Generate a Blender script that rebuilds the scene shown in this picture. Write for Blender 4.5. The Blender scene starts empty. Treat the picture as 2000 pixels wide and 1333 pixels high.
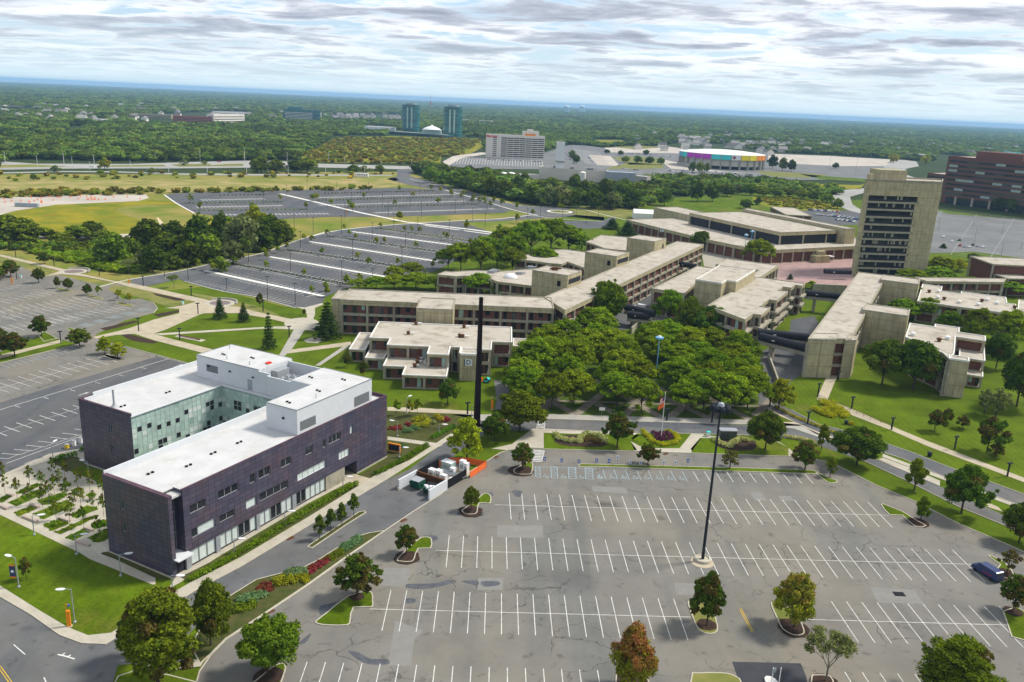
import bpy, bmesh, math, random
import numpy as np
from mathutils import Vector, Matrix
from mathutils.geometry import tessellate_polygon
random.seed(7); RNG = np.random.RandomState(7)
S = bpy.context.scene
R = math.radians
# ------------------------------------------------------------------ camera
CAM_H, FPX, PITCH, ROLL = 83.0, 1634.4, 15.95, 2.65
_p, _r = R(PITCH), R(ROLL)
FW = Vector((0, math.cos(_p), -math.sin(_p))); UP0 = Vector((1, 0, 0)).cross(FW)
RT = math.cos(_r)*Vector((1, 0, 0)) + math.sin(_r)*UP0
UPV = -math.sin(_r)*Vector((1, 0, 0)) + math.cos(_r)*UP0
cd = bpy.data.cameras.new('camera'); cam = bpy.data.objects.new('camera', cd); S.collection.objects.link(cam)
cam.matrix_world = Matrix(((RT.x, UPV.x, -FW.x, 0), (RT.y, UPV.y, -FW.y, 0), (RT.z, UPV.z, -FW.z, CAM_H), (0, 0, 0, 1)))
cd.sensor_width = 36; cd.lens = 36*FPX/2000; cd.clip_start = 1; cd.clip_end = 300000
S.camera = cam
S.render.resolution_x, S.render.resolution_y = 1024, 682
# ------------------------------------------------------------------ sky, sun, exposure
SUN_EL, SUN_AZ = 49.0, 70.0          # azimuth: clockwise from +Y (camera heading)
w = bpy.data.worlds.new('World'); S.world = w; w.use_nodes = True
nt = w.node_tree; nt.nodes.clear(); N = nt.nodes.new; L = nt.links.new
out = N('ShaderNodeOutputWorld'); bg = N('ShaderNodeBackground'); L(bg.outputs[0], out.inputs[0]); bg.inputs[1].default_value = 0.1
sky = N('ShaderNodeTexSky'); sky.sky_type = 'NISHITA'; sky.sun_disc = False
sky.sun_elevation = R(SUN_EL); sky.sun_rotation = R(SUN_AZ); sky.altitude = 80; sky.air_density = 1.0; sky.dust_density = 1.2
tc = N('ShaderNodeTexCoord'); sep = N('ShaderNodeSeparateXYZ'); L(tc.outputs['Generated'], sep.inputs[0])
def M_(op, a, b=None, c=None):
    n = N('ShaderNodeMath'); n.operation = op
    for i, v in enumerate((a, b, c)):
        if v is None: continue
        if isinstance(v, (int, float)): n.inputs[i].default_value = v
        else: L(v, n.inputs[i])
    return n.outputs[0]
zc = M_('ADD', M_('MAXIMUM', sep.outputs[2], 0.0), 0.07)
px_ = M_('DIVIDE', sep.outputs[0], zc); py_ = M_('DIVIDE', sep.outputs[1], zc)
cmb = N('ShaderNodeCombineXYZ'); L(px_, cmb.inputs[0]); L(py_, cmb.inputs[1])
def cloud_noise(scale, detail, rough, off, sy=1.0, dist=0.0):
    mp = N('ShaderNodeMapping'); L(cmb.outputs[0], mp.inputs[0]); mp.inputs['Location'].default_value = off
    mp.inputs['Scale'].default_value = (scale, scale*sy, scale)
    t = N('ShaderNodeTexNoise'); t.inputs['Scale'].default_value = 1; t.inputs['Detail'].default_value = detail
    t.inputs['Roughness'].default_value = rough; t.inputs['Distortion'].default_value = dist
    L(mp.outputs[0], t.inputs[0]); return t.outputs[0]
def ramp(fac, stops, interp='LINEAR'):
    r = N('ShaderNodeValToRGB'); r.color_ramp.interpolation = interp
    e = r.color_ramp.elements
    while len(e) < len(stops): e.new(0.5)
    for i, (p, c) in enumerate(stops):
        e[i].position = p; e[i].color = (*c, 1) if len(c) == 3 else c
    L(fac, r.inputs[0]); return r.outputs[0]
n1 = cloud_noise(1.35, 12, 0.60, (3.1, 1.7, 0), 1.15, 0.3)
n2 = cloud_noise(0.62, 4, 0.5, (9.3, 4.2, 0), 1.9, 0.2)
cover = ramp(n1, [(0.40, (0, 0, 0)), (0.50, (1, 1, 1))])
shade_in = M_('ADD', M_('MULTIPLY', n1, 0.65), M_('MULTIPLY', n2, 0.45))
cshade = ramp(shade_in, [(0.47, (9.0, 9.2, 9.5)), (0.545, (7.3, 7.6, 8.1)), (0.59, (4.7, 5.1, 5.9)), (0.67, (3.0, 3.4, 4.2))])
mixc = N('ShaderNodeMix'); mixc.data_type = 'RGBA'
skyt = N('ShaderNodeMix'); skyt.data_type = 'RGBA'; skyt.inputs[0].default_value = 0.55
L(sky.outputs[0], skyt.inputs[6]); skyt.inputs[7].default_value = (5.0, 7.0, 9.2, 1)
L(cover, mixc.inputs[0]); L(skyt.outputs[2], mixc.inputs[6]); L(cshade, mixc.inputs[7])
# clouds thin out into the pale air towards the horizon
hz = ramp(sep.outputs[2], [(0.0, (1, 1, 1)), (0.012, (0.8, 0.8, 0.8)), (0.04, (0.35, 0.35, 0.35)), (0.075, (0, 0, 0))])
mixh = N('ShaderNodeMix'); mixh.data_type = 'RGBA'; L(hz, mixh.inputs[0]); L(mixc.outputs[2], mixh.inputs[6])
mixh.inputs[7].default_value = (6.0, 7.3, 7.9, 1)
L(mixh.outputs[2], bg.inputs[0])
sd = bpy.data.lights.new('sun', 'SUN'); sd.energy = 3.6; sd.angle = R(10); sd.color = (1, 0.95, 0.86)
so = bpy.data.objects.new('sun', sd); S.collection.objects.link(so)
sdir = Vector((math.sin(R(SUN_AZ))*math.cos(R(SUN_EL)), math.cos(R(SUN_AZ))*math.cos(R(SUN_EL)), math.sin(R(SUN_EL))))
so.rotation_euler = sdir.to_track_quat('Z', 'Y').to_euler()
S.view_settings.view_transform = 'Standard'; S.view_settings.look = 'None'; S.view_settings.gamma = 1; S.view_settings.exposure = 0.38
S.view_settings.use_curve_mapping = False
S.cycles.max_bounces = 5; S.cycles.diffuse_bounces = 3; S.cycles.glossy_bounces = 2; S.cycles.transmission_bounces = 2
S.cycles.transparent_max_bounces = 6; S.cycles.volume_bounces = 0; S.cycles.caustics_reflective = False; S.cycles.caustics_refractive = False
S.cycles.use_denoising = True
# ------------------------------------------------------------------ helpers
def G(x, y, z=0.0):
    """world point where the photograph's pixel (x, y) meets height z"""
    d = FW + RT*((x-1000)/FPX) - UPV*((y-666.5)/FPX)
    t = (z-CAM_H)/d.z
    return Vector((d.x*t, d.y*t, z))
def proj(P):
    v = Vector(P)-Vector((0, 0, CAM_H)); k = v.dot(FW)
    return 1000+FPX*v.dot(RT)/k, 666.5-FPX*v.dot(UPV)/k
def height(bx, by, ty):
    b = G(bx, by); lo, hi = 0.0, 120.0
    for _ in range(30):
        m = (lo+hi)/2
        if proj(b+Vector((0, 0, m)))[1] > ty: lo = m
        else: hi = m
    return lo
def crop(ox, oy, s):
    return lambda pts: [(ox+a*s, oy+b*s) for a, b in pts]
MATS = {}
def mat(name, col, rough=0.85, var=0.0, vs=1.0, metal=0.0, bump=0.0, bs=5.0, col2=None, streak=None, spec=0.06, objvar=0.0, detail=6, extra=None):
    m = bpy.data.materials.new(name); m.use_nodes = True; t = m.node_tree; b = t.nodes['Principled BSDF']
    n_ = t.nodes.new; l_ = t.links.new
    b.inputs['Roughness'].default_value = rough; b.inputs['Metallic'].default_value = metal
    b.inputs['Specular IOR Level'].default_value = spec
    col = Vector(col); col2 = Vector(col2) if col2 else col*(1-var)
    tcn = n_('ShaderNodeTexCoord'); vec = tcn.outputs['Object']
    if streak:
        mp = n_('ShaderNodeMapping'); mp.inputs['Scale'].default_value = streak; l_(vec, mp.inputs[0]); vec = mp.outputs[0]
    if var or col2 != col:
        nz = n_('ShaderNodeTexNoise'); nz.inputs['Scale'].default_value = vs; nz.inputs['Detail'].default_value = detail; nz.inputs['Roughness'].default_value = 0.62
        l_(vec, nz.inputs[0])
        rp = n_('ShaderNodeValToRGB'); e = rp.color_ramp.elements
        e[0].position = 0.34; e[0].color = (*col2, 1); e[1].position = 0.66; e[1].color = (*(col*(1+var*0.4)), 1)
        l_(nz.outputs[0], rp.inputs[0]); csock = rp.outputs[0]
    else:
        rgb = n_('ShaderNodeRGB'); rgb.outputs[0].default_value = (*col, 1); csock = rgb.outputs[0]
    if extra: csock = extra(t, tcn, csock)
    if objvar:
        oi = n_('ShaderNodeObjectInfo'); hs = n_('ShaderNodeHueSaturation')
        mr = n_('ShaderNodeMapRange'); l_(oi.outputs['Random'], mr.inputs[0]); mr.inputs[3].default_value = 1-objvar; mr.inputs[4].default_value = 1+objvar
        l_(mr.outputs[0], hs.inputs['Value'])
        ml = n_('ShaderNodeMath'); ml.operation = 'MULTIPLY'; l_(oi.outputs['Random'], ml.inputs[0]); ml.inputs[1].default_value = 7.31
        fr = n_('ShaderNodeMath'); fr.operation = 'FRACT'; l_(ml.outputs[0], fr.inputs[0])
        mr2 = n_('ShaderNodeMapRange'); l_(fr.outputs[0], mr2.inputs[0]); mr2.inputs[3].default_value = 0.5-objvar*0.09; mr2.inputs[4].default_value = 0.5+objvar*0.07
        l_(mr2.outputs[0], hs.inputs['Hue']); l_(csock, hs.inputs['Color']); csock = hs.outputs[0]
    l_(csock, b.inputs['Base Color'])
    if bump:
        nb = n_('ShaderNodeTexNoise'); nb.inputs['Scale'].default_value = bs; nb.inputs['Detail'].default_value = 4; l_(tcn.outputs['Object'], nb.inputs[0])
        bp = n_('ShaderNodeBump'); bp.inputs['Strength'].default_value = bump; bp.inputs['Distance'].default_value = 0.1
        l_(nb.outputs[0], bp.inputs['Height']); l_(bp.outputs[0], b.inputs['Normal'])
    MATS[name] = m; return m
def mixin(t, a, b, fac, blend='MIX'):
    x = t.nodes.new('ShaderNodeMix'); x.data_type = 'RGBA'; x.blend_type = blend
    if isinstance(fac, (int, float)): x.inputs[0].default_value = fac
    else: t.links.new(fac, x.inputs[0])
    for i, v in ((6, a), (7, b)):
        if isinstance(v, tuple): x.inputs[i].default_value = (*v, 1)
        else: t.links.new(v, x.inputs[i])
    return x.outputs[2]
def nfac(t, tcn, scale, lo, hi, detail=5, rough=0.6, off=0.0, sc=None):
    vec = tcn.outputs['Object']
    mp = t.nodes.new('ShaderNodeMapping'); t.links.new(vec, mp.inputs[0]); mp.inputs['Location'].default_value = (off, off*1.3, 0)
    if sc: mp.inputs['Scale'].default_value = sc
    nz = t.nodes.new('ShaderNodeTexNoise'); nz.inputs['Scale'].default_value = scale; nz.inputs['Detail'].default_value = detail; nz.inputs['Roughness'].default_value = rough
    t.links.new(mp.outputs[0], nz.inputs[0])
    mr = t.nodes.new('ShaderNodeMapRange'); mr.inputs[1].default_value = lo; mr.inputs[2].default_value = hi; t.links.new(nz.outputs[0], mr.inputs[0])
    return mr.outputs[0]
def cracks(scale, width, fade_scale, dark, patch=None):
    def f(t, tcn, c):
        mp = t.nodes.new('ShaderNodeMapping'); t.links.new(tcn.outputs['Object'], mp.inputs[0])
        nz = t.nodes.new('ShaderNodeTexNoise'); nz.inputs['Scale'].default_value = 0.35; nz.inputs['Detail'].default_value = 5
        t.links.new(mp.outputs[0], nz.inputs[0])
        vm = t.nodes.new('ShaderNodeVectorMath'); vm.operation = 'MULTIPLY_ADD'
        t.links.new(nz.outputs['Color'], vm.inputs[0]); vm.inputs[1].default_value = (5, 5, 0); t.links.new(mp.outputs[0], vm.inputs[2])
        vo = t.nodes.new('ShaderNodeTexVoronoi'); vo.feature = 'DISTANCE_TO_EDGE'; vo.inputs['Scale'].default_value = scale
        t.links.new(vm.outputs[0], vo.inputs[0])
        mr = t.nodes.new('ShaderNodeMapRange'); mr.inputs[1].default_value = 0; mr.inputs[2].default_value = width; mr.inputs[3].default_value = 1; mr.inputs[4].default_value = 0
        t.links.new(vo.outputs[0], mr.inputs[0])
        fd = nfac(t, tcn, fade_scale, 0.45, 0.6, 3)
        ml = t.nodes.new('ShaderNodeMath'); ml.operation = 'MULTIPLY'; t.links.new(mr.outputs[0], ml.inputs[0]); t.links.new(fd, ml.inputs[1])
        c = mixin(t, c, mixin(t, c, (0.42, 0.42, 0.42), 1.0, 'MULTIPLY'), nfac(t, tcn, 0.06, 0.68, 0.76, 6, .7, 31))     # dark damp spots
        c = mixin(t, c, mixin(t, c, (0.68, 0.67, 0.66), 1.0, 'MULTIPLY'), nfac(t, tcn, .42, 0.61, 0.72, 3, .55, 61))
        c = mixin(t, c, mixin(t, c, (1.22, 1.14, 1.02), 1.0, 'MULTIPLY'), nfac(t, tcn, 0.025, 0.45, 0.7, 4, .55, 11))
        c = mixin(t, c, mixin(t, c, (0.84, 0.88, 0.92), 1.0, 'MULTIPLY'), nfac(t, tcn, 1.0, 0.5, 0.65, 4, .5, 3, (.16, .012, 1)))
        return mixin(t, c, dark, ml.outputs[0])
    return f
def grass_extra(dry, amt_lo, amt_hi, sc=0.03):
    def f(t, tcn, c):
        c = mixin(t, c, dry, nfac(t, tcn, sc, amt_lo, amt_hi, 6, 0.65, 5))
        c = mixin(t, c, mixin(t, c, (0.6, 0.66, 0.5), 1.0, 'MULTIPLY'), nfac(t, tcn, 1.7, 0.45, 0.75, 3, .6, 9))
        wv = t.nodes.new('ShaderNodeTexWave'); wv.inputs['Scale'].default_value = .16; wv.inputs['Distortion'].default_value = 1.2; wv.inputs['Detail Scale'].default_value = .3; t.links.new(tcn.outputs['Object'], wv.inputs[0])
        ml = t.nodes.new('ShaderNodeMath'); ml.operation = 'MULTIPLY'; t.links.new(wv.outputs[1], ml.inputs[0]); t.links.new(nfac(t, tcn, .02, .42, .6, 3, .5, 21), ml.inputs[1])
        return mixin(t, c, mixin(t, c, (1.22, 1.12, 1.1), 1.0, 'MULTIPLY'), ml.outputs[0])
    return f
def panel_extra(gx, gz, mortar, dk, lt, off=0.0, msz=0.02, bias=0.0):
    def f(t, tcn, c):
        sp = t.nodes.new('ShaderNodeSeparateXYZ'); t.links.new(tcn.outputs['Object'], sp.inputs[0])
        ad = t.nodes.new('ShaderNodeMath'); ad.operation = 'ADD'; t.links.new(sp.outputs[0], ad.inputs[0]); t.links.new(sp.outputs[1], ad.inputs[1])
        cb = t.nodes.new('ShaderNodeCombineXYZ'); t.links.new(ad.outputs[0], cb.inputs[0]); t.links.new(sp.outputs[2], cb.inputs[1])
        br = t.nodes.new('ShaderNodeTexBrick'); br.offset = off; br.inputs['Scale'].default_value = 1; br.inputs['Mortar Size'].default_value = msz
        br.inputs['Brick Width'].default_value = gx; br.inputs['Row Height'].default_value = gz; br.inputs['Mortar Smooth'].default_value = 0; br.inputs['Bias'].default_value = bias
        t.links.new(cb.outputs[0], br.inputs[0])
        br.inputs['Color1'].default_value = (*dk, 1); br.inputs['Color2'].default_value = (*lt, 1); br.inputs['Mortar'].default_value = (*mortar, 1)
        return mixin(t, c, br.outputs[0], 1.0, 'MULTIPLY')
    return f
def seq(*fs):
    def f(t, tcn, c):
        for g in fs: c = g(t, tcn, c)
        return c
    return f
def stain(amt=0.74, sc=(1.2, 1.2, 0.2)):
    def f(t, tcn, c):
        c = mixin(t, c, mixin(t, c, (amt, amt*0.97, amt*0.88), 1.0, 'MULTIPLY'), nfac(t, tcn, 0.8, 0.5, 0.72, 5, .6, 2, sc))
        return c
    return f
# --- meshes
class MB:
    def __init__(s): s.v = []; s.f = []; s.m = []
    def add(s, vs, fs, mi=0):
        o = len(s.v); s.v += [tuple(v) for v in vs]; s.f += [tuple(o+i for i in f) for f in fs]; s.m += [mi]*len(fs)
    def box(s, x0, x1, y0, y1, z0, z1, mi=0):
        s.add([(x0, y0, z0), (x1, y0, z0), (x1, y1, z0), (x0, y1, z0), (x0, y0, z1), (x1, y0, z1), (x1, y1, z1), (x0, y1, z1)],
              [(0, 3, 2, 1), (4, 5, 6, 7), (0, 1, 5, 4), (1, 2, 6, 5), (2, 3, 7, 6), (3, 0, 4, 7)], mi); return s
    def prism(s, P, z0, z1, mi=0, top=None):
        n = len(P); a = sum(P[i][0]*P[(i+1) % n][1]-P[(i+1) % n][0]*P[i][1] for i in range(n))
        if a < 0: P = P[::-1]
        s.add([(p[0], p[1], z0) for p in P]+[(p[0], p[1], z1) for p in P],
              [tuple(range(n))[::-1]]+[(i, (i+1) % n, n+(i+1) % n, n+i) for i in range(n)], mi)
        s.add([(p[0], p[1], z1) for p in P], [tuple(range(n))], mi if top is None else top); return s
    def sheet(s, P, z, mi=0):
        n = len(P); a = sum(P[i][0]*P[(i+1) % n][1]-P[(i+1) % n][0]*P[i][1] for i in range(n))
        if a < 0: P = P[::-1]
        s.add([(p[0], p[1], z) for p in P], [tuple(range(n))], mi); return s
    def ring(s, P, Q, z0, z1, mi=0):
        n = len(P); vs = [(*p[:2], z0) for p in P]+[(*p[:2], z1) for p in P]+[(*p[:2], z0) for p in Q]+[(*p[:2], z1) for p in Q]; fs = []
        for i in range(n):
            j = (i+1) % n
            fs += [(i, j, n+j, n+i), (n+i, n+j, 3*n+j, 3*n+i), (3*n+i, 3*n+j, 2*n+j, 2*n+i)]
        s.add(vs, fs, mi); return s
    def tube(s, p, q, r0, r1=None, n=8, mi=0, cap=True):
        p, q = Vector(p), Vector(q); r1 = r0 if r1 is None else r1
        d = (q-p).normalized(); a = d.orthogonal().normalized(); b = d.cross(a)
        vs = [p+(a*math.cos(2*math.pi*i/n)+b*math.sin(2*math.pi*i/n))*r0 for i in range(n)]+[q+(a*math.cos(2*math.pi*i/n)+b*math.sin(2*math.pi*i/n))*r1 for i in range(n)]
        fs = [(i, (i+1) % n, n+(i+1) % n, n+i) for i in range(n)]
        if cap: fs += [tuple(range(n))[::-1], tuple(range(n, 2*n))]
        s.add(vs, fs, mi); return s
    def lathe(s, prof, n=16, c=(0, 0), mi=0):
        vs = [(c[0]+r*math.cos(2*math.pi*i/n), c[1]+r*math.sin(2*math.pi*i/n), z) for r, z in prof for i in range(n)]
        fs = [(k*n+i, k*n+(i+1) % n, (k+1)*n+(i+1) % n, (k+1)*n+i) for k in range(len(prof)-1) for i in range(n)]
        fs += [tuple(range(n))[::-1], tuple(range((len(prof)-1)*n, len(prof)*n))]
        s.add(vs, fs, mi); return s
    def strip(s, pts, w0, w1, z, mi=0, z0=None):
        """band along a world polyline between offsets w0 and w1 (left positive)"""
        P = [Vector((p[0], p[1])) for p in pts]; A = []; B = []
        for i, p in enumerate(P):
            d = (P[min(i+1, len(P)-1)]-P[max(i-1, 0)]).normalized(); nn = Vector((-d.y, d.x)); A.append(p+nn*w0); B.append(p+nn*w1)
        n = len(P)
        if z0 is None: s.add([(*a, z) for a in A]+[(*b, z) for b in B], [(i, i+1, n+i+1, n+i) for i in range(n-1)], mi)
        else:
            vs = [(*a, z) for a in A]+[(*b, z) for b in B]+[(*a, z0) for a in A]+[(*b, z0) for b in B]; fs = []
            for i in range(n-1): fs += [(i, i+1, n+i+1, n+i), (i, 2*n+i, 2*n+i+1, i+1), (n+i, n+i+1, 3*n+i+1, 3*n+i)]
            fs += [(0, n, 3*n, 2*n), (n-1, 3*n-1, 4*n-1, 2*n-1)]
            s.add(vs, fs, mi)
        return s
    def mesh(s, name, mats):
        me = bpy.data.meshes.new(name); me.from_pydata(s.v, [], s.f)
        for m in (mats if isinstance(mats, (list, tuple)) else [mats]): me.materials.append(MATS[m] if isinstance(m, str) else m)
        me.polygons.foreach_set('material_index', s.m); me.update()
        return me
    def build(s, name, mats, parent=None, **kw):
        o = bpy.data.objects.new(name, s.mesh(name, mats)); S.collection.objects.link(o)
        if parent: o.parent = parent
        for k, v in kw.items(): o[k] = v
        return o
    def split(s, name, m, parent):
        """every box or disc added so far (8 corners each) becomes a part of its own"""
        for i in range(0, len(s.v), 8):
            b = MB(); b.v = s.v[i:i+8]; b.f = [tuple(j-i for j in f) for f in s.f if i <= f[0] < i+8]; b.m = [0]*len(b.f); b.build(name, m, parent)
def tag(o, label, cat, group=None):
    o['label'] = label; o['category'] = cat
    if group: o['group'] = group
    return o
def thing(name, label, cat, loc=(0, 0, 0), rz=0.0, group=None):
    o = bpy.data.objects.new(name, None); S.collection.objects.link(o); o.location = loc; o.rotation_euler = (0, 0, rz)
    o.empty_display_size = 1
    return tag(o, label, cat, group)
def dup(o, parent=None, loc=None, rz=None, label=None, group=None, scale=None):
    c = o.copy(); S.collection.objects.link(c)
    if parent: c.parent = parent
    for ch in o.children: dup(ch, c)
    if loc is not None: c.location = loc
    if rz is not None: c.rotation_euler = (0, 0, rz)
    if scale is not None: c.scale = scale
    if label: c['label'] = label
    if group: c['group'] = group
    return c
ORD = ['first', 'second', 'third', 'fourth', 'fifth', 'sixth', 'seventh', 'eighth', 'ninth', 'tenth', 'eleventh', 'twelfth', 'thirteenth', 'fourteenth', 'fifteenth', 'sixteenth', 'seventeenth', 'eighteenth', 'nineteenth', 'twentieth']
ORD += ['twenty-'+o for o in ORD[:9]]+['thirtieth']+['thirty-'+o for o in ORD[:9]]+['fortieth']+['forty-'+o for o in ORD[:9]]+['fiftieth']+['fifty-'+o for o in ORD[:9]]+['sixtieth']
# --- planar helpers
def offset(P, d):
    """inset (d > 0) a counter-clockwise polygon"""
    n = len(P); O = []
    for i in range(n):
        a, b, c = Vector(P[i-1][:2]), Vector(P[i][:2]), Vector(P[(i+1) % n][:2])
        u = (b-a).normalized(); v = (c-b).normalized(); nu = Vector((-u.y, u.x)); nv = Vector((-v.y, v.x))
        k = 1+nu.dot(nv); O.append(b+(nu+nv)*(d/max(k, 0.25)))
    return O
def ccw(P):
    n = len(P); a = sum(P[i][0]*P[(i+1) % n][1]-P[(i+1) % n][0]*P[i][1] for i in range(n))
    return P if a > 0 else P[::-1]
def smooth(P, k=4, closed=True):
    n = len(P); O = []
    rng = range(n) if closed else range(n-1)
    for i in rng:
        g = (lambda j: P[j % n]) if closed else (lambda j: P[min(max(j, 0), n-1)])
        p0, p1, p2, p3 = [Vector(g(i+j)[:2]) for j in (-1, 0, 1, 2)]
        for q in range(k):
            t = q/k; O.append(0.5*((2*p1)+(p2-p0)*t+(2*p0-5*p1+4*p2-p3)*t*t+(3*p1-p0-3*p2+p3)*t**3))
    if not closed: O.append(Vector(P[-1][:2]))
    return O
def snap(P, ang=None):
    """straighten a nearly rectangular outline onto its own two axes; returns (local polygon, centre, angle)"""
    P = ccw([Vector(p[:2]) for p in P]); n = len(P)
    if ang is None:
        sx = sy = 0
        for i in range(n):
            d = P[(i+1) % n]-P[i]; a = math.atan2(d.y, d.x); sx += d.length**2*math.cos(4*a); sy += d.length**2*math.sin(4*a)
        ang = math.atan2(sy, sx)/4
    c = sum(P, Vector((0, 0)))/n; ca, sa = math.cos(ang), math.sin(ang)
    Q = [[(p-c).x*ca+(p-c).y*sa, -(p-c).x*sa+(p-c).y*ca] for p in P]
    for i in range(n):
        j = (i+1) % n; dx, dy = Q[j][0]-Q[i][0], Q[j][1]-Q[i][1]
        if abs(dy) < abs(dx)*0.6: m = (Q[i][1]+Q[j][1])/2; Q[i][1] = Q[j][1] = m
        elif abs(dx) < abs(dy)*0.6: m = (Q[i][0]+Q[j][0])/2; Q[i][0] = Q[j][0] = m
    return [Vector(q) for q in Q], Vector((c.x, c.y, 0)), ang
# ------------------------------------------------------------------ materials
mat('asphalt_worn', (0.180, 0.170, 0.150), 0.9, 0.16, 0.09, bump=0.2, bs=3, extra=cracks(0.13, 0.016, 0.05, (0.06, 0.057, 0.053)))
mat('asphalt_dark', (0.105, 0.107, 0.112), 0.9, 0.14, 0.07, extra=cracks(0.05, 0.004, 0.04, (0.08, 0.08, 0.08)))
mat('asphalt_road', (0.125, 0.127, 0.13), 0.9, 0.2, 0.12, extra=cracks(0.05, 0.004, 0.04, (0.08, 0.08, 0.08)))
mat('asphalt_patch', (0.215, 0.207, 0.188), 0.9, 0.1, 0.6)
mat('asphalt_black', (0.055, 0.055, 0.062), 0.85, 0.15, 0.5)
mat('asphalt_sealed', (0.10, 0.105, 0.115), 0.75, 0.3, 0.8)
mat('highway', (0.33, 0.32, 0.295), 0.9, 0.15, 0.02)
mat('asphalt_far', (0.17, 0.17, 0.167), 0.9, 0.22, 0.03)
mat('walk', (0.44, 0.40, 0.32), 0.9, 0.14, 0.3, extra=panel_extra(1.5, 1.5, (.8, .8, .8), (.94, .94, .94), (1, 1, 1), msz=.03))
mat('walk_warm', (0.42, 0.36, 0.26), 0.9, 0.16, 0.3)
mat('walk_grey', (0.36, 0.34, 0.30), 0.9, 0.14, 0.4)
mat('walk_dim', (0.25, 0.22, 0.17), 0.9, 0.3, 0.4)
mat('kerb_stone', (0.46, 0.42, 0.33), 0.85, 0.15, 1.5)
mat('concrete_far', (0.46, 0.41, 0.35), 0.9, 0.2, 0.03)
mat('paver_pink', (0.36, 0.24, 0.22), 0.9, 0.2, 0.2)
mat('paver_dark', (0.20, 0.16, 0.15), 0.9, 0.2, 0.5)
GR = (0.088, 0.135, 0.005)
mat('lawn', GR, 0.95, 0.30, 0.10, bump=0.4, bs=6, extra=grass_extra((0.17, 0.135, 0.04), 0.60, 0.78))
mat('lawn_lush', (0.088, 0.140, 0.004), 0.95, 0.35, 0.14, bump=0.4, bs=6, extra=grass_extra((0.17, 0.16, 0.03), 0.53, 0.74, .035))
mat('lawn_dry', (0.20, 0.18, 0.06), 0.95, 0.3, 0.12, bump=0.3, bs=5, col2=(0.11, 0.14, 0.025))
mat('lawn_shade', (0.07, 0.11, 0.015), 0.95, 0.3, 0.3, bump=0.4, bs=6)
mat('meadow', (0.27, 0.21, 0.06), 0.95, 0.1, 0.03, col2=(0.11, 0.16, 0.015), detail=12, bump=0.6, bs=1)
mat('meadow_gold', (0.27, 0.22, 0.012), 0.95, 0.15, 0.045, col2=(0.10, 0.15, 0.010), detail=13, bump=1.0, bs=.8, extra=grass_extra((0.26, 0.12, 0.02), 0.56, 0.75, .06))
mat('meadow_tan', (0.36, 0.27, 0.12), 0.95, 0.1, 0.05, col2=(0.16, 0.18, 0.03), detail=13, bump=.6, bs=1, extra=lambda t, tc_, c: mixin(t, c, (0.13, 0.17, 0.02), nfac(t, tc_, .03, 0.52, 0.68, 9, .7, 9, (.35, 1, 1))))
mat('reed', (0.11, 0.14, 0.012), 0.95, 0.3, 0.15, bump=1.0, bs=2)
mat('forest_floor', (0.035, 0.055, 0.014), 0.95, 0.35, 0.01, detail=9)
mat('mulch', (0.055, 0.035, 0.026), 0.95, 0.4, 2.0)
mat('bed_soil', (0.085, 0.075, 0.028), 0.95, 0.2, 0.7, col2=(0.045, 0.065, 0.014), bump=1.0, bs=4)
mat('sand', (0.55, 0.46, 0.30), 0.95, 0.2, 0.2)
mat('paint_white', (0.62, 0.61, 0.57), 0.8, 0.28, 0.9)
mat('paint_faded', (0.33, 0.33, 0.32), 0.9, 0.2, 1)
mat('paint_blue', (0.33, 0.43, 0.47), 0.8, 0.3, 1.5)
mat('paint_yellow', (0.62, 0.40, 0.04), 0.8, 0.2, 1.5)
mat('concrete', (0.46, 0.400, 0.255), 0.9, 0.18, 0.35, extra=seq(panel_extra(2.4, 3.9, (.55, .55, .52), (.92, .92, .92), (1.04, 1.04, 1.0), msz=.07), stain()))
mat('concrete_trim', (0.37, 0.34, 0.26), 0.9, 0.2, 0.5, extra=stain(0.6))
mat('roof_gravel', (0.43, 0.385, 0.32), 0.95, 0.14, 0.12, detail=9, extra=seq(stain(0.62, (.3, .3, 1)), lambda t, tc_, c: mixin(t, c, (0.15, 0.12, 0.10), nfac(t, tc_, .5, 0.64, 0.80, 7, .75, 17))))
mat('coping_white', (0.70, 0.68, 0.62), 0.8, 0.15, 1)
mat('brick', (0.17, 0.078, 0.060), 0.9, 0.25, 1.2, extra=panel_extra(.6, .25, (.7, .7, .7), (.9, .9, .9), (1.05, 1.05, 1.05)))
mat('glass_dark', (0.02, 0.022, 0.028), 0.12, spec=0.6)
mat('glass_tint', (0.05, 0.07, 0.065), 0.1, spec=0.8)
mat('dark_panel', (0.035, 0.035, 0.042), 0.6, 0.3, 2)
mat('bronze_glass', (0.028, 0.022, 0.032), 0.22, 0.2, .5, spec=0.6)
mat('purple_panel', (0.080, 0.059, 0.076), 0.36, 0.30, 0.14, col2=(0.060, 0.065, 0.106), spec=0.5, extra=panel_extra(1.45, .95, (.45, .28, .28), (.76, .78, .84), (1.22, 1.16, 1.12), .0, .045))
mat('purple_edge', (0.10, 0.055, 0.075), 0.5, 0.3, 0.5)
mat('white_roof', (0.525, 0.52, 0.51), 0.7, 0.10, 0.25, extra=seq(panel_extra(60, 3.05, (.70, .68, .64), (.97, .97, .97), (1, 1, 1), msz=.09), lambda t, tc_, c: mixin(t, c, mixin(t, c, (.86, .80, .70), 1.0, 'MULTIPLY'), nfac(t, tc_, .22, 0.55, 0.75, 6, .7, 7))))
mat('white_panel', (0.60, 0.615, 0.63), 0.45, 0.04, 0.3, extra=panel_extra(3.0, 0.75, (.84, .84, .86), (.98, .98, .98), (1, 1, 1), msz=.02))
mat('louvre', (0.22, 0.235, 0.245), 0.6, extra=panel_extra(50, .18, (.45, .45, .45), (1, 1, 1), (1, 1, 1), msz=.05))
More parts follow.
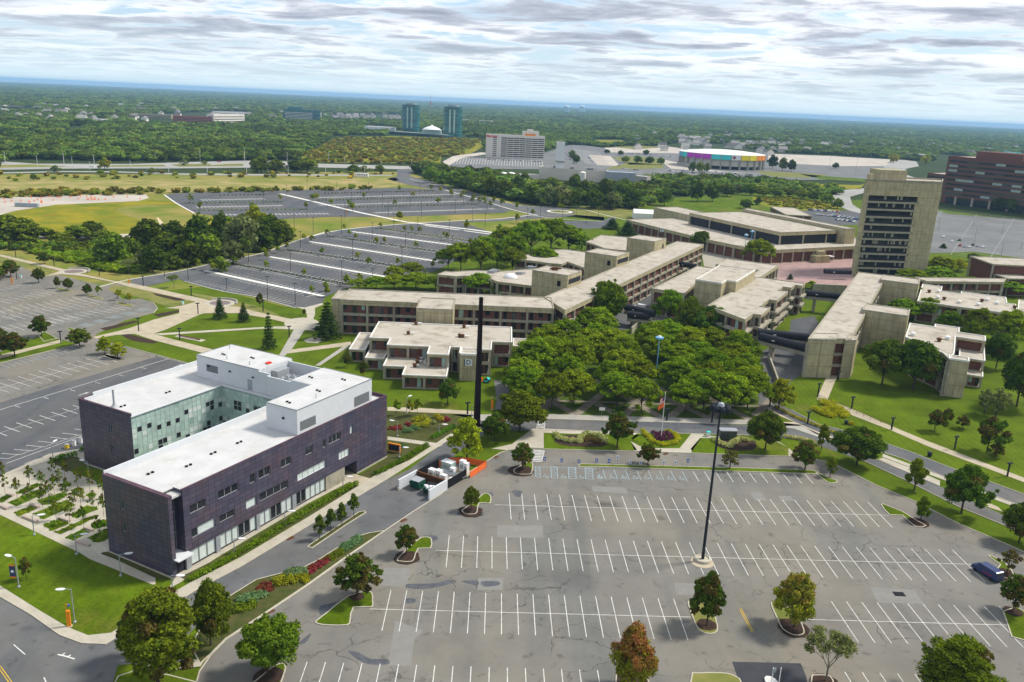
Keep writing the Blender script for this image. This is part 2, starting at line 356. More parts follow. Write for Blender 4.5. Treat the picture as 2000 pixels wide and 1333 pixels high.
mat('frame_grey', (0.30, 0.31, 0.31), 0.5)
mat('frame_green', (0.46, 0.54, 0.50), 0.5)
mat('bed_green', (0.10, 0.14, 0.010), 0.95, 0.3, 1.2, bump=1.0, bs=5)
mat('frame_white', (0.65, 0.66, 0.66), 0.5)
mat('pane_white', (0.60, 0.66, 0.63), 0.35, 0.12, 1.2, spec=.5)
mat('pane_green', (0.42, 0.55, 0.50), 0.25, 0.25, .5, spec=.5)
mat('pane_green2', (0.32, 0.45, 0.41), 0.25, 0.25, .5, spec=.5)
mat('steel_grey', (0.34, 0.36, 0.38), 0.5, 0.1, 1, metal=0.2)
mat('steel_dark', (0.030, 0.035, 0.042), 0.5, 0.2, 1)
mat('pylon', (0.022, 0.014, 0.016), 0.6, 0.4, 1.5)
mat('orange', (0.75, 0.25, 0.02), 0.6)
mat('orange_mesh', (0.80, 0.16, 0.04), 0.7)
mat('red', (0.60, 0.04, 0.03), 0.6); mat('blue', (0.03, 0.10, 0.42), 0.5); mat('navy', (0.012, 0.03, 0.11), 0.3, spec=.6)
mat('white', (0.75, 0.75, 0.74), 0.5); mat('black', (0.015, 0.015, 0.017), 0.5); mat('yellow', (0.75, 0.50, 0.02), 0.6)
mat('teal', (0.06, 0.55, 0.55), 0.5); mat('magenta', (0.42, 0.04, 0.45), 0.5); mat('banner_yellow', (.85, .70, .02), .5); mat('tank_blue', (0.45, 0.66, 0.72), 0.5); mat('lamp_blue', (0.16, 0.36, 0.55), 0.5)
mat('dumpster', (0.02, 0.085, 0.055), 0.6, 0.3, 1); mat('wood_brown', (0.11, 0.05, 0.025), 0.8, 0.2, 1)
mat('bench_stone', (0.42, 0.34, 0.28), 0.85, 0.1, 2)
mat('bark', (0.075, 0.06, 0.045), 0.9, 0.3, 2); mat('bark_pale', (0.20, 0.17, 0.13), 0.9, 0.3, 2)
mat('water', (0.75, 0.78, 0.78), 0.25, 0.1, .0005, spec=.5)
mat('far_land', (0.05, 0.09, 0.07), 0.9, 0.2, .0005)
mat('tower_glass', (0.03, 0.16, 0.165), 0.15, 0.3, .08, spec=.8, extra=panel_extra(60, 3.6, (.4, .4, .4), (.7, .7, .7), (1.6, 1.5, 1.4), msz=.5))
mat('hotel_white', (0.68, 0.62, 0.55), 0.85, 0.06, .05)
mat('metal_wall', (0.33, 0.37, 0.40), 0.6, 0.1, .1, extra=panel_extra(1.2, 60, (.7, .7, .7), (1, 1, 1), (1, 1, 1), msz=.12))
mat('plant_wall', (0.56, 0.52, 0.45), 0.85, 0.08, .05)
mat('brick_red', (0.34, 0.12, 0.09), 0.9); mat('house_roof', (0.20, 0.19, 0.18), 0.9, objvar=.6); mat('house_wall', (0.66, 0.62, 0.55), 0.9, objvar=.25)
# ------------------------------------------------------------------ foliage
def leafmat(name, c1, c2, c3=None, top=None, objvar=0.12, trans=0.25, hv=1.0):
    m = bpy.data.materials.new(name); m.use_nodes = True; t = m.node_tree; t.nodes.clear(); n_ = t.nodes.new; l_ = t.links.new
    o = n_('ShaderNodeOutputMaterial'); g = n_('ShaderNodeNewGeometry'); tcn = n_('ShaderNodeTexCoord')
    rp = n_('ShaderNodeValToRGB'); e = rp.color_ramp.elements; e[0].color = (*c1, 1); e[1].color = (*c2, 1)
    if c3: x = e.new(0.5); x.color = (*c3, 1)
    nz = n_('ShaderNodeTexNoise'); nz.inputs['Scale'].default_value = 0.55; nz.inputs['Detail'].default_value = 3; l_(tcn.outputs['Object'], nz.inputs[0])
    a = n_('ShaderNodeMath'); a.operation = 'MULTIPLY_ADD'; l_(g.outputs['Random Per Island'], a.inputs[0]); a.inputs[1].default_value = 0.55; 
    b = n_('ShaderNodeMath'); b.operation = 'MULTIPLY_ADD'; l_(nz.outputs[0], b.inputs[0]); b.inputs[1].default_value = 1.5; b.inputs[2].default_value = -0.52
    l_(b.outputs[0], a.inputs[2]); l_(a.outputs[0], rp.inputs[0]); c = rp.outputs[0]
    oi = n_('ShaderNodeObjectInfo'); hs = n_('ShaderNodeHueSaturation'); mr = n_('ShaderNodeMapRange'); l_(oi.outputs['Random'], mr.inputs[0])
    mr.inputs[3].default_value = 1-objvar*1.4; mr.inputs[4].default_value = 1+objvar*1.4; l_(mr.outputs[0], hs.inputs['Value'])
    ml = n_('ShaderNodeMath'); ml.operation = 'MULTIPLY'; l_(oi.outputs['Random'], ml.inputs[0]); ml.inputs[1].default_value = 7.31
    fr = n_('ShaderNodeMath'); fr.operation = 'FRACT'; l_(ml.outputs[0], fr.inputs[0])
    mr2 = n_('ShaderNodeMapRange'); l_(fr.outputs[0], mr2.inputs[0]); mr2.inputs[3].default_value = 0.5-objvar*.20*hv; mr2.inputs[4].default_value = 0.5+objvar*.12*hv
    l_(mr2.outputs[0], hs.inputs['Hue']); l_(c, hs.inputs['Color'])
    if name in ('leaf_far', 'leaf_wood'):   # stands of different kinds of trees
        n2 = n_('ShaderNodeTexNoise'); n2.inputs['Scale'].default_value = .0045; n2.inputs['Detail'].default_value = 5; l_(oi.outputs['Location'], n2.inputs[0])
        m3 = n_('ShaderNodeMapRange'); l_(n2.outputs[0], m3.inputs[0]); m3.inputs[1].default_value = .35; m3.inputs[2].default_value = .65; m3.inputs[3].default_value = .62; m3.inputs[4].default_value = 1.5
        m4 = n_('ShaderNodeMath'); m4.operation = 'MULTIPLY'; l_(mr.outputs[0], m4.inputs[0]); l_(m3.outputs[0], m4.inputs[1]); l_(m4.outputs[0], hs.inputs['Value'])
    d = n_('ShaderNodeBsdfDiffuse'); tr = n_('ShaderNodeBsdfTranslucent'); mx = n_('ShaderNodeMixShader'); mx.inputs[0].default_value = trans
    l_(hs.outputs[0], d.inputs[0]); l_(hs.outputs[0], tr.inputs[0]); l_(d.outputs[0], mx.inputs[1]); l_(tr.outputs[0], mx.inputs[2]); l_(mx.outputs[0], o.inputs[0])
    MATS[name] = m
leafmat('leaf_dark', (0.039, 0.073, 0.010), (0.130, 0.206, 0.016))
leafmat('leaf_maple', (0.058, 0.106, 0.010), (0.195, 0.256, 0.013))
leafmat('leaf_bronze', (0.058, 0.073, 0.014), (0.195, 0.194, 0.024), (0.124, 0.094, 0.024))
leafmat('leaf_locust', (0.070, 0.135, 0.008), (0.270, 0.370, 0.014), (0.15, 0.235, 0.011), objvar=.2, hv=.6)
leafmat('leaf_lime', (0.156, 0.213, 0.010), (0.390, 0.425, 0.016))
leafmat('leaf_yellow', (0.260, 0.250, 0.012), (0.572, 0.475, 0.024), (0.364, 0.350, 0.016))
leafmat('leaf_autumn', (0.14, 0.17, 0.02), (0.34, 0.16, 0.05), (0.24, 0.23, 0.025))
leafmat('leaf_red', (0.15, 0.15, 0.02), (0.36, 0.09, 0.06), (0.28, 0.16, 0.03))
leafmat('leaf_autumn_low', (0.10, 0.15, 0.012), (0.34, 0.29, 0.02), (0.22, 0.23, 0.015))
leafmat('leaf_spruce', (0.026, 0.056, 0.016), (0.091, 0.144, 0.028))
leafmat('leaf_grey', (0.111, 0.144, 0.044), (0.260, 0.300, 0.096))
leafmat('leaf_wood', (0.035, 0.075, 0.012), (0.175, 0.235, 0.018), objvar=0.34, hv=.35)
leafmat('leaf_far', (0.028, 0.066, 0.016), (0.180, 0.255, 0.028), objvar=0.42, hv=.35)
leafmat('leaf_hedge', (0.065, 0.138, 0.008), (0.156, 0.288, 0.010))
leafmat('leaf_cream', (0.30, 0.33, 0.08), (0.55, 0.55, 0.22))
leafmat('leaf_chart', (0.26, 0.27, 0.01), (0.50, 0.46, 0.02))
leafmat('leaf_plum', (0.07, 0.02, 0.035), (0.19, 0.06, 0.10))
leafmat('leaf_bluish', (0.09, 0.17, 0.06), (0.20, 0.30, 0.12))
leafmat('leaf_gold', (0.17, 0.18, 0.012), (0.34, 0.29, 0.02), objvar=.2)
leafmat('flower_red', (0.16, 0.05, 0.02), (0.42, 0.04, 0.07), (0.22, 0.05, 0.03))
leafmat('leaf_shrub_far', (0.117, 0.163, 0.016), (0.338, 0.300, 0.024), objvar=.3)
def cloud(mb_list, c, r, n, size, squash=1.0, mi=0, shell=0.55, up=0.25, rough=0.75):
    """leaf-sized quads scattered in a blob; accumulates numpy arrays"""
    d = RNG.normal(size=(n, 3)); d /= np.linalg.norm(d, axis=1)[:, None]
    low = d[:, 2] < -0.2; flip = low & (RNG.rand(n) < 0.55); d[flip, 2] *= -1
    rad = r*(shell+(1-shell)*RNG.rand(n)**0.6)*(1+0.12*RNG.normal(size=n))
    p = d*rad[:, None]; p[:, 2] *= squash; p += np.array(c)
    nrm = d*0.9+RNG.normal(size=(n, 3))*rough; nrm[:, 2] += up; nrm /= np.linalg.norm(nrm, axis=1)[:, None]
    t = np.cross(nrm, RNG.normal(size=(n, 3))); t /= np.linalg.norm(t, axis=1)[:, None]; b = np.cross(nrm, t)
    s = size*(0.6+0.8*RNG.rand(n))[:, None]
    q = np.stack([p-t*s*.5-b*s*.32, p+t*s*.5-b*s*.32, p+t*s*.35+b*s*.38, p-t*s*.4+b*s*.3], 1)
    mb_list.append((q.reshape(-1, 3), np.full(n, mi)))
def cloud_mesh(name, lst, mats):
    V = np.concatenate([a for a, _ in lst]); mi = np.concatenate([b for _, b in lst]); n = len(mi)
    me = bpy.data.meshes.new(name); me.vertices.add(n*4); me.vertices.foreach_set('co', V.astype(np.float32).ravel())
    me.loops.add(n*4); me.loops.foreach_set('vertex_index', np.arange(n*4)); me.polygons.add(n)
    me.polygons.foreach_set('loop_start', np.arange(n)*4); me.polygons.foreach_set('material_index', mi)
    for m in mats: me.materials.append(MATS[m])
    me.update(calc_edges=True); return me
def limb_mesh(name, h, r, limbs, th, m='bark'):
    b = MB(); b.tube((0, 0, -0.1), (0.05*h*.1, 0, th), r, r*.72, 8)
    b.tube((0.005*h, 0, th), (random.uniform(-.3, .3), random.uniform(-.3, .3), h*.82), r*.72, r*.12, 6)
    for (x, y, z) in limbs:
        mid = Vector((x*.45, y*.45, th+(z-th)*.55)); b.tube((0.005*h, 0, th*random.uniform(.85, 1.15)), mid, r*.45, r*.3, 6, cap=False)
        b.tube(mid, (x, y, z), r*.3, r*.08, 5)
        b.tube(mid, (x*.6+random.uniform(-.6, .6), y*.6+random.uniform(-.6, .6), z+.3), r*.2, r*.05, 4)
    return b.mesh(name, m)
PROTO = {}
def proto(kind, h, w, trunk_me, crown_me): PROTO.setdefault(kind, []).append((h, w, trunk_me, crown_me))
def broad(kind, h, w, mats, n=7500, ls=.36, blobs=26, th=.22, squash=.8, flat=1.0, variants=3, gap=.8, bark='bark', tr=.022, second=0.0):
    if n > 4000: n, ls = int(n*1.3), ls*.86
    for v in range(variants):
        L_ = []; limbs = []; ch = h*(1-th); c0 = h*th
        p1, p2 = random.uniform(0, 6), random.uniform(0, 6)
        for i in range(blobs):
            a = i*2.399+v; u = (i+.5)/blobs; zc = c0+ch*(.14+.74*u); rr = math.sin(math.pi*min(1, .22+.72*u)**flat)*w*.5*(1+.17*math.sin(a+p1)+.12*math.sin(2*a+p2+3*u))
            if random.random() < .10: continue
            q = random.uniform(.45, .84)*rr if i < blobs-2 else 0.2*rr
            br = w*random.uniform(.10, .18)*gap
            c = (q*math.cos(a), q*math.sin(a), zc+random.uniform(-.05, .05)*h); 
            mi = (1 if u > -second else 0) if second < 0 else 1 if (second and random.random() < second) else 0
            cloud(L_, c, br, int(n/blobs*random.uniform(.75, 1.25)), ls, squash, mi)
            if i % 3 == 0: limbs.append(c)
            if n > 2000 and i % 2: k_ = random.uniform(1.08, 1.25); cloud(L_, (c[0]*k_, c[1]*k_, zc+random.uniform(-.02, .12)*h), br*.42, int(n/blobs*.22), ls*.85, 1, mi, .3)
        cloud(L_, (0, 0, c0+ch*.5), w*.27, n//9, ls*1.2, 1.0, 0, .2)
        proto(kind, h, w, limb_mesh(kind+'_trunk', h, h*tr, limbs, h*th*1.25, bark), cloud_mesh(kind+'_crown', L_, mats))
broad('maple', 9, 9, ['leaf_maple', 'leaf_bronze'], 9500, .40, 52, second=.06)
broad('maple_dark', 10, 10, ['leaf_dark', 'leaf_bronze'], 9500, .42, 46, second=.12, th=.2)
broad('oak', 8, 7.5, ['leaf_dark', 'leaf_bronze'], 5400, .38, 34, second=.45, gap=.72, th=.2)
broad('pear', 7, 4.6, ['leaf_maple'], 4200, .34, 18, squash=1.2, th=.14, variants=2, flat=.8)
broad('autumn', 9, 8, ['leaf_autumn_low', 'leaf_autumn'], 6500, .34, 52, gap=.8, th=.14, variants=1, second=-.55)
broad('autumn_red', 9, 8, ['leaf_autumn_low', 'leaf_red'], 6500, .34, 52, gap=.8, th=.12, variants=1, second=-.5)
broad('bigtree', 17, 13, ['leaf_maple', 'leaf_bronze'], 15000, .42, 78, th=.16, variants=2, gap=.7, second=.08, tr=.02)
broad('ygreen', 10, 8, ['leaf_lime'], 5600, .36, 40, gap=.72, th=.12, variants=2, flat=.7)
broad('crab', 5.5, 6, ['leaf_bronze', 'leaf_dark'], 2800, .32, 16, gap=.75, th=.2, variants=2, second=.5)
broad('willow', 8, 7, ['leaf_grey'], 2200, .30, 20, gap=.8, th=.15, variants=2)
broad('sparse', 6.5, 6, ['leaf_bronze'], 1500, .32, 16, gap=.7, th=.25, variants=2)
broad('young', 4.4, 2.4, ['leaf_lime', 'leaf_locust'], 520, .36, 9, th=.32, variants=3, bark='bark_pale', second=.35, tr=.012, gap=1)
broad('young_dark', 5.2, 3.0, ['leaf_maple', 'leaf_bronze'], 330, .28, 11, th=.3, variants=3, bark='bark_pale', second=.35, tr=.012, gap=.9)
broad('columnar', 5.2, 2.0, ['leaf_dark'], 1000, .30, 10, th=.26, variants=2, squash=1.5, tr=.014, gap=1.4)
broad('wood', 11, 11, ['leaf_wood', 'leaf_locust'], 2300, .80, 32, th=.10, variants=5, gap=.95, second=.12)
broad('wood_grey', 11, 12, ['leaf_grey', 'leaf_wood'], 2600, .70, 22, th=.10, variants=2, gap=.95, second=.2)
broad('wood_yellow', 9, 9, ['leaf_yellow', 'leaf_lime'], 2000, .70, 18, th=.10, variants=2, gap=.95, second=.4)
broad('shrub', 2.4, 3.4, ['leaf_wood'], 420, .42, 8, th=.02, variants=3, gap=1.2)
broad('shrub_grey', 3, 4, ['leaf_grey'], 420, .5, 8, th=.02, variants=2, gap=1.2)
# honey locust: many ragged fans of fine leaves
for v in range(5):
    L_ = []; limbs = []; h, w = 10.0, 11.0; nb = 62
    for i in range(nb):
        a = i*2.399+v*.7; u = (i+.5)/nb; q = w*.5*math.sqrt(u)*random.uniform(.8, 1.1); z = h*(.94-.40*(q/(w*.5))**2.2)+random.uniform(-1.3, .35)
        c = (q*math.cos(a), q*math.sin(a), z); cloud(L_, c, w*random.uniform(.065, .125), 150, .38, .62, 1 if random.random() < .3 else 0, .45, .8)
        if i % 5 == 0: limbs.append(c)
    for i in range(16):
        a = i*2.399; q = w*.42*math.sqrt((i+.5)/16); cloud(L_, (q*math.cos(a), q*math.sin(a), h*.6+random.uniform(-1.2, 1.2)), w*.09, 70, .40, .6, 1, .4, .5)
    proto('locust', h, w, limb_mesh('locust_trunk', h, .2, limbs, h*.3), cloud_mesh('locust_crown', L_, ['leaf_locust', 'leaf_maple']))
# spruce: drooping whorls
for v in range(2):
    L_ = []; h, w = 9.0, 5.6
    for k in range(11):
        u = k/11; z = h*(.1+.86*u); rr = w*.5*(1-u)**.85*random.uniform(.75, 1.12); nb = 9-int(4*u)
        for j in range(nb):
            a = j*2*math.pi/nb+k*1.1+random.uniform(-.25, .25)
            for q in (.35, .65, .92): cloud(L_, (rr*q*math.cos(a), rr*q*math.sin(a), z-.35*q*rr*.4), .32+.16*rr*.3, 22, .27, .45, 0, .2, .5)
    b = MB(); b.tube((0, 0, -.1), (0, 0, h*.97), .16, .02, 7)
    proto('spruce', h, w, b.mesh('spruce_trunk', 'bark'), cloud_mesh('spruce_crown', L_, ['leaf_spruce']))
# bare, thin crown
for v in range(1):
    L_ = []; b = MB(); h, w = 8.5, 8.5; b.tube((0, 0, -.1), (0, 0, 2.4), .17, .13, 8)
    def branch(p, d, ln, r, dep):
        q = p+d*ln; b.tube(p, q, r, r*.62, 5 if dep < 2 else 3, cap=False)
        if dep > 2: cloud(L_, q, .5, 7, .24, .8, 0, .2); 
        if dep >= 5: return
        for _ in range(3 if dep < 3 else 2):
            e = (d+Vector((random.uniform(-.6, .6), random.uniform(-.6, .6), random.uniform(-.15, .4)))).normalized(); branch(q, e, ln*random.uniform(.66, .86), r*.6, dep+1)
    for j in range(4): branch(Vector((0, 0, 2.2)), Vector((math.cos(j*1.6)*.55, math.sin(j*1.6)*.55, 1)).normalized(), 1.7, .09, 0)
    proto('bare', h, w, b.mesh('bare_trunk', 'bark_pale'), cloud_mesh('bare_crown', L_, ['leaf_grey', 'leaf_bronze']))
SIZEWORD = lambda h: 'small' if h < 5 else 'middle-sized' if h < 9 else 'tall'
TREES = []
def tree(P, h, w, kind, label, group=None, name='tree', cat='tree', z=0.0):
    i = random.randrange(len(PROTO[kind])); ph, pw, tm, cm = PROTO[kind][i]
    t = thing(name, label, cat, (P[0], P[1], z), random.uniform(0, 6.28), group); t.scale = (w/pw, w/pw, h/ph)
    for nme, me in (('trunk', tm), ('crown', cm)):
        if me is None: continue
        o = bpy.data.objects.new(nme, me); S.collection.objects.link(o); o.parent = t
    TREES.append(t); return t
def ptree(bx, by, ty, wpx, kind, label, group=None, name='tree', cat='tree'):
    P = G(bx, by); h = height(bx, by, ty)
    dist = (P-Vector((0, 0, CAM_H))).dot(FW); return tree(P, max(h, .6), wpx*dist/FPX, kind, label, group, name, cat)
def in_poly(p, poly):
    c = False; n = len(poly); j = n-1
    for i in range(n):
        if (poly[i][1] > p[1]) != (poly[j][1] > p[1]) and p[0] < (poly[j][0]-poly[i][0])*(p[1]-poly[i][1])/(poly[j][1]-poly[i][1])+poly[i][0]: c = not c
        j = i
    return c
def bushes(mb, pts, r, n, size, mi=0, squash=.8):
    for p in pts: cloud(mb, (p[0], p[1], (p[2] if len(p) > 2 else 0)+r*squash*.6), r*random.uniform(.85, 1.15), n, size, squash, mi, .5)
def bush_obj(name, pts, r, n, size, m, label, cat='shrub', group=None, squash=.8):
    c = pts[0]; L_ = []; bushes(L_, [(p[0]-c[0], p[1]-c[1]) for p in pts], r, n, size, 0, squash)
    o = bpy.data.objects.new(name, cloud_mesh(name, L_, [m])); S.collection.objects.link(o); o.location = (c[0], c[1], 0); return tag(o, label, cat, group)
def line_pts(a, b, step, jit=.0):
    d = (b-a); n = max(1, int(d.length/step)); return [a+d*(i/n)+Vector((random.uniform(-jit, jit), random.uniform(-jit, jit), 0)) for i in range(n+1)]
# ------------------------------------------------------------------ ground, roads, lots
def ground(name, pts, m, z, k=0, px=True):
    P = [G(*p) for p in pts] if px else pts
    if k: P = smooth(P, k)
    b = MB(); b.sheet([(p[0], p[1]) for p in P], z); return b.build(name, m, kind='structure')
b = MB(); n_ = 64
b.sheet([(21000*math.cos(2*math.pi*i/n_), 14500*math.sin(2*math.pi*i/n_)) for i in range(n_)], -0.30); b.build('ground', 'forest_floor', kind='structure')
b = MB(); b.ring([(45000*math.cos(2*math.pi*i/n_), 45000*math.sin(2*math.pi*i/n_)) for i in range(n_)], [(20500*math.cos(2*math.pi*i/n_), 20500*math.sin(2*math.pi*i/n_)) for i in range(n_)], -3, -0.9); b.build('water', 'water', kind='structure')
for r0, r1, nm in ((28000, 34000, 'barrier_island'), (23000, 23900, 'marsh_island')):
    b = MB(); P = []; Q = []
    for i in range(121):
        a = R(40+100*i/120); P.append(((r1+600*math.sin(i*.7))*math.cos(a), (r1+600*math.sin(i*.7))*math.sin(a))); Q.append(((r0+700*math.sin(i*.9+1))*math.cos(a), (r0+700*math.sin(i*.9+1))*math.sin(a)))
    b.sheet(P+Q[::-1], 2.0); b.build('island', 'far_land', kind='structure')
# campus lawn and the open land behind
ground('lawn', [(-500, 640), (-60, 560), (60, 535), (260, 575), (400, 560), (560, 600), (700, 545), (850, 530), (975, 465), (1100, 425), (1230, 400), (1700, 390), (2600, 520), (3000, 1900), (-900, 1900)], 'lawn', 0.0)
ground('meadow', [(-700, 420), (0, 340), (330, 340), (560, 336), (790, 336), (1000, 395), (1180, 420), (1240, 455), (975, 470), (700, 552), (595, 610), (400, 570), (240, 590), (0, 520), (-700, 640)], 'meadow', -0.12)
ground('tan_meadow', [(-700, 390), (0, 350), (180, 352), (420, 350), (690, 350), (790, 352), (800, 360), (740, 368), (560, 372), (300, 376), (-700, 440)], 'meadow_tan', -0.09, 0)
ground('meadow', [(-500, 470), (0, 418), (60, 402), (200, 392), (330, 392), (420, 408), (470, 430), (330, 462), (260, 470), (110, 462), (0, 470), (-500, 520)], 'meadow_gold', -0.08, 3)
ground('dirt', [(225, 412), (262, 402), (330, 402), (400, 418), (410, 430), (330, 452), (280, 432)], 'meadow', -0.05, 3)
ground('dirt', [(306, 425), (314, 430), (330, 452), (322, 462), (315, 445)], 'sand', -0.04, 2)
ground('dirt', [(35, 450), (75, 447), (80, 452), (45, 456)], 'sand', -0.04, 2)
ground('concrete_lot', [(-400, 402), (0, 386), (140, 382), (285, 380), (291, 387), (270, 393), (110, 400), (30, 412), (0, 420), (-400, 470)], 'concrete_far', -0.04)
ground('gravel_track', [(-300, 475), (0, 457), (60, 462), (290, 456), (300, 462), (60, 467), (0, 463), (-300, 483)], 'concrete_far', -0.04)
ground('reeds', [(-200, 480), (0, 470), (100, 480), (260, 490), (330, 505), (270, 535), (200, 528), (30, 485), (-200, 500)], 'reed', -0.05, 2)
ground('marsh', [(570, 316), (600, 300), (662, 270), (760, 266), (945, 272), (952, 282), (920, 300), (862, 306), (860, 319), (700, 318)], 'meadow_gold', -0.15)
ground('verge', [(0, 498), (40, 500), (130, 545), (180, 550), (245, 545), (255, 552), (190, 562), (100, 545), (0, 512)], 'lawn_dry', 0.01, 2)
ground('verge', [(262, 552), (345, 536), (430, 516), (500, 500), (560, 480), (575, 470), (560, 462), (480, 478), (400, 500), (300, 528)], 'lawn_dry', -0.03)
ground('verge', [(560, 440), (650, 425), (757, 428), (905, 420), (1000, 416), (1042, 416), (905, 433), (775, 437), (650, 450), (575, 462)], 'meadow', -0.01)
ground('verge', [(1090, 418), (1240, 428), (1300, 425), (1290, 395), (1180, 400), (1120, 405)], 'lawn_dry', 0.01)
ground('tree_lawn', [(1238, 395), (1300, 388), (1450, 378), (1560, 372), (1640, 385), (1600, 425), (1470, 415), (1260, 412)], 'lawn_lush', 0.015)
ground('meadow', [(1470, 384), (1550, 388), (1625, 400), (1640, 412), (1560, 412), (1490, 402)], 'meadow_gold', 0.03, 2)
# highway
hw = crop(0, 120, .25)
ground('highway', hw([(-600, 800), (0, 848), (620, 838), (1290, 838), (1900, 832), (2400, 828), (3200, 845), (3330, 838), (3500, 822), (3340, 824), (2500, 800), (2150, 778), (1900, 776), (1000, 803), (270, 800), (0, 780), (-600, 770)]), 'highway', -0.02)
ground('median', hw([(-600, 795), (0, 812), (250, 806), (560, 822), (200, 828), (0, 832), (-600, 822)]), 'meadow', -0.01)
ground('median', hw([(870, 812), (1280, 808), (1300, 822), (860, 825)]), 'lawn_dry', -0.01)
ground('median', hw([(1330, 806), (1640, 800), (1650, 812), (1780, 802), (1900, 800), (1900, 818), (1400, 824)]), 'lawn_dry', -0.01)
ground('service_road', hw([(0, 868), (500, 858), (900, 860), (1400, 875), (1800, 880), (2700, 885), (3060, 888), (3060, 896), (1800, 892), (1400, 886), (900, 868), (500, 866), (0, 878)]), 'highway', -0.02)
ground('construction_dirt', [(672, 352), (700, 346), (760, 346), (778, 352), (740, 362), (690, 358)], 'meadow_tan', 0.0, 2)
ground('junction', [(775, 332), (800, 330), (808, 337), (800, 344), (830, 352), (900, 370), (930, 380), (990, 397), (1040, 404), (1075, 404), (1120, 406), (1180, 420), (1180, 432), (1120, 424), (1085, 425), (1050, 427), (970, 433), (900, 434), (775, 440), (700, 449), (640, 459), (612, 464), (575, 476), (512, 499), (437, 521), (350, 545), (300, 557), (200, 572), (190, 562), (250, 547), (350, 530), (437, 510), (512, 495), (575, 472), (612, 461), (670, 449), (775, 439), (900, 432), (980, 427), (1035, 419), (1000, 411), (940, 396), (860, 373), (800, 362), (755, 350), (776, 345)], 'asphalt_road', 0.0)
def lot(name, pts, m, z, k=0): return ground(name, pts, m, z, k)
lot('parking_lot', [(321, 381), (345, 378), (500, 374), (787, 367), (870, 372), (1000, 410), (985, 416), (880, 420), (757, 424), (640, 424), (500, 430), (380, 417), (345, 398)], 'asphalt_dark', 0.01)
NL = [(350, 545), (437, 521), (512, 499), (575, 476), (612, 464), (640, 459), (700, 449), (775, 440), (900, 434), (975, 459), (985, 475), (905, 500), (850, 530), (772, 545), (700, 556), (655, 572), (635, 580), (630, 592), (600, 602), (577, 602), (497, 580), (437, 570), (360, 550)]
lot('parking_lot', NL, 'asphalt_dark', 0.012)
lot('asphalt_drive', [(1085, 437), (1100, 432), (1176, 433), (1190, 425), (1205, 425), (1190, 445), (1140, 448), (1120, 452)], 'asphalt_dark', 0.02)
WL = [(-500, 600), (0, 540), (35, 518), (60, 530), (88, 541), (117, 538), (200, 559), (255, 552), (262, 560), (225, 572), (240, 585), (272, 584), (300, 592), (308, 603), (300, 612), (245, 626), (190, 652), (183, 660), (244, 677), (366, 710), (420, 730), (430, 800), (300, 850), (170, 880), (0, 932), (-500, 1090)]
lot('parking_lot', WL, 'asphalt_worn', 0.02)
lot('parking_lot', [(-500, 930), (0, 787), (150, 742), (306, 697), (366, 712), (420, 730), (430, 800), (300, 850), (170, 880), (0, 932), (-500, 1090)], 'asphalt_dark', 0.024)
ML = [(977, 885), (992, 881), (1040, 875), (1062, 878), (1240, 882), (1355, 886), (1500, 891), (1547, 892), (1610, 901), (1637, 911), (1712, 949), (1787, 980), (1875, 1025), (1962, 1062), (2000, 1079), (2300, 1230), (2500, 1900), (100, 1900), (330, 1500), (370, 1390), (384, 1333), (390, 1312), (412, 1280), (442, 1250), (500, 1212), (527, 1194), (600, 1145), (675, 1091), (754, 1036), (807, 1000), (860, 967), (890, 940), (912, 926)]
lot('parking_lot', ML, 'asphalt_worn', 0.02)
DR = [(870, 862), (900, 848), (940, 828), (975, 838), (930, 856), (885, 892), (925, 905), (890, 942), (860, 966), (807, 999), (754, 1034), (690, 1051), (620, 1095), (592, 1109), (500, 1133), (447, 1164), (400, 1205), (372, 1236), (325, 1290), (230, 1300), (221, 1333), (150, 1500), (-600, 1900), (-900, 1120), (-200, 1085), (0, 1166), (62, 1202), (117, 1241), (160, 1257), (207, 1259), (250, 1232), (300, 1205), (385, 1152), (471, 1107), (600, 1029), (750, 940), (800, 917)]
lot('road', DR, 'asphalt_road', 0.02)
ground('road_patch', [(0, 1166), (62, 1202), (117, 1241), (105, 1260), (0, 1285), (-300, 1360), (-300, 1040)], 'asphalt_road', 0.024)
ground('road', [(925, 822), (1040, 819), (1065, 819), (1200, 824), (1500, 832), (1530, 835), (1560, 838), (1592, 850), (1625, 868), (1590, 868), (1550, 858), (1500, 851), (1242, 844), (1065, 841), (1000, 842), (945, 838)], 'asphalt_road', 0.02)
ground('road', [(1700, 893), (1712, 899), (1765, 920), (1835, 950), (1950, 1002), (2000, 1022), (2400, 1190), (2400, 1240), (2000, 1043), (1950, 1022), (1875, 992), (1765, 937), (1685, 900), (1590, 868), (1625, 866)], 'asphalt_road', 0.022)
ground('road', [(1485, 772), (1545, 801), (1600, 830), (1650, 842), (1695, 855), (1780, 884), (1850, 912), (2000, 966), (2400, 1110), (2400, 1145), (2000, 991), (1850, 935), (1765, 897), (1725, 885), (1650, 868), (1590, 843), (1530, 815), (1480, 790)], 'asphalt_road', 0.023)
ground('road', [(1480, 690), (1510, 676), (1580, 685), (1567, 730), (1545, 745), (1530, 790), (1490, 790), (1470, 760)], 'asphalt_dark', 0.02)
ground('service_yard', [(1545, 625), (1590, 617), (1605, 640), (1585, 690), (1540, 670)], 'asphalt_dark', 0.02)
ground('service_yard', [(1180, 560), (1290, 560), (1300, 630), (1260, 640), (1210, 645)], 'asphalt_dark', 0.02)
ground('path_tarmac', [(965, 743), (990, 743), (1000, 790), (1005, 812), (965, 812), (970, 780)], 'asphalt_road', 0.02)
ground('plaza', [(1508, 512), (1550, 506), (1668, 505), (1668, 560), (1640, 560), (1600, 555), (1560, 555), (1500, 545), (1480, 530)], 'paver_pink', 0.02)
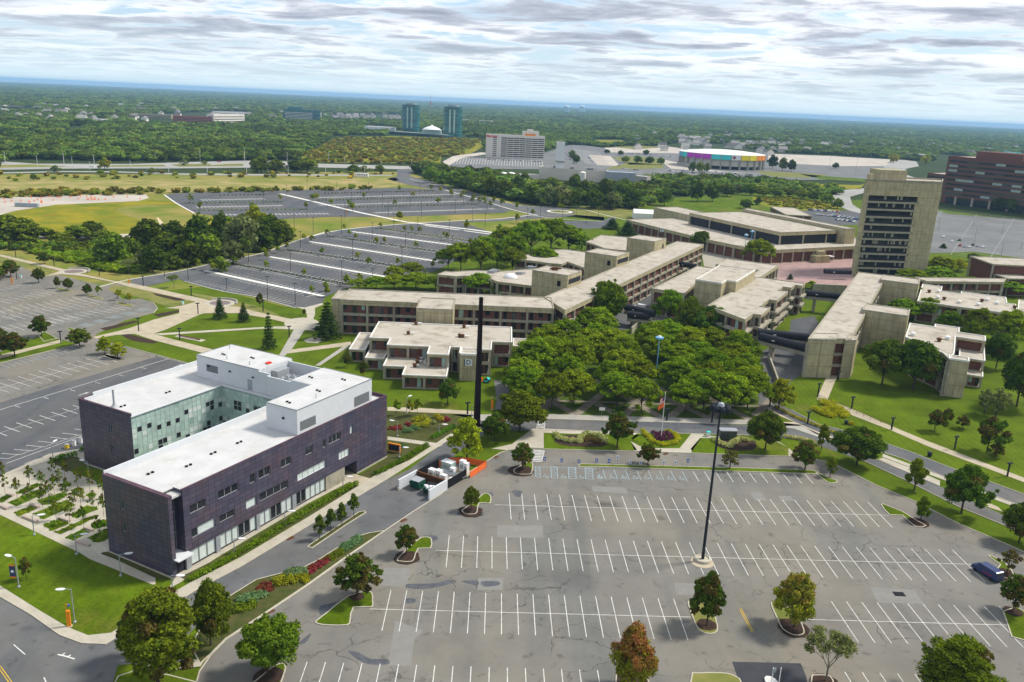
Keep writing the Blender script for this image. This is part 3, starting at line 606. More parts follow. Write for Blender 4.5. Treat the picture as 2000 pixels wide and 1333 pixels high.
ground('plaza', [(1370, 488), (1420, 490), (1500, 500), (1560, 512), (1500, 545), (1375, 520)], 'walk', 0.018)
# far lots on the right
ground('parking_lot', [(1822, 408), (1850, 418), (2000, 430), (2500, 480), (2500, 640), (2000, 505), (1900, 492), (1815, 495), (1780, 450)], 'asphalt_far', 0.03)
ground('parking_lot', [(1530, 405), (1560, 412), (1660, 412), (1690, 420), (1680, 440), (1600, 440), (1560, 422), (1515, 413)], 'asphalt_dark', 0.04)
ground('road', [(1622, 385), (1640, 372), (1690, 368), (1695, 375), (1660, 385), (1665, 400), (1690, 415), (1690, 425), (1650, 408), (1625, 395)], 'highway', 0.03)
ground('road', [(1720, 335), (1735, 318), (1760, 312), (1790, 316), (1795, 325), (1770, 330), (1765, 340), (1800, 352), (1830, 365), (1800, 362), (1740, 348)], 'highway', 0.03)
for q in ([(1180, 330), (1230, 318), (1290, 322), (1300, 329), (1240, 331)], [(1195, 308), (1240, 306), (1290, 310), (1300, 322), (1230, 322)], [(1480, 335), (1560, 338), (1620, 342), (1580, 348), (1490, 345)], [(1110, 283), (1180, 282), (1240, 284), (1300, 288), (1240, 292), (1180, 286)]): ground('verge', q, 'lawn_dry', 0.05)
FL = [(865, 318), (880, 308), (950, 305), (1060, 300), (1110, 284), (1140, 283), (1180, 290), (1300, 286), (1335, 290), (1500, 300), (1620, 305), (1735, 312), (1750, 320), (1690, 350), (1560, 352), (1480, 356), (1320, 350), (1200, 338), (1100, 332), (940, 330), (870, 325)]
ground('parking_lot', FL, 'asphalt_far', 0.0)
ground('concrete_lot', [(1500, 301), (1620, 305), (1740, 312), (1730, 325), (1640, 325), (1500, 318)], 'concrete_far', 0.04)
ground('concrete_lot', [(1180, 289), (1300, 286), (1335, 291), (1325, 300), (1190, 298)], 'concrete_far', 0.04)
ground('concrete_lot', [(1150, 303), (1192, 305), (1211, 325), (1167, 323)], 'concrete_far', 0.05)
ground('concrete_lot', [(1285, 310), (1325, 318), (1350, 328), (1420, 336), (1480, 340), (1400, 336), (1310, 330), (1300, 322)], 'concrete_far', 0.06)
ground('verge', [(1240, 352), (1330, 352), (1500, 358), (1680, 362), (1690, 358), (1680, 370), (1500, 368), (1300, 362)], 'meadow_gold', 0.03)
ground('verge', [(1560, 340), (1620, 345), (1690, 350), (1690, 356), (1600, 350)], 'lawn_lush', 0.05)
ground('playing_field', [(1155, 274), (1215, 274), (1235, 281), (1165, 282)], 'meadow_gold', 0.05)
ground('access_road', [(865, 316), (885, 305), (940, 298), (960, 300), (900, 310), (875, 325)], 'concrete_far', 0.03)
# ------------------------------------------------------------------ pavements
c5 = crop(100, 640, .35035); c6 = crop(600, 750, .25); c8 = crop(1000, 700, .25); c0 = crop(0, 400, .25); cM = crop(400, 380, .25); cR = crop(1500, 700, .25); c7 = crop(0, 1000, .25); cP = crop(0, 860, .25)
ground('pavement', [(892, 850), (750, 940), (600, 1029), (471, 1107), (385, 1152), (300, 1205), (250, 1232), (207, 1259), (160, 1257), (117, 1241), (62, 1202), (0, 1166), (-200, 1085), (-200, 1062), (0, 1145), (75, 1192), (132, 1226), (172, 1242), (217, 1237), (250, 1217), (300, 1180), (370, 1140), (471, 1089), (600, 1012), (700, 950), (740, 925), (800, 900), (880, 848)], 'walk', 0.10)
ground('entrance_walk', c6([(293, 665), (400, 715), (545, 755), (520, 805), (430, 815), (340, 770), (300, 760), (225, 700)]), 'walk_warm', 0.05)
ground('building_walk', [(345, 1124), (368, 1100), (480, 1035), (600, 968), (660, 930), (690, 938), (600, 985), (420, 1092), (350, 1140), (330, 1150)], 'walk', 0.055)
ground('pavement', c6([(627, 182), (900, 190), (1310, 215), (1310, 240), (900, 225), (627, 210)]), 'walk_warm', 0.04)
ground('pavement', c6([(627, 412), (1000, 462), (1060, 480), (1010, 500), (960, 485), (627, 438)]), 'walk', 0.045)
ground('pavement', [(1000, 868), (1040, 838), (1065, 838), (1240, 846), (1370, 851), (1470, 858), (1470, 861), (1355, 857), (1240, 852), (1062, 846), (1062, 877), (1040, 875), (990, 880), (960, 877)], 'walk', 0.06)
ground('pavement', [(880, 810), (965, 810), (1053, 806), (1060, 809), (1200, 813), (1480, 821), (1560, 830), (1600, 848), (1628, 858), (1640, 862), (1628, 866), (1590, 852), (1550, 838), (1500, 831), (1200, 823), (1065, 819), (1040, 819), (960, 826)], 'walk_grey', 0.05)
ground('pavement', c8([(925, 650), (1000, 690), (1100, 700), (1150, 705), (1310, 705), (1400, 592), (1500, 596), (1400, 735), (1400, 745), (960, 728)]), 'walk', 0.07)
ground('lawn_path', cR([(35, 645), (60, 640), (160, 700), (210, 750), (190, 768), (0, 762), (-180, 755), (160, 765), (160, 740)]), 'walk', 0.05)
ground('pavement', cR([(0, 385), (190, 490), (400, 580), (520, 620), (500, 640), (370, 590), (270, 530), (100, 530), (90, 500), (200, 500), (0, 410)]), 'walk_warm', 0.05)
ground('pavement', cR([(900, 750), (1110, 830), (1400, 935), (1740, 1070), (2000, 1165), (2000, 1190), (1730, 1090), (1380, 955), (1100, 850), (890, 770)]), 'walk', 0.06)
ground('pavement', cR([(860, 790), (900, 780), (1090, 850), (1345, 960), (1340, 1000), (1060, 880)]), 'walk', 0.065)
ground('pavement', cR([(1700, 1120), (1800, 1165), (1830, 1200), (1720, 1165)]), 'walk_warm', 0.065)
ground('footpath', cR([(470, 115), (550, 120), (465, 325), (650, 395), (960, 530), (1250, 650), (2000, 935), (2200, 1010), (2200, 1050), (2000, 970), (1250, 690), (950, 560), (640, 440), (380, 320)]), 'walk_warm', 0.05)
# campus paths at left
for pts, m in (([(0, 390), (480, 500), (560, 525), (650, 545), (900, 600), (1050, 620), (1600, 740), (1740, 790), (1860, 800), (2010, 840), (2300, 900), (2500, 960), (2640, 985), (2560, 1010), (2380, 960), (2100, 890), (1860, 850), (1600, 850), (1560, 860), (1290, 980), (1200, 1010), (1300, 1040), (1650, 1130), (1800, 1180), (1700, 1190), (1200, 1060), (1050, 1010), (900, 1020), (750, 1050), (730, 1035), (1000, 970), (1200, 900), (1400, 850), (1400, 815), (1290, 810), (1420, 790), (1530, 760), (1000, 640), (880, 605), (640, 560), (480, 545), (350, 560), (470, 520), (0, 405)], 'walk_warm'),
               ([(1200, 1010), (1600, 985), (2100, 955), (2500, 945), (2560, 990), (2100, 968), (1600, 1000), (1260, 1022)], 'walk'),
               ([(0, 1175), (470, 1060), (480, 1080), (0, 1197)], 'walk_warm')):
    ground('footpath', c0(pts), m, 0.06)
ground('path_circle', [tuple(p) for p in cM([(620, 1010), (640, 985), (700, 970), (800, 965), (880, 990), (900, 1020), (880, 1040), (800, 1055), (700, 1050), (640, 1035)])], 'walk', 0.065, 3)
ground('footpath', cM([(710, 880), (780, 885), (920, 850), (925, 862), (860, 890), (862, 940), (845, 980), (800, 975), (795, 930), (770, 900)]), 'walk', 0.07)
ground('footpath', cM([(700, 1050), (785, 1055), (670, 1225), (590, 1290), (520, 1400), (480, 1400), (585, 1250)]), 'walk_grey', 0.07)
ground('footpath', cM([(670, 1215), (1140, 1152), (1145, 1180), (1080, 1190), (650, 1245)]), 'walk_warm', 0.075)
ground('footpath', cM([(1080, 1190), (1140, 1180), (900, 1340), (860, 1340)]), 'walk_grey', 0.08)
ground('statue_base', cM([(770, 1142), (830, 1120), (900, 1120), (930, 1145), (880, 1165), (800, 1160)]), 'walk', 0.085)
for cx, cy, rx in ((578/4, 400+523/4, 22), (430, 592.5, 24)):
    C0 = G(cx, cy); rr = (G(cx+rx, cy)-C0).length
    b = MB(); b.sheet([(C0.x+(rr+1.6)*math.cos(i*math.pi/18), C0.y+(rr+1.6)*math.sin(i*math.pi/18)) for i in range(36)], 0.08); b.build('path_circle', 'walk', kind='structure')
    b = MB(); b.sheet([(C0.x+rr*.86*math.cos(i*math.pi/18), C0.y+rr*.86*math.sin(i*math.pi/18)) for i in range(36)], 0.09); b.build('paved_circle', 'paver_dark', kind='structure')
    b = MB(); arc = [(C0.x+(rr+2)*math.cos(R(a)), C0.y+(rr+2)*math.sin(R(a))) for a in range(-5, 140, 8)]; b.strip(arc, 0, .5, .75, z0=0)
    tag(b.build('low_wall', 'walk_grey'), 'low curved concrete seat wall round the paved circle '+('by the road crossing' if cx < 300 else 'nearest the spruces'), 'wall', 'curved walls round the paved circles')
# lattice paths under the grove
for a_, b_ in (((330, 350), (495, 440)), ((500, 440), (740, 250)), ((660, 355), (830, 450)), ((870, 450), (990, 350)), ((840, 280), (1170, 465)), ((980, 360), (1100, 250)), ((1130, 280), (1560, 480)), ((1230, 465), (1400, 330)), ((1400, 330), (1500, 250)), ((1510, 300), (1860, 480)), ((1550, 475), (1640, 370)), ((1230, 270), (1000, 180)), ((640, 170), (1000, 350)), ((1900, 450), (2050, 300)), ((240, 395), (420, 250))):
    p, q = [G(*c8([v])[0]) for v in (a_, b_)]; b = MB(); b.strip([p, q], -1.3, 1.3, 0.035+random.random()*.01); b.build('footpath', 'walk_dim', kind='structure')
ground('footpath', c8([(150, 335), (1000, 360), (2000, 385), (2000, 372), (1000, 347), (150, 322)]), 'walk_dim', 0.05)
# white cross-walks and hedge strips of the dark lots
WALKS = [((400, 529), (632, 579)), ((527, 502), (770, 544)), ((605, 472.5), (854, 511)), ((682, 452), (915, 483)), ((830, 441), (975, 460))]
HEDG = [((452, 516), (675, 556)), ((562, 489), (775, 521)), ((640, 462), (872, 495)), ((742, 447), (935, 474))]
for a_, b_ in WALKS:
    b = MB(); b.strip([G(*a_), G(*b_)], -1.1, 1.1, 0.06); b.build('walkway', 'coping_white', kind='structure')
W2 = [((547, 379), (620, 394)), ((620, 394), (700, 414)), ((700, 414), (792, 434)), ((792, 434), (922, 451)), ((922, 451), (985, 459))]
b = MB(); b.strip([G(547, 379), G(620, 396), G(700, 415), G(792, 434), G(922, 449), G(985, 458)], -1.6, 1.6, 0.07); b.build('walkway', 'coping_white', kind='structure')
for pts, w_ in (([(321, 381), (345, 398), (380, 417)], 1.2), ([(870, 372), (935, 390), (1000, 410), (1050, 421)], 1.2), ([(577, 602), (497, 580), (437, 570), (360, 550)], .3), ([(612, 461), (670, 449), (775, 439), (900, 431.5), (985, 427), (1040, 420)], 1.0), ([(190, 562), (250, 547), (350, 530), (437, 510), (512, 495), (575, 472), (640, 452)], .4), ([(800, 350), (850, 362), (900, 371), (1000, 399), (1040, 404)], .6), ([(1040, 404), (1080, 403), (1120, 405), (1180, 420), (1230, 432)], .8), ([(1040, 421), (1090, 428), (1180, 433)], .8)):
    b = MB(); b.strip(smooth([G(*p) for p in pts], 3, False), -w_/2, w_/2, 0.11, z0=0.0); b.build('kerb', 'coping_white', kind='structure')
C0 = G(1093, 414); rr = (G(1122, 414)-C0).length
for r_, m_, z_ in ((rr, 'asphalt_road', .03), (rr*.80, 'coping_white', .1), (rr*.62, 'lawn_dry', .14)):
    b = MB(); b.sheet([(C0.x+r_*math.cos(i*math.pi/20), C0.y+r_*math.sin(i*math.pi/20)) for i in range(40)], z_); b.build('roundabout', m_, kind='structure')
# planted islands with kerbs
def island(pts, m, k=3, w_=.2, h=.14, mulch=None):
    P = [G(*p) for p in pts]; P = ccw([Vector(p[:2]) for p in (smooth(P, k) if k else P)]); Q = offset(P, w_)
    b = MB(); b.ring(P, Q, 0, h+.02); b.build('kerb', 'kerb_stone', kind='structure')
    b = MB(); b.sheet(Q, h); b.build('planted_island', m, kind='structure')
    if mulch:
        p = G(*mulch[:2]); b = MB(); b.sheet([(p.x+mulch[2]*math.cos(i*.35)*random.uniform(.9, 1.1), p.y+mulch[2]*math.sin(i*.35)*random.uniform(.9, 1.1)) for i in range(18)], h+.01); b.build('mulch', 'mulch', kind='structure')
cc = crop(780, 860, .25); cd4 = crop(500, 1000, .25); ce = crop(900, 1000, .25); cf = crop(1400, 1000, .25); cg = crop(1500, 860, .25)
island(cc([(890, 248), (905, 225), (975, 190), (1000, 175), (1035, 178), (1045, 200), (1035, 262), (1000, 272), (920, 268)]), 'lawn_lush', 2, mulch=(1017, 921, 3.0))
island(cc([(488, 560), (500, 540), (600, 470), (650, 425), (690, 418), (715, 440), (718, 475), (705, 498), (625, 495), (612, 560), (590, 582), (520, 582)]), 'lawn_lush', 2, mulch=(919, 1000, 2.6))
island(cd4([(1102, 370), (1250, 230), (1310, 200), (1360, 205), (1375, 230), (1365, 290), (1270, 292), (1240, 370), (1210, 395), (1130, 392)]), 'lawn_lush', 2, mulch=(795, 1090, 2.4))
island(cd4([(465, 860), (540, 800), (720, 660), (870, 625), (910, 640), (915, 700), (905, 750), (765, 752), (740, 850), (715, 890), (560, 892), (480, 880)]), 'lawn_lush', 2, mulch=(697, 1167, 1.3))
island([(380, 1420), (500, 1330), (530, 1305), (552, 1296), (559, 1306), (548, 1340), (520, 1420)], 'lawn_lush', 2, mulch=(525, 1322, 2.2))
island(ce([(1772, 720), (1800, 695), (1860, 690), (1960, 750), (2010, 900), (1990, 950), (1930, 958), (1870, 935), (1830, 880)]), 'lawn_dry', 2, mulch=(1380, 1222, 1.7))
island(cf([(420, 725), (450, 705), (560, 750), (640, 830), (685, 930), (670, 965), (600, 970), (510, 920), (470, 840)]), 'lawn_dry', 2, mulch=(1549, 1228, 2.6))
island(cf([(737, 1290), (770, 1278), (860, 1280), (910, 1320), (930, 1500), (800, 1560), (740, 1400)]), 'lawn_dry', 2, mulch=(1612, 1335, 2.2))
island(cf([(-200, 1290), (-160, 1262), (60, 1262), (150, 1290), (200, 1350), (210, 1600), (-200, 1600)]), 'lawn_dry', 2)
island(ce([(1210, 1275), (1260, 1250), (1450, 1270), (1480, 1500), (1300, 1600), (1215, 1500)]), 'mulch', 2)
island(cg([(380, 262), (400, 265), (480, 300), (535, 315), (545, 332), (500, 340), (460, 332), (420, 300)]) + cg([(380, 268), (-340, 245), (-1300, 212), (-1480, 212), (-1482, 196), (-1460, 188), (-900, 202), (0, 225), (340, 238), (400, 252)])[::1], 'lawn', 0)
island(cg([(880, 505), (900, 500), (1050, 560), (1180, 640), (1238, 672), (1210, 685), (1150, 680), (1110, 650), (1050, 592), (950, 588), (905, 545)]), 'lawn', 0, mulch=(1793, 1022, 2.2))
island(cg([(1718, 905), (1735, 900), (1850, 960), (1905, 1020), (1928, 1070), (1910, 1088), (1860, 1085), (1810, 1065), (1750, 1000), (1790, 1005), (1812, 975), (1760, 940)]), 'lawn', 0, mulch=(1964, 1124, 2.4))
island([(1958, 1195), (1985, 1186), (2040, 1220), (2060, 1260), (2010, 1255), (1975, 1245)], 'lawn', 0, mulch=(1978, 1196, 1.6))
island(crop(0, 640, .2)([(640, 10), (690, 5), (780, 40), (720, 50)]), 'lawn', 0)
island(crop(500, 1000, .25)([(400, 280), (415, 262), (800, 5), (850, -5), (862, 8), (700, 110), (440, 288)]), 'bed_soil', 0)
# the long planted strip between the drive and the lot
island([(500, 1133), (592, 1109), (620, 1095), (690, 1051), (720, 1042), (753, 1037), (675, 1090), (600, 1144), (527, 1193), (500, 1211), (442, 1249), (412, 1279), (390, 1300), (372, 1262), (400, 1212), (447, 1166)], 'bed_soil', 0)
island([(230, 1322), (260, 1312), (325, 1318), (384, 1333), (375, 1400), (180, 1420)], 'lawn', 0)
ground('pavement', [(255, 1297), (330, 1312), (392, 1303), (400, 1290), (330, 1290), (262, 1282)], 'walk', 0.12)
# lawns in front of the grove
for pts in (c8([(248, 588), (1000, 600), (925, 650), (978, 720), (600, 718), (250, 710)]), c8([(975, 590), (1400, 592), (1310, 705), (1100, 700), (1000, 660), (930, 630)]), c8([(1470, 625), (1850, 632), (2060, 650), (2160, 700), (2160, 762), (1415, 742), (1395, 710)])):
    ground('lawn', pts, 'lawn_lush', 0.07)
for pts in (c8([(1640, 640), (1720, 635), (1900, 650), (1880, 720), (1700, 720), (1590, 680)]), c8([(330, 640), (420, 600), (700, 620), (745, 660), (700, 695), (450, 690), (350, 665)])):
    ground('mulch', pts, 'mulch', 0.09, 2)
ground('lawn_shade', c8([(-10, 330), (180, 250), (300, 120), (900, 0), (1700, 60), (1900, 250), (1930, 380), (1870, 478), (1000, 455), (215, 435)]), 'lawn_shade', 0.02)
ground('tree_bed', [(1395, 745), (1440, 735), (1462, 760), (1450, 780), (1410, 770)], 'meadow_tan', 0.03, 2)
ground('lawn', cP([(0, 590), (600, 830), (800, 1060), (1200, 1130), (1270, 1200), (1000, 1250), (600, 1480), (300, 1340), (0, 1140), (-400, 950), (-400, 420)]), 'lawn_lush', 0.03)
# planted beds by the purple building
ground('planting_bed', c6([(627, 215), (1300, 245), (1230, 320), (1160, 390), (1010, 462), (627, 408)]), 'bed_soil', 0.05)
ground('planting_bed', c6([(627, 442), (960, 487), (940, 500), (540, 752), (410, 712), (627, 580)]), 'bed_soil', 0.052)
ground('planting_bed', [(694, 946), (706, 950), (600, 1010), (471, 1086), (370, 1138), (352, 1128), (420, 1094), (600, 988)], 'bed_soil', 0.06)
ground('planting_bed', cP([(800, 880), (860, 870), (1300, 1075), (1330, 1100), (1200, 1075), (1000, 970), (790, 890)]), 'bed_soil', 0.05)
# plaza west of the purple building
ground('paved_plaza', cP([(-300, 300), (0, 278), (380, 110), (640, 65), (680, 120), (820, 230), (860, 440), (860, 870), (800, 885), (1215, 1080), (1215, 1130), (1190, 1130), (700, 930), (620, 880), (0, 585), (-300, 440)]), 'walk', 0.05)
ground('plaza_bed', cP([(395, 150), (600, 130), (660, 165), (830, 240), (800, 350), (700, 300), (520, 235), (430, 190)]), 'bed_soil', 0.06)
ground('plaza_lawn', cP([(540, 240), (650, 200), (840, 255), (830, 350), (690, 300)]), 'lawn_lush', 0.065)
BEDS = [[(0, 455), (70, 430), (100, 440), (10, 490)], [(120, 410), (290, 340), (330, 350), (200, 415), (130, 425)], [(55, 490), (300, 385), (375, 410), (130, 520)], [(105, 570), (260, 510), (295, 535), (150, 597)], [(285, 470), (500, 405), (535, 430), (400, 505), (330, 510)], [(258, 575), (520, 468), (595, 510), (340, 622)], [(330, 665), (460, 620), (545, 655), (410, 712)], [(430, 720), (700, 600), (780, 590), (470, 740)], [(520, 760), (650, 700), (705, 725), (570, 788)], [(545, 590), (680, 510), (770, 535), (600, 615)], [(710, 660), (830, 620), (835, 670), (740, 700)], [(680, 765), (840, 690), (850, 770), (765, 805)], [(470, 350), (545, 335), (550, 360), (500, 368)], [(570, 400), (600, 378), (650, 385), (620, 410)], [(375, 310), (420, 295), (458, 305), (420, 325)], [(670, 435), (710, 415), (750, 430), (710, 450)]]
for q in BEDS: ground('plaza_bed', cP(q), 'bed_green', 0.06)
# kerbs along the roads and lots
for pts in ([(384, 1333), (390, 1312), (412, 1280), (442, 1250), (500, 1212), (527, 1194), (600, 1145), (675, 1091), (754, 1036), (807, 1000), (860, 967), (890, 940), (912, 926), (977, 885), (992, 881)], [(1062, 878), (1240, 882), (1355, 886), (1500, 891), (1547, 892), (1610, 901), (1637, 911), (1712, 949), (1787, 980), (1875, 1025), (1962, 1062), (2000, 1079), (2200, 1175)],
            [(892, 850), (750, 940), (600, 1029), (471, 1107), (385, 1152), (300, 1205), (250, 1232), (207, 1259), (160, 1257), (117, 1241), (62, 1202), (0, 1166), (-200, 1085)], [(1065, 819), (1200, 823), (1500, 831), (1550, 838), (1590, 852), (1628, 866)], [(1065, 841), (1242, 845), (1500, 852)],
            [(1545, 801), (1600, 830), (1650, 842), (1695, 855), (1780, 884), (1850, 912), (2000, 966), (2300, 1075)], [(1725, 885), (1765, 897), (1850, 935), (2000, 991)], [(1712, 899), (1765, 920), (1835, 950)], [(1685, 900), (1765, 937), (1875, 992), (1950, 1022), (2000, 1043), (2200, 1140)], [(0, 710), (130, 678), (148, 676), (164, 682)], [(244, 677), (366, 710)], [(272, 584), (300, 592), (308, 603), (300, 612)], [(0, 932), (160, 880)]):
    b = MB(); b.strip([G(*p) for p in pts], -.1, .1, 0.15, z0=0); b.build('kerb', 'kerb_stone', kind='structure')
# lawn strip with path between the two left lots
ground('lawn_strip', [(-300, 770), (0, 688), (74, 658), (112, 662), (120, 664), (150, 672), (130, 678), (0, 710), (-300, 800)], 'lawn_lush', 0.05)
ground('footpath', [(-300, 775), (0, 696), (118, 664), (122, 668), (0, 701), (-300, 785)], 'walk_warm', 0.08)
island([(75, 656), (85, 648), (95, 652), (112, 662), (85, 668)], 'lawn_lush', 0)
for q, ml in ((c0([(425, 652), (440, 648), (560, 675), (560, 684), (500, 680)]), None), (c0([(662, 710), (690, 706), (800, 732), (790, 742), (700, 722)]), None), (c0([(905, 770), (940, 765), (1045, 790), (1030, 798), (960, 792)]), None), (c0([(782, 1172), (820, 1165), (960, 1205), (950, 1217), (860, 1205)]), None), (crop(0, 640, .2)([(980, 265), (1020, 262), (1200, 308), (1190, 320), (1100, 310)]), None)):
    island(q, 'lawn_dry', 2, w_=.15)
ground('mulch', c0([(1200, 860), (1420, 820), (1450, 828), (1240, 878)]), 'mulch', 0.05); ground('mulch', c0([(780, 970), (1050, 905), (1080, 918), (830, 985)]), 'mulch', 0.05)
ground('mulch', c0([(1190, 690), (1420, 735), (1450, 750), (1380, 752), (1220, 712)]), 'mulch', 0.05); ground('mulch', c0([(950, 1020), (1000, 1012), (1220, 1070), (1190, 1085), (1040, 1065)]), 'mulch', 0.05, 2)
ground('dry_grass', c0([(870, 640), (1000, 640), (1500, 750), (1440, 785), (1280, 790), (1150, 740), (870, 680)]), 'lawn_dry', 0.03, 2)
ground('dry_grass', c0([(1500, 690), (2000, 790), (2200, 880), (1950, 830), (1600, 740)]), 'lawn_dry', 0.03, 2)
# ------------------------------------------------------------------ paint
def rows(P0, P1, n, up, dn, wl=.13, extra=(), mb=None, z=.03, stripe=None, skew=0.0):
    P0, P1 = Vector(P0[:2]), Vector(P1[:2]); d = (P1-P0)/max(n, 1); e = d.normalized(); nn = Vector((-e.y, e.x)); nn = (nn+e*skew)
    for i in range(n+1):
        c = P0+d*i; a, b2 = c+nn*up, c-nn*dn; mb.add([(*(a-e*wl/2), z), (*(a+e*wl/2), z), (*(b2+e*wl/2), z), (*(b2-e*wl/2), z)], [(0, 3, 2, 1)])
    if stripe: mb.strip([Vector(s[:2]) for s in stripe], -.06, .06, z+.004)
pw = MB(); pb = MB()
a0, a1 = G(996.25, 989), G(1273.75, 995); st = (a1-a0)/11
rows(a0, a0+st*29, 29, 5.9, 5.9, mb=pw, stripe=(G(966, 986.5), G(1737, 1007)))
a0, a1 = G(874.5, 1076.5), G(1275, 1087.75); st = (a1-a0)/14
rows(a0, a0+st*36, 36, 5.9, 5.9, mb=pw, stripe=(G(851, 1075.5), G(1906, 1103)))
a0, a1 = G(723, 1190), G(979.5, 1198); st = (a1-a0)/8
rows(a0+st*1, a0+st*19, 18, 5.9, 5.9, mb=pw, stripe=(G(722, 1190), G(1349, 1206)))
rows(G(1649, 1213.5), G(1649, 1213.5)+st*12, 12, 5.9, 5.9, mb=pw, stripe=(G(1560, 1210), G(1985, 1222)))
a0 = G(600, 1293); rows(a0, a0+st*16, 16, 0, 6, mb=pw); a0 = G(1650, 1313); rows(a0, a0+st*8, 8, 0, 6, mb=pw)
a0, a1 = G(1176.9, 917), G(1353.7, 921.2); st = (a1-a0)/8
rows(a0, a0+st*7, 7, 0, 5.4, mb=pb); rows(a0+st*8, a0+st*18, 10, 0, 5.4, mb=pw)
pb.strip([G(1045, 912), G(1165, 915.5)], -.06, .06, .03)
for xa, xb, y0, y1 in ((1045, 1054, 912, 933), (1075.5, 1088, 912.5, 934.5), (1109.5, 1124, 913, 935.5), (1142.5, 1157, 914, 936.5)):
    q = [G(xa, y0), G(xb, y0+.3), G(xb+1.5, y1), G(xa+1.5, y1-.3)]
    for i in range(4): pb.strip([q[i], q[(i+1) % 4]], -.07, .07, .034)
    for k in range(1, 7):
        p, r_ = q[0].lerp(q[3], k/7), q[1].lerp(q[2], (k-.6)/7); pb.strip([p, r_], -.07, .07, .034)
E1 = (a1-a0).normalized(); E2 = Vector((-E1.y, E1.x, 0))
def wheelchair(mb, c, s=1.0, e1=None, e2=None):
    e1, e2 = e1 or E1, e2 or E2; f = lambda x, y: c+e1*(x*s)+e2*(y*s)
    n = 10; ring = [f(.1+.55*math.cos(R(150+24*i)), -.15+.55*math.sin(R(150+24*i))) for i in range(n)]; mb.strip(ring, -.07, .07, .034)
    mb.strip([f(0, .95), f(0, .15), f(.45, .15), f(.62, -.4), f(.85, -.3)], -.08, .08, .038)
    mb.sheet([f(.13*math.cos(i), .13*math.sin(i)+1.15) for i in range(6)], .036)
for k in range(4): wheelchair(pb, G(1065+35*k, 931+.8*k))
for k in range(8): wheelchair(pb, a0+st*(k-.45)-E2*4.2, 1.0)
# crosswalk bars
for (p0, p1, q0, q1) in (((1042, 880), (1063, 881), (1040, 901), (1058, 902)), ((1052, 819), (1065, 820), (1046, 838), (1063, 839))):
    A, B, C_, D_ = G(*p0), G(*p1), G(*q0), G(*q1)
    for k in range(8): pw.strip([A.lerp(C_, k/7), B.lerp(D_, k/7)], -.22, .22, .045)
    pw.strip([B, D_], -.1, .1, .045)
# drive + road marks
pw.strip([G(27, 1260), G(49, 1279)], -.08, .08, .04); pw.strip([G(86, 1324), G(95, 1345)], -.08, .08, .04)
pw.strip([G(113, 1279), G(130, 1283), G(146, 1288)], -.12, .12, .04); pw.strip([G(119, 1282), G(127, 1276)], -.12, .12, .044); pw.strip([G(131, 1285), G(138, 1280)], -.12, .12, .044)
py = MB(); py.strip([G(0, 1302), G(22, 1333), G(60, 1400)], -.32, -.2, .04); py.strip([G(0, 1302), G(22, 1333), G(60, 1400)], .0, .12, .04)
py.strip([G(1445, 1190), G(1469, 1235.5)], -.12, 0, .045); py.strip([G(1448, 1189.5), G(1472, 1235)], -.1, .02, .045)
# left lots
b5 = crop(0, 640, .2)
L1 = [G(*p) for p in b5([(0, 592), (1040, 310)])]; d = (L1[1]-L1[0]); n = int(d.length/2.8); rows(L1[0]-d*.3, L1[1], int(n*1.3), 5.4, 5.4, mb=pw, z=.034, stripe=(L1[0], L1[1]))
rows(G(*b5([(0, 362)])[0]), G(*b5([(700, 200)])[0]), 12, 0, 5, mb=pb, z=.034)
WD = G(*b5([(1040, 310)])[0])-G(*b5([(0, 592)])[0]); WD.normalize(); WN = Vector((-WD.y, WD.x, 0))
def lotrow(p, q, both=True, z=.034, mb=None, stripe=True, step=2.8, wl=.15):
    A, B = G(*p), G(*q); n = max(1, round((B-A).length/step)); rows(A, B, n, 5.0, 5.0 if both else 0, wl, mb=mb or pw, z=z, stripe=(A, B) if stripe else None)
cq = crop(0, 420, .15)
lotrow(*cq([(30, 1130), (730, 990)])); lotrow(*cq([(0, 1255), (1120, 1085)])); lotrow(*cq([(120, 1345), (1290, 1130)])); lotrow(*cq([(500, 1440), (1600, 1200)]))
lotrow(*c0([(0, 985), (560, 880)])); lotrow(*c0([(0, 680), (290, 622)]), both=False, stripe=False)
for k in range(5):
    p = G(*c0([(640+110*k, 950-30*k)])[0]); q = G(*c0([(700+110*k, 935-30*k)])[0])
    for j in range(6): pb.strip([p+(q-p)*(j/5)+WN*2.4, p+(q-p)*((j+1)/5)-WN*2.4], -.08, .08, .036)
pw.strip([G(*b5([(-100, 835)])[0]), G(*b5([(1640, 308)])[0])], -.1, .1, .036)
for x, y in ((145, 765), (425, 682), (685, 608), (930, 535), (1160, 463), (1380, 392)):
    p = G(*b5([(x, y)])[0]); pw.strip([p, p-WN*2.2], -.08, .08, .036)
A, B = G(*b5([(0, 1030)])[0]), G(*b5([(760, 793)])[0]); d = (B-A)/6.7
for k in range(-1, 7):
    p = A+d*k+d*.95; pw.strip([p+WN*3.1, p-WN*3.1], -.09, .09, .036)
pw.strip([A-d, B+d], -.05, .05, .04)
for k in range(8):
    p = G(*b5([(-100+118*k, 1272-40*k)])[0]); q = G(*b5([(80+118*k, 1282-38*k)])[0]); pw.strip([p, q], -.08, .08, .036)
    pw.strip([q, q+(G(*b5([(240, 1240)])[0])-G(*b5([(130, 1285)])[0]))], -.06, .06, .036)
pw.strip([G(*b5([(60, 1330)])[0]), G(*b5([(800, 1060)])[0])], -.08, .08, .04); pw.strip([G(*b5([(240, 1330)])[0]), G(*b5([(495, 1240)])[0])], -.08, .08, .036)
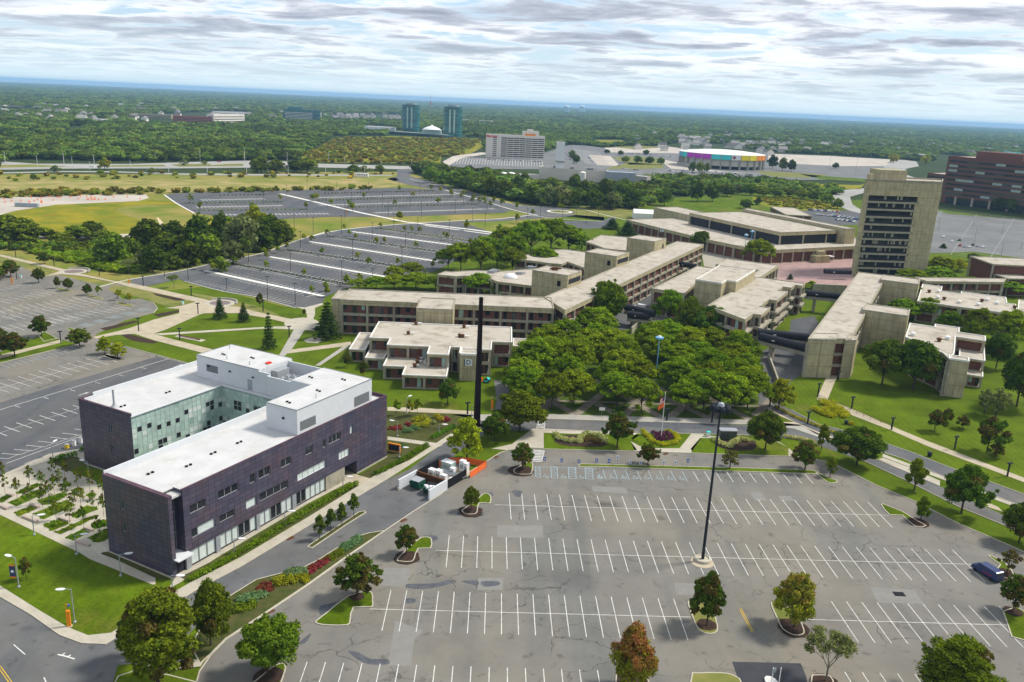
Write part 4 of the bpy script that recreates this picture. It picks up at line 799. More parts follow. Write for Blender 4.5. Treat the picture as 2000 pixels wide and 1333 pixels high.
for x, y, s_ in ((820, 648, 1), (1745, 372, 1)):
    p = G(*b5([(x, y)])[0]); pw.add([(*(p+WD*1.6)[:2], .037), (*(p+WD*.3+WN*.45)[:2], .037), (*(p+WD*.3-WN*.45)[:2], .037)], [(0, 1, 2)]); pw.strip([p+WD*.3, p-WD*1.6], -.12, .12, .037)
# dark lots
for a_, b_ in WALKS[:4]: lotrow((a_[0]+14, a_[1]+3), (b_[0]-16, b_[1]-3), z=.03, stripe=False, wl=.32)
for a_, b_ in HEDG: lotrow((a_[0]+16, a_[1]+3), (b_[0]-10, b_[1]-2), z=.03, stripe=False, wl=.32)
lotrow((375, 552), (560, 595), z=.03, stripe=False, both=False, wl=.2)
ch = crop(500, 120, .25)
H2 = [((540, 1035), (1380, 1015)), ((490, 1090), (1540, 1062)), ((720, 1145), (1730, 1120))]
S2 = [((450, 1066), (1560, 1040)), ((500, 1125), (1640, 1093)), ((930, 1185), (1860, 1152)), ((-420, 1085), (60, 1075)), ((-460, 1140), (200, 1128)), ((-300, 1200), (560, 1192))]
H3 = [((-280, 1052), (60, 1044)), ((-520, 1110), (200, 1100)), ((-440, 1168), (400, 1160))]
for s_ in S2:
    p, q = ch(s_); lotrow(p, q, z=.03, stripe=False, wl=.32); b = MB(); b.strip([G(*p), G(*q)], -.5, .5, .05); b.build('walkway', 'coping_white', kind='structure')
# far lots: one painted grid each
def far_lines(quad, n, wl, z, mb=None):
    A, B, C_, D_ = [G(*p) for p in quad]
    for i in range(n): (mb or pw).strip([A.lerp(D_, i/(n-1)), B.lerp(C_, i/(n-1))], -wl/2, wl/2, z)
pf = MB()
far_lines([(1835, 412), (2100, 436), (2500, 600), (1800, 488)], 26, .5, .05, pf)
far_lines([(1840, 412), (1790, 485), (2400, 600), (2400, 470)], 8, .3, .055, pf)
far_lines([(880, 309), (1060, 313), (1075, 328), (865, 320)], 9, .7, .05); far_lines([(885, 309), (880, 320), (1060, 326), (1058, 313)], 34, .5, .055)
far_lines([(1380, 338), (1460, 352), (1700, 352), (1560, 340)], 9, .4, .05); far_lines([(1240, 332), (1300, 348), (1450, 350), (1340, 336)], 8, .4, .05)
far_lines([(1120, 290), (1145, 320), (1190, 325), (1170, 298)], 12, .4, .05)
for mb_, m_ in ((pw, 'paint_white'), (pf, 'paint_faded'), (pb, 'paint_blue'), (py, 'paint_yellow')): mb_.build('road_markings', m_, kind='structure')
# repairs, drains and damp patches
for q, m in ((ce([(133, 515), (333, 518), (330, 613), (133, 610)]), 'asphalt_patch'), (cf([(1195, 590), (1540, 612), (1620, 720), (1260, 710)]), 'asphalt_patch'), (ce([(1665, 557), (1840, 560), (1880, 655), (1685, 648)]), 'asphalt_patch'), (ce([(285, 105), (640, 108), (645, 205), (285, 200)]), 'asphalt_patch'),
             (cd4([(1090, 850), (1310, 930), (1235, 1000), (1210, 1205), (1028, 1202), (1065, 990)]), 'asphalt_patch'), (cd4([(1000, 440), (1210, 440), (1178, 590), (930, 575)]), 'asphalt_patch'), (cf([(118, 1172), (655, 1185), (700, 1290), (715, 1400), (200, 1400)]), 'asphalt_black'), (cc([(1505, 362), (1770, 372), (1780, 420), (1510, 400)]), 'asphalt_patch'),
             (crop(1200, 860, .25)([(1060, 408), (1150, 408), (1190, 475), (1095, 475)]), 'asphalt_patch'), (crop(1200, 860, .25)([(1280, 435), (1380, 438), (1408, 475), (1300, 475)]), 'asphalt_patch')):
    ground('tarmac_patch', q, m, 0.026)
for q in (cd4([(720, 1090), (800, 1100), (900, 1150), (1020, 1150), (1040, 1190), (900, 1195), (800, 1160)]), cd4([(500, 740), (640, 700), (710, 650), (600, 740), (510, 810)]), cd4([(1180, 565), (1400, 560), (1500, 530), (1540, 555), (1360, 600), (1200, 600)]), cd4([(1165, 680), (1240, 678), (1240, 710), (1170, 715)]), cc([(890, 395), (955, 400), (950, 440), (905, 440)]), cd4([(1300, 190), (1400, 185), (1420, 215), (1380, 235), (1370, 205)]),
          ce([(160, 545), (290, 545), (295, 575), (180, 585)]), cc([(450, 570), (520, 510), (480, 560), (500, 590), (650, 592), (648, 560), (620, 580), (480, 590)]), cc([(630, 420), (720, 408), (730, 440), (700, 418)]), cd4([(350, 1010), (430, 950), (400, 1010), (350, 1040)]), cc([(610, 1135), (500, 1110), (490, 1100), (610, 1100)]), c8([(900, 480), (1300, 500), (1780, 530), (1780, 560), (1200, 545), (960, 520)])):
    ground('damp_patch', q, 'asphalt_sealed', 0.029, 3)
for x, y in ((527, 1195), (788, 1017), (968, 893), (1300, 887), (567, 1052)):
    p = G(x, y); b = MB(); b.box(-.8, .8, -.45, .45, 0, .05); b.box(-.7, .7, -.35, .35, .05, .06); o = b.build('drain_grate', 'wood_brown', kind='structure'); o.location = (p.x, p.y, .02); o.rotation_euler.z = R(45)
b = MB(); p = G(1756, 1161); b.box(p.x-1, p.x+1, p.y-.7, p.y+.7, 0, .05); b.build('drain_grate', 'black', kind='structure')
# ------------------------------------------------------------------ buildings
def facade(mb, T, x0, x1, z0, z1, ops, dep, mi=0):
    """wall skin with real openings; T maps (along, out, z) to local coordinates, out > 0 is outward"""
    xs = sorted({x0, x1, *[o[0] for o in ops], *[o[1] for o in ops]}); zs = sorted({z0, z1, *[o[2] for o in ops], *[o[3] for o in ops]})
    def inop(x, z): return any(o[0] < x < o[1] and o[2] < z < o[3] for o in ops)
    for j in range(len(zs)-1):
        i = 0
        while i < len(xs)-1:
            if inop((xs[i]+xs[i+1])/2, (zs[j]+zs[j+1])/2): i += 1; continue
            k = i
            while k < len(xs)-1 and not inop((xs[k]+xs[k+1])/2, (zs[j]+zs[j+1])/2): k += 1
            mb.add([T(xs[i], 0, zs[j]), T(xs[k], 0, zs[j]), T(xs[k], 0, zs[j+1]), T(xs[i], 0, zs[j+1])], [(0, 1, 2, 3)], mi); i = k
    for a, b_, c, d in [o[:4] for o in ops]:
        for q in (((a, c), (b_, c)), ((b_, c), (b_, d)), ((b_, d), (a, d)), ((a, d), (a, c))):
            (p0, w0), (p1, w1) = q; mb.add([T(p0, 0, w0), T(p1, 0, w1), T(p1, -dep, w1), T(p0, -dep, w0)], [(0, 1, 2, 3)], mi)
def window(T, o, dep, parent, pane='glass_dark', frame='frame_grey', n=2, kids=True):
    a, b_, c, d = o[:4]; f = MB(); w_ = .09
    def bar(x0, x1, z0, z1, mb, o0, o1):
        q = [T(x, y, z) for z in (z0, z1) for x, y in ((x0, o1), (x1, o1), (x1, o0), (x0, o0))]; mb.add(q, [(0, 3, 2, 1), (4, 5, 6, 7), (0, 1, 5, 4), (1, 2, 6, 5), (2, 3, 7, 6), (3, 0, 4, 7)])
    e = .004
    bar(a+e, b_-e, c+e, c+w_, f, -dep, -dep+.14); bar(a+e, b_-e, d-w_, d-e, f, -dep, -dep+.14)
    for k in range(n+1):
        x = a+w_/2+e+(b_-a-w_-2*e)*k/n; bar(x-w_/2, x+w_/2, c+w_, d-w_, f, -dep+.002, -dep+.138)
    fo = f.build('window', frame, parent)
    p = MB(); bar(a+w_, b_-w_, c+w_, d-w_, p, -dep+.01, -dep+.05); p.build('pane', pane, fo)
    return fo
TH = R(62.5)
hall = thing('office_building', 'long three storey office building clad in dark purple panels with white roof and glass courtyard', 'building', (-56.04, 131.78, 0), TH)
SE = lambda x, o, z: (x, -o, z)                    # faces the service drive
SW = lambda x, o, z: (-3.3-o, x, z)                # x runs along b
b = MB()
up = [(1.4, 5.1, 10.4, 12.1), (7.9, 12.8, 10.5, 12.1), (15.7, 17.2, 10.45, 12.3), (18.1, 21.2, 10.5, 12.3), (24.1, 27.1, 10.5, 12.2), (31.3, 33.5, 10.6, 12.4), (36.6, 37.8, 10.4, 12.2), (38.6, 42.6, 10.5, 12.3), (45.7, 46.8, 10.5, 12.3)]
mid = [(1.5, 6.9, 5.6, 7.4), (7.9, 11.6, 5.7, 7.2), (14.5, 17.2, 5.6, 7.4), (18.1, 25.9, 5.7, 7.4), (28.7, 37.5, 5.8, 7.5), (41.8, 45.4, 5.7, 7.5)]
facade(b, SE, 0, 59.3, 3.6, 15.7, up+mid, .35)
facade(b, SE, 48.0, 59.3, .35, 3.6, [], .35)
# end slab facing the lawn, with its thickness
SWf = lambda x, o, z: (-3.3-o, 16.5-x, z)          # left to right as seen from outside
facade(b, SWf, 0, 16.9, .35, 15.7, [(4.2, 5.2, 10.0, 11.8), (4.2, 5.2, 5.6, 7.3)], .35)
b.add([(-3.3, -.4, .35), (-2.5, -.4, .35), (-2.5, -.4, 15.7), (-3.3, -.4, 15.7)], [(0, 1, 2, 3)])
b.add([(-2.5, -.4, .35), (-2.5, 2.3, .35), (-2.5, 2.3, 15.7), (-2.5, -.4, 15.7)], [(0, 1, 2, 3)])
b.add([(0, 0, 3.6), (0, 2.3, 3.6), (0, 2.3, 15.7), (0, 0, 15.7)], [(3, 2, 1, 0)])
b.add([(59.3, 0, 0), (59.3, 53.7, 0), (59.3, 53.7, 15.7), (59.3, 0, 15.7)], [(0, 1, 2, 3)])
b.add([(48, 0, .35), (48, 4, .35), (48, 4, 3.6), (48, 0, 3.6)], [(3, 2, 1, 0)])
NWf = lambda x, o, z: (18.6-o, 53.8-x, z)
facade(b, NWf, 0, 17.1, .35, 15.7, [(9.6, 10.5, 9.8, 11.7), (9.6, 10.5, 5.2, 7.0)], .35)
b.add([(18.6, 53.8, 0), (59.3, 53.8, 0), (59.3, 53.8, 15.7), (18.6, 53.8, 15.7)], [(3, 2, 1, 0)])
b.box(0, 48, 0, .34, 3.42, 3.6)
b.build('wall', 'purple_panel', hall)
for i, o in enumerate(up): window(SE, o, .33, hall, 'glass_dark' if i != 8 else 'pane_white', n=max(1, round((o[1]-o[0])/1.5)))
window(SE, mid[0][:1]+(3.0,)+mid[0][2:], .33, hall, n=1); window(SE, (3.0, 6.9, 5.6, 7.4), .33, hall, 'pane_white', n=1)
window(SE, mid[1], .33, hall); window(SE, mid[2], .33, hall, 'pane_white', n=1); window(SE, mid[3], .33, hall, n=4)
window(SE, mid[4], .33, hall, 'pane_white', 'frame_white', n=5); window(SE, mid[5], .33, hall, 'pane_white', 'frame_white', n=3)
for T, ys in ((SWf, ((4.2, 5.2, 10.0, 11.8), (4.2, 5.2, 5.6, 7.3))), (NWf, ((9.6, 10.5, 9.8, 11.7), (9.6, 10.5, 5.2, 7.0)))):
    for o in ys: window(T, o, .33, hall, 'glass_tint', n=1)
for x0, x1, n in ((1.2, 6.8, 3), (7.9, 17.0, 6), (18.0, 27.1, 6), (28.3, 37.4, 6)):   # ground floor bays
    for k in range(n):
        w_ = (x1-x0)/n; window(SE, (x0+w_*k, x0+w_*(k+1)-.05, .45, 3.4), .38, hall, 'glass_dark' if (k*5+int(x0)) % 6 in (3, 4) else 'pane_white', 'frame_grey', n=1)
for x0, x1 in ((0, 1.15), (6.85, 7.85), (17.05, 17.95), (27.15, 28.25)): b = MB(); b.box(x0, x1, .03, .8, 0, 3.42); b.build('pier', 'steel_grey', hall)
b = MB(); b.box(37.5, 43.8, .04, .6, 0, 4.9 if 0 else 3.42); b.box(43.8, 44.1, .3, 14, 0, 3.42); b.build('concrete_wall', 'concrete_trim', hall)
b = MB(); b.box(-2.45, 43.5, .42, 15, .02, 3.41); b.build('ground_floor', 'dark_panel', hall)
b = MB(); b.box(-3.35, -3.2, -.45, 16.55, 0, .345); b.box(18.5, 18.7, 36.7, 53.9, 0, .345); b.box(48, 59.4, -.1, .1, 0, .345); b.split('plinth', 'walk', hall)
# roof decks, copings, parapets
b = MB(); b.prism([(-2.5, .35), (59.0, .35), (59.0, 53.4), (19.0, 53.4), (19.0, 37.3), (43.7, 37.3), (43.7, 16.2), (-2.5, 16.2)], 14.6, 15.0); b.build('roof', 'white_roof', hall)
b = MB(); b.box(-3.0, 37.4, 16.2, 16.5, 15.0, 16.25); b.box(22, 51.7, 53.4, 53.7, 15.0, 16.2); b.box(19.0, 21.9, 52.2, 52.4, 15.0, 16.0); b.box(43.4, 43.7, 16.5, 24, 15, 15.4); b.box(43.7, 44.2, 24, 37.3, 15.0, 15.05); b.split('parapet', 'white_panel', hall)
b = MB(); b.box(-3.36, -2.5, -.46, 16.56, 15.7, 15.78); b.box(-.02, 59.36, -.06, .36, 15.702, 15.782); b.box(18.54, 19.0, 36.9, 53.86, 15.7, 15.78); b.box(19.0, 59.3, 53.42, 53.86, 15.704, 15.784); b.box(59.0, 59.36, .36, 53.4, 15.7, 15.78); b.box(19, 59, 53.41, 53.79, 15.0, 15.7)
b.box(59.01, 59.29, .3, 53.4, 15, 15.7); b.box(0, 59, .01, .34, 15.0, 15.7); b.box(-3.28, -2.52, -.38, 16.4, 15.0, 15.69); b.box(18.62, 19, 37, 53.4, 15, 15.7); b.split('coping', 'purple_edge', hall)
# slot glazing and canopy
b = MB(); b.box(-2.5, 0, 2.3, 2.4, 3.0, 15.4, 0)
for z in (3.0, 6.9, 10.9, 13.6): b.box(-2.5, 0, 2.2, 2.3, z, z+.2, 1)
for x in (-2.45, -1.3, -.1): b.box(x, x+.08, 2.22, 2.3, 3.2, 15.4, 1)
b.build('stair_window', ['glass_tint', 'frame_grey'], hall)
b = MB(); b.box(-3.0, .4, -1.6, 2.2, 3.5, 3.7); b.build('canopy', 'white_panel', hall)
b = MB(); b.box(-2.4, -.1, 2.25, 2.38, .1, 3.0); b.build('door', 'glass_tint', hall)
# courtyard curtain walls
def curtain(T, L_, z0, z1, seed):
    rr = random.Random(seed); fr = MB(); n = round(L_/1.25); w_ = L_/n; rowsz = [0, 1.5, 2.4, 3.9, 5.1, 6.3, 7.6, 8.4, 9.9, 11.1, 12.3, 13.6, z1]
    pn = MB()
    for i in range(n):
        for j in range(len(rowsz)-1):
            band = j in (4, 5, 8, 9); q = rr.random()
            m_ = (1 if q < (.42 if (i//3) % 2 else .12) else 2 if q < .5 else 0) if band else (3 if q < .14 else 0)
            a, b_, c, d = i*w_+.04, (i+1)*w_-.04, rowsz[j]+.05, rowsz[j+1]-.05
            pn.add([T(a, 0, c), T(b_, 0, c), T(b_, 0, d), T(a, 0, d)], [(0, 1, 2, 3)], m_)
    for i in range(n+1):
        a = min(max(i*w_, .05), L_-.05); fr.add([T(a-.04, .06, 0), T(a+.04, .06, 0), T(a+.04, .06, z1), T(a-.04, .06, z1), T(a-.04, 0, 0), T(a+.04, 0, 0), T(a+.04, 0, z1), T(a-.04, 0, z1)], [(0, 1, 2, 3), (0, 3, 7, 4), (1, 5, 6, 2)])
    for z in rowsz: fr.add([T(0, .05, z-.05), T(L_, .05, z-.05), T(L_, .05, z+.05), T(0, .05, z+.05)], [(0, 1, 2, 3)])
    c = pn.build('curtain_wall', ['pane_green', 'glass_dark', 'pane_white', 'pane_green2'], hall); fr.build('frame', 'frame_green', c)
    bk = MB(); bk.add([T(0, -.1, 0), T(L_, -.1, 0), T(L_, -.1, z1), T(0, -.1, z1)], [(0, 1, 2, 3)]); bk.build('backing', 'glass_dark', c)
curtain(lambda x, o, z: (18.7+x, 36.9-o, z), 25.0, 0, 15.0, 3)
curtain(lambda x, o, z: (43.7-o, 36.9-x, z), 20.4, 0, 15.0, 4)
b = MB(); b.box(18.6, 43.7, 36.6, 36.9, 15.0, 15.25); b.build('coping', 'white_panel', hall)
b = MB(); b.add([(-2.5, 16.5, 0), (43.7, 16.5, 0), (43.7, 16.5, 15.1), (-2.5, 16.5, 15.1)], [(3, 2, 1, 0)]); b.build('court_wall', 'pane_green2', hall)
# roof penthouses
ph = MB(); P1 = [(45.4, 22.9), (56.6, 22.9), (56.6, 46.6), (45.4, 46.6)]
ph.box(30.6, 55.4, 1.4, 9.8, 15.02, 20.5); ph.box(44.4, 55.4, 9.8, 15.6, 15.02, 20.5); ph.box(45.4, 56.6, 26.4, 46.6, 15.02, 20.5)
ph.box(44.4, 44.7, 15.6, 22.9, 15.02, 20.0); ph.box(45.4, 45.7, 22.9, 26.4, 15.02, 20.2); ph.box(55.3, 55.6, 15.6, 26.4, 15.02, 20.2); ph.box(44.4, 45.4, 22.8, 23.0, 15.02, 20.0)
pho = ph.build('penthouse', 'white_panel', hall)
b = MB(); b.box(30.8, 55.2, 1.6, 9.6, 20.5, 20.56); b.box(44.6, 55.2, 9.6, 15.4, 20.505, 20.565); b.box(45.6, 56.4, 26.6, 46.4, 20.5, 20.56); b.build('roof', 'white_roof', pho)
b = MB(); b.box(30.55, 55.45, 1.35, 1.55, 20.5, 20.62); b.box(30.55, 30.75, 1.55, 9.85, 20.5, 20.62); b.box(45.35, 45.55, 26.35, 46.65, 20.5, 20.62); b.box(45.55, 56.65, 46.45, 46.65, 20.5, 20.62); b.box(56.45, 56.65, 26.35, 46.4, 20.5, 20.62); b.box(55.25, 55.45, 1.6, 15.6, 20.5, 20.62); b.split('coping', 'louvre', pho)
for T, o in ((lambda x, o_, z: (x, 1.4-o_, z), (31.4, 36.2, 15.8, 17.8)), (lambda x, o_, z: (x, 1.4-o_, z), (49.0, 54.4, 15.6, 17.9)), (lambda x, o_, z: (45.4-o_, 46.6-x, z), (3.2, 7.0, 17.0, 18.8))):
    b = MB(); b.add([T(o[0], .03, o[2]), T(o[1], .03, o[2]), T(o[1], .03, o[3]), T(o[0], .03, o[3])], [(0, 1, 2, 3)]); b.build('louvre_vent', 'louvre', pho)
b = MB(); b.box(45.33, 45.4, 28.6, 30.0, 15.1, 17.6); b.build('door', 'steel_grey', pho)
for x, y in ((30.55, 5), (45.35, 35.5), (45.35, 42.5), (45.35, 28.1)):
    b = MB(); b.box(x-.35, x, y-.2, y+.2, 18 if x < 40 else 18.3, 18.35 if x < 40 else 18.6); b.build('wall_lamp', 'black', pho)
for i in range(6):
    b = MB(); x, y = 47.2+1.9*(i % 3), 19.4+2.2*(i//3); b.lathe([(.8, 15.02), (.8, 16.8), (.95, 16.9), (.95, 18.7), (.7, 18.7), (.65, 18.4)], 14, (x, y)); b.build('cooling_fan', 'steel_grey', hall)
b = MB(); b.box(49, 53, 24, 26, 15.02, 19.6); b.build('cooling_unit', 'steel_grey', hall)
b = MB(); b.tube((20.9, 45, 15), (20.9, 45, 18.9), .22, .22, 10); b.lathe([(.8, 15.02), (.35, 15.4), (.24, 15.9)], 12, (20.9, 45)); b.build('flue', 'steel_grey', hall)
for x, y in ((21.5, 43.6), (33, 43), (8, 8), (14.5, 8.6), (21, 8.4), (2, 11)):
    for s_ in (0, .95): b = MB(); b.lathe([(.28, 15.0), (.28, 15.25), (.1, 15.3)], 10, (x+s_, y)); b.build('roof_drain', 'black', hall)
for x, y in ((33, 5.5), (42, 5.2), (51, 5.6), (48, 12.6), (51, 33.5), (49, 41)):
    for s_ in (0, 1): b = MB(); b.lathe([(.28, 20.56), (.28, 20.8), (.1, 20.85)], 10, (x+.2*s_, y+.9*s_)); b.build('roof_drain', 'black', pho)
for x, y in ((46.9, 30.7), (46.9, 38), (38.5, 3.2), (53.5, 44)):
    b = MB(); b.tube((x, y, 20.5 if x > 40 or y < 9 else 15), (x, y, 21.5), .09, n=6); b.build('vent_pipe', 'frame_grey', pho)
b = MB(); b.box(49.6, 50.9, 27.5, 28.4, 20.56, 20.9); b.build('roof_hatch', 'red', pho)
b = MB()
for y in (25.3, 25.9): b.tube((47.5, y, 15.1), (47.5, y, 21.6), .05, n=5)
for k in range(12): b.tube((47.5, 25.3, 15.6+k*.5), (47.5, 25.9, 15.6+k*.5), .03, n=4)
b.build('ladder', 'frame_white', pho)
# ---- brutalist college blocks
def college(name, label, px, z, z0=0.0, f=None, storeys=2, ang=None, pier=6.6, solid=False, white=False, fascia=1.5, wins=True, cat='building', group=None, maxwin=90, wallm='brick', ledge=.22):
    pts = [G(*p, z) for p in (f(px) if f else px)]; Q, c, a = snap(pts, ang); root = thing(name, label, cat, c, a, group)
    tm = 'coping_white' if white else 'concrete_trim'
    b = MB(); b.ring(Q, offset(Q, .40), z-(.35 if not solid else .6), z); b.build('coping', tm, root)
    b = MB(); b.sheet(offset(Q, .38), z-.30); b.build('roof', 'roof_gravel', root)
    if solid:
        b = MB(); b.prism(offset(Q, .02), z0, z-.32); b.build('wall', 'concrete', root); return root, Q, c, a
    b = MB(); b.prism(offset(Q, .04), z-fascia, z-.34); b.build('fascia', 'concrete', root)
    core = offset(Q, .95); b = MB(); b.prism(core, z0, z-fascia+.01); b.build('wall', wallm, root)
    H_ = (z-fascia-z0); sh = H_/storeys
    for k in range(storeys):
        b = MB(); o_ = offset(Q, ledge if k else .35); zz = z0+sh*k
        b.prism(o_, zz-(.35 if k else 0), zz+(.55 if k else .3)); b.build('floor_band', 'concrete_trim', root)
    nw = npr = 0; n = len(Q)
    for i in range(n):
        A, B = Q[i], Q[(i+1) % n]; d = B-A; L_ = d.length
        if L_ < 2: continue
        e = d/L_; nn = Vector((-e.y, e.x)); m_ = max(1, round(L_/pier))
        # skip what faces away from the street side: inward normal towards the camera
        wn = Vector((nn.x*math.cos(a)-nn.y*math.sin(a), nn.x*math.sin(a)+nn.y*math.cos(a)))
        if wn.y < -0.5: continue
        for k in range(m_+1):
            if npr > 95: break
            p = A+e*min(max(L_*k/m_, .42), L_-.42)+nn*.45; w_ = .36; q = [p+e*w_+nn*w_, p-e*w_+nn*w_, p-e*w_-nn*w_, p+e*w_-nn*w_]
            b = MB(); b.prism([tuple(v) for v in q], z0, z-fascia+.02); b.build('pier', 'concrete_trim', root); npr += 1
        if not wins: continue
        for s_ in range(storeys):
            for k in range(m_):
                bw = L_/m_; x0 = bw*k+1.0; x1 = bw*(k+1)-1.0; zz = z0+sh*s_+(.57 if s_ else .32); z1 = z0+sh*(s_+1)-(.37 if s_ < storeys-1 else .02)
                spans = [(x0, x0+min(1.15, bw*.2)), (x1-min(1.15, bw*.2), x1)]+([((x0+x1)/2-.7, (x0+x1)/2+.9)] if bw > 8 else [])
                for u0, u1 in spans:
                    if nw >= maxwin or u1-u0 < .3: continue
                    p, q_ = A+e*u0+nn*.90, A+e*u1+nn*.90; b = MB(); b.prism([tuple(p), tuple(q_), tuple(q_+nn*.08), tuple(p+nn*.08)], zz+(.0 if random.random() < .7 else sh*.3), z1); b.build('window', 'glass_dark' if random.random() < .85 else 'pane_green2', root); nw += 1
    return root, Q, c, a
def text_mesh(cu, name, parent, loc, m):
    tmp = bpy.data.objects.new('tmp', cu); S.collection.objects.link(tmp); bpy.context.view_layer.update(); me = bpy.data.meshes.new_from_object(tmp); bpy.data.objects.remove(tmp)
    me.materials.clear(); me.materials.append(MATS[m]); o = bpy.data.objects.new(name, me); S.collection.objects.link(o); o.parent = parent; o.location = loc; o.rotation_euler = (R(90), 0, 0)
def sign_letter(txt, P, rz, size=2.0, label='', z=None, bk='white'):
    t = thing('letter_sign', label, 'sign', P, rz, 'building letter signs')
    b = MB(); b.box(-size*.42, size*.58, -.06, 0, -size*.5, size*.5); b.build('panel', bk, t)
    b = MB(); b.box(-size*.58, -size*.42, -.05, 0.0, -size*.5, size*.5); b.build('side_band', 'navy', t)
    cu = bpy.data.curves.new('letter', 'FONT'); cu.body = txt; cu.size = size*.95; cu.extrude = .02; cu.align_x = 'CENTER'; cu.align_y = 'CENTER'; cu.offset = .035; cu.materials.append(MATS['navy'])
    text_mesh(cu, 'letter', t, (size*.08, -.09, 0), 'navy')
f64 = lambda p: [(640+x/4, 560+y/4) for x, y in p]; f12 = lambda p: [(1200+x/4, 380+y/4) for x, y in p]; f15 = lambda p: [(1500+x/4, 450+y/4) for x, y in p]; f80 = lambda p: [(800+x/4, 400+y/4) for x, y in p]
A1 = R(1.0)
college('classroom_block', 'low concrete and brick classroom block with stepped roof behind the black pylon', [(388, 275), (328, 405), (488, 395), (462, 453), (795, 465), (772, 523), (945, 531), (962, 470), (1037, 470), (1024, 520), (1168, 520), (1175, 488), (1280, 492), (1285, 428), (1445, 433), (1438, 312)], 8.6, f=f64, storeys=2, ang=A1, white=True, fascia=1.1, maxwin=70)
college('classroom_wing', 'one storey brick wing with pipes on its roof, nearest the lawn', [(458, 545), (432, 628), (608, 612), (578, 692), (935, 697), (948, 600), (770, 595), (772, 545)], 4.4, f=f64, storeys=1, ang=A1, white=True, fascia=.9, group='one storey wings of the classroom block')
college('classroom_wing', 'small stained one storey wing at the far left of the classroom block', [(240, 357), (172, 490), (328, 492), (340, 360)], 4.4, f=f64, storeys=1, ang=A1, white=True, fascia=.9, group='one storey wings of the classroom block')
college('classroom_wing', 'narrow one storey wing between the stained wing and the lawn wing', [(325, 478), (297, 555), (455, 560), (470, 482)], 4.0, f=f64, storeys=1, ang=A1, white=True, fascia=.9, group='one storey wings of the classroom block')
college('classroom_wing', 'small one storey wing at the right end of the classroom block beside the grove', [(1447, 403), (1447, 462), (1560, 468), (1582, 405)], 4.6, f=f64, storeys=1, ang=A1, white=True, fascia=.9, group='one storey wings of the classroom block')
r_, Q, c, a = college('stair_tower', 'blank concrete stair tower with letter D', [(1050, 480), (1028, 524), (1165, 527), (1180, 480)], 8.75, f=f64, solid=True, ang=A1, white=True)
sign_letter('D', (G(912, 709, 0).x*0+c.x-.1, c.y-max(q.y for q in Q)*1.0-.12, 6.0), A1, 2.1, 'white square sign with dark letter D on the stair tower')
# pipes on that roof
for x, y in ((630, 375), (690, 300), (1055, 400), (1065, 325), (1030, 395)):
    P = G(*f64([(x, y)])[0], 8.3); t = thing('roof_vent', {630: 'rusty exhaust fan on pale pad, leftmost on the classroom block roof', 690: 'exhaust fan at the rear edge of the classroom block roof, left one', 1055: 'exhaust fan with silver duct in the middle of the classroom block roof', 1065: 'exhaust fan at the rear edge of the classroom block roof, right one', 1030: 'small fan at the left end of the silver duct, classroom block roof'}[x], 'roof vent', P, 0, 'exhaust fans on the classroom block')
    b = MB(); b.box(-1.4, 1.6, -.9, .9, 0, .05); b.build('pad', 'walk_warm', t); b = MB(); b.lathe([(.5, .05), (.5, .7), (.65, .75), (.65, 1.0), (.3, 1.2)], 10); b.build('fan', 'wood_brown', t); b = MB(); b.tube((.3, 0, .7), (2.0, .2, .6), .28, n=8); b.build('duct', 'white', t)
for x, y in ((705, 575), (700, 600), (680, 630)):
    P = G(*f64([(x, y)])[0], 4.1); t = thing('roof_vent', 'round exhaust fan on the lawn wing roof, the %s one' % {575: 'rear', 600: 'middle', 630: 'front'}[y], 'roof vent', P, 0, 'exhaust fans on the lawn wing'); b = MB(); b.lathe([(.5, 0), (.5, .8), (.7, .85), (.6, 1.1), (.2, 1.2)], 10); b.build('fan', 'wood_brown', t); b = MB(); b.tube((.2, .1, .8), (1.3, .4, .7), .25, n=8); b.build('duct', 'white', t)
# long spine
MZ = 12.7
college('spine_building', 'long concrete college building, straight front wing behind the classroom block', [(702, 566), (645, 582), (1102, 606), (1060, 579)], MZ, storeys=3, ang=A1, pier=9.6, maxwin=90, fascia=1.9)
college('spine_building', 'long concrete college wing slanting away from the chimney towards the far plaza', [(1060.5, 580), (1106, 606.5), (1377, 475.5), (1320, 473)], MZ+.05, storeys=3, ang=R(63.3), pier=9.6, maxwin=95, fascia=1.7)
college('end_wall_block', 'blank concrete end wall of the long college building beside the spruce', [(664, 567), (645, 583), (664, 584), (702, 568)], MZ-.1, solid=True, ang=A1)
t_, Q, c, a = college('stair_box', 'square concrete box on the front of the long building with dark louvre', [(727, 85), (690, 168), (985, 178), (1000, 92)], MZ+.6, f=f64, z0=.0, solid=True, ang=A1)
b = MB(); my = min(q.y for q in Q); b.box(min(q.x for q in Q)+1, max(q.x for q in Q)-1, my-.06, my-.01, MZ-8.6, MZ-5.6); b.build('louvre_vent', 'dark_panel', t_)
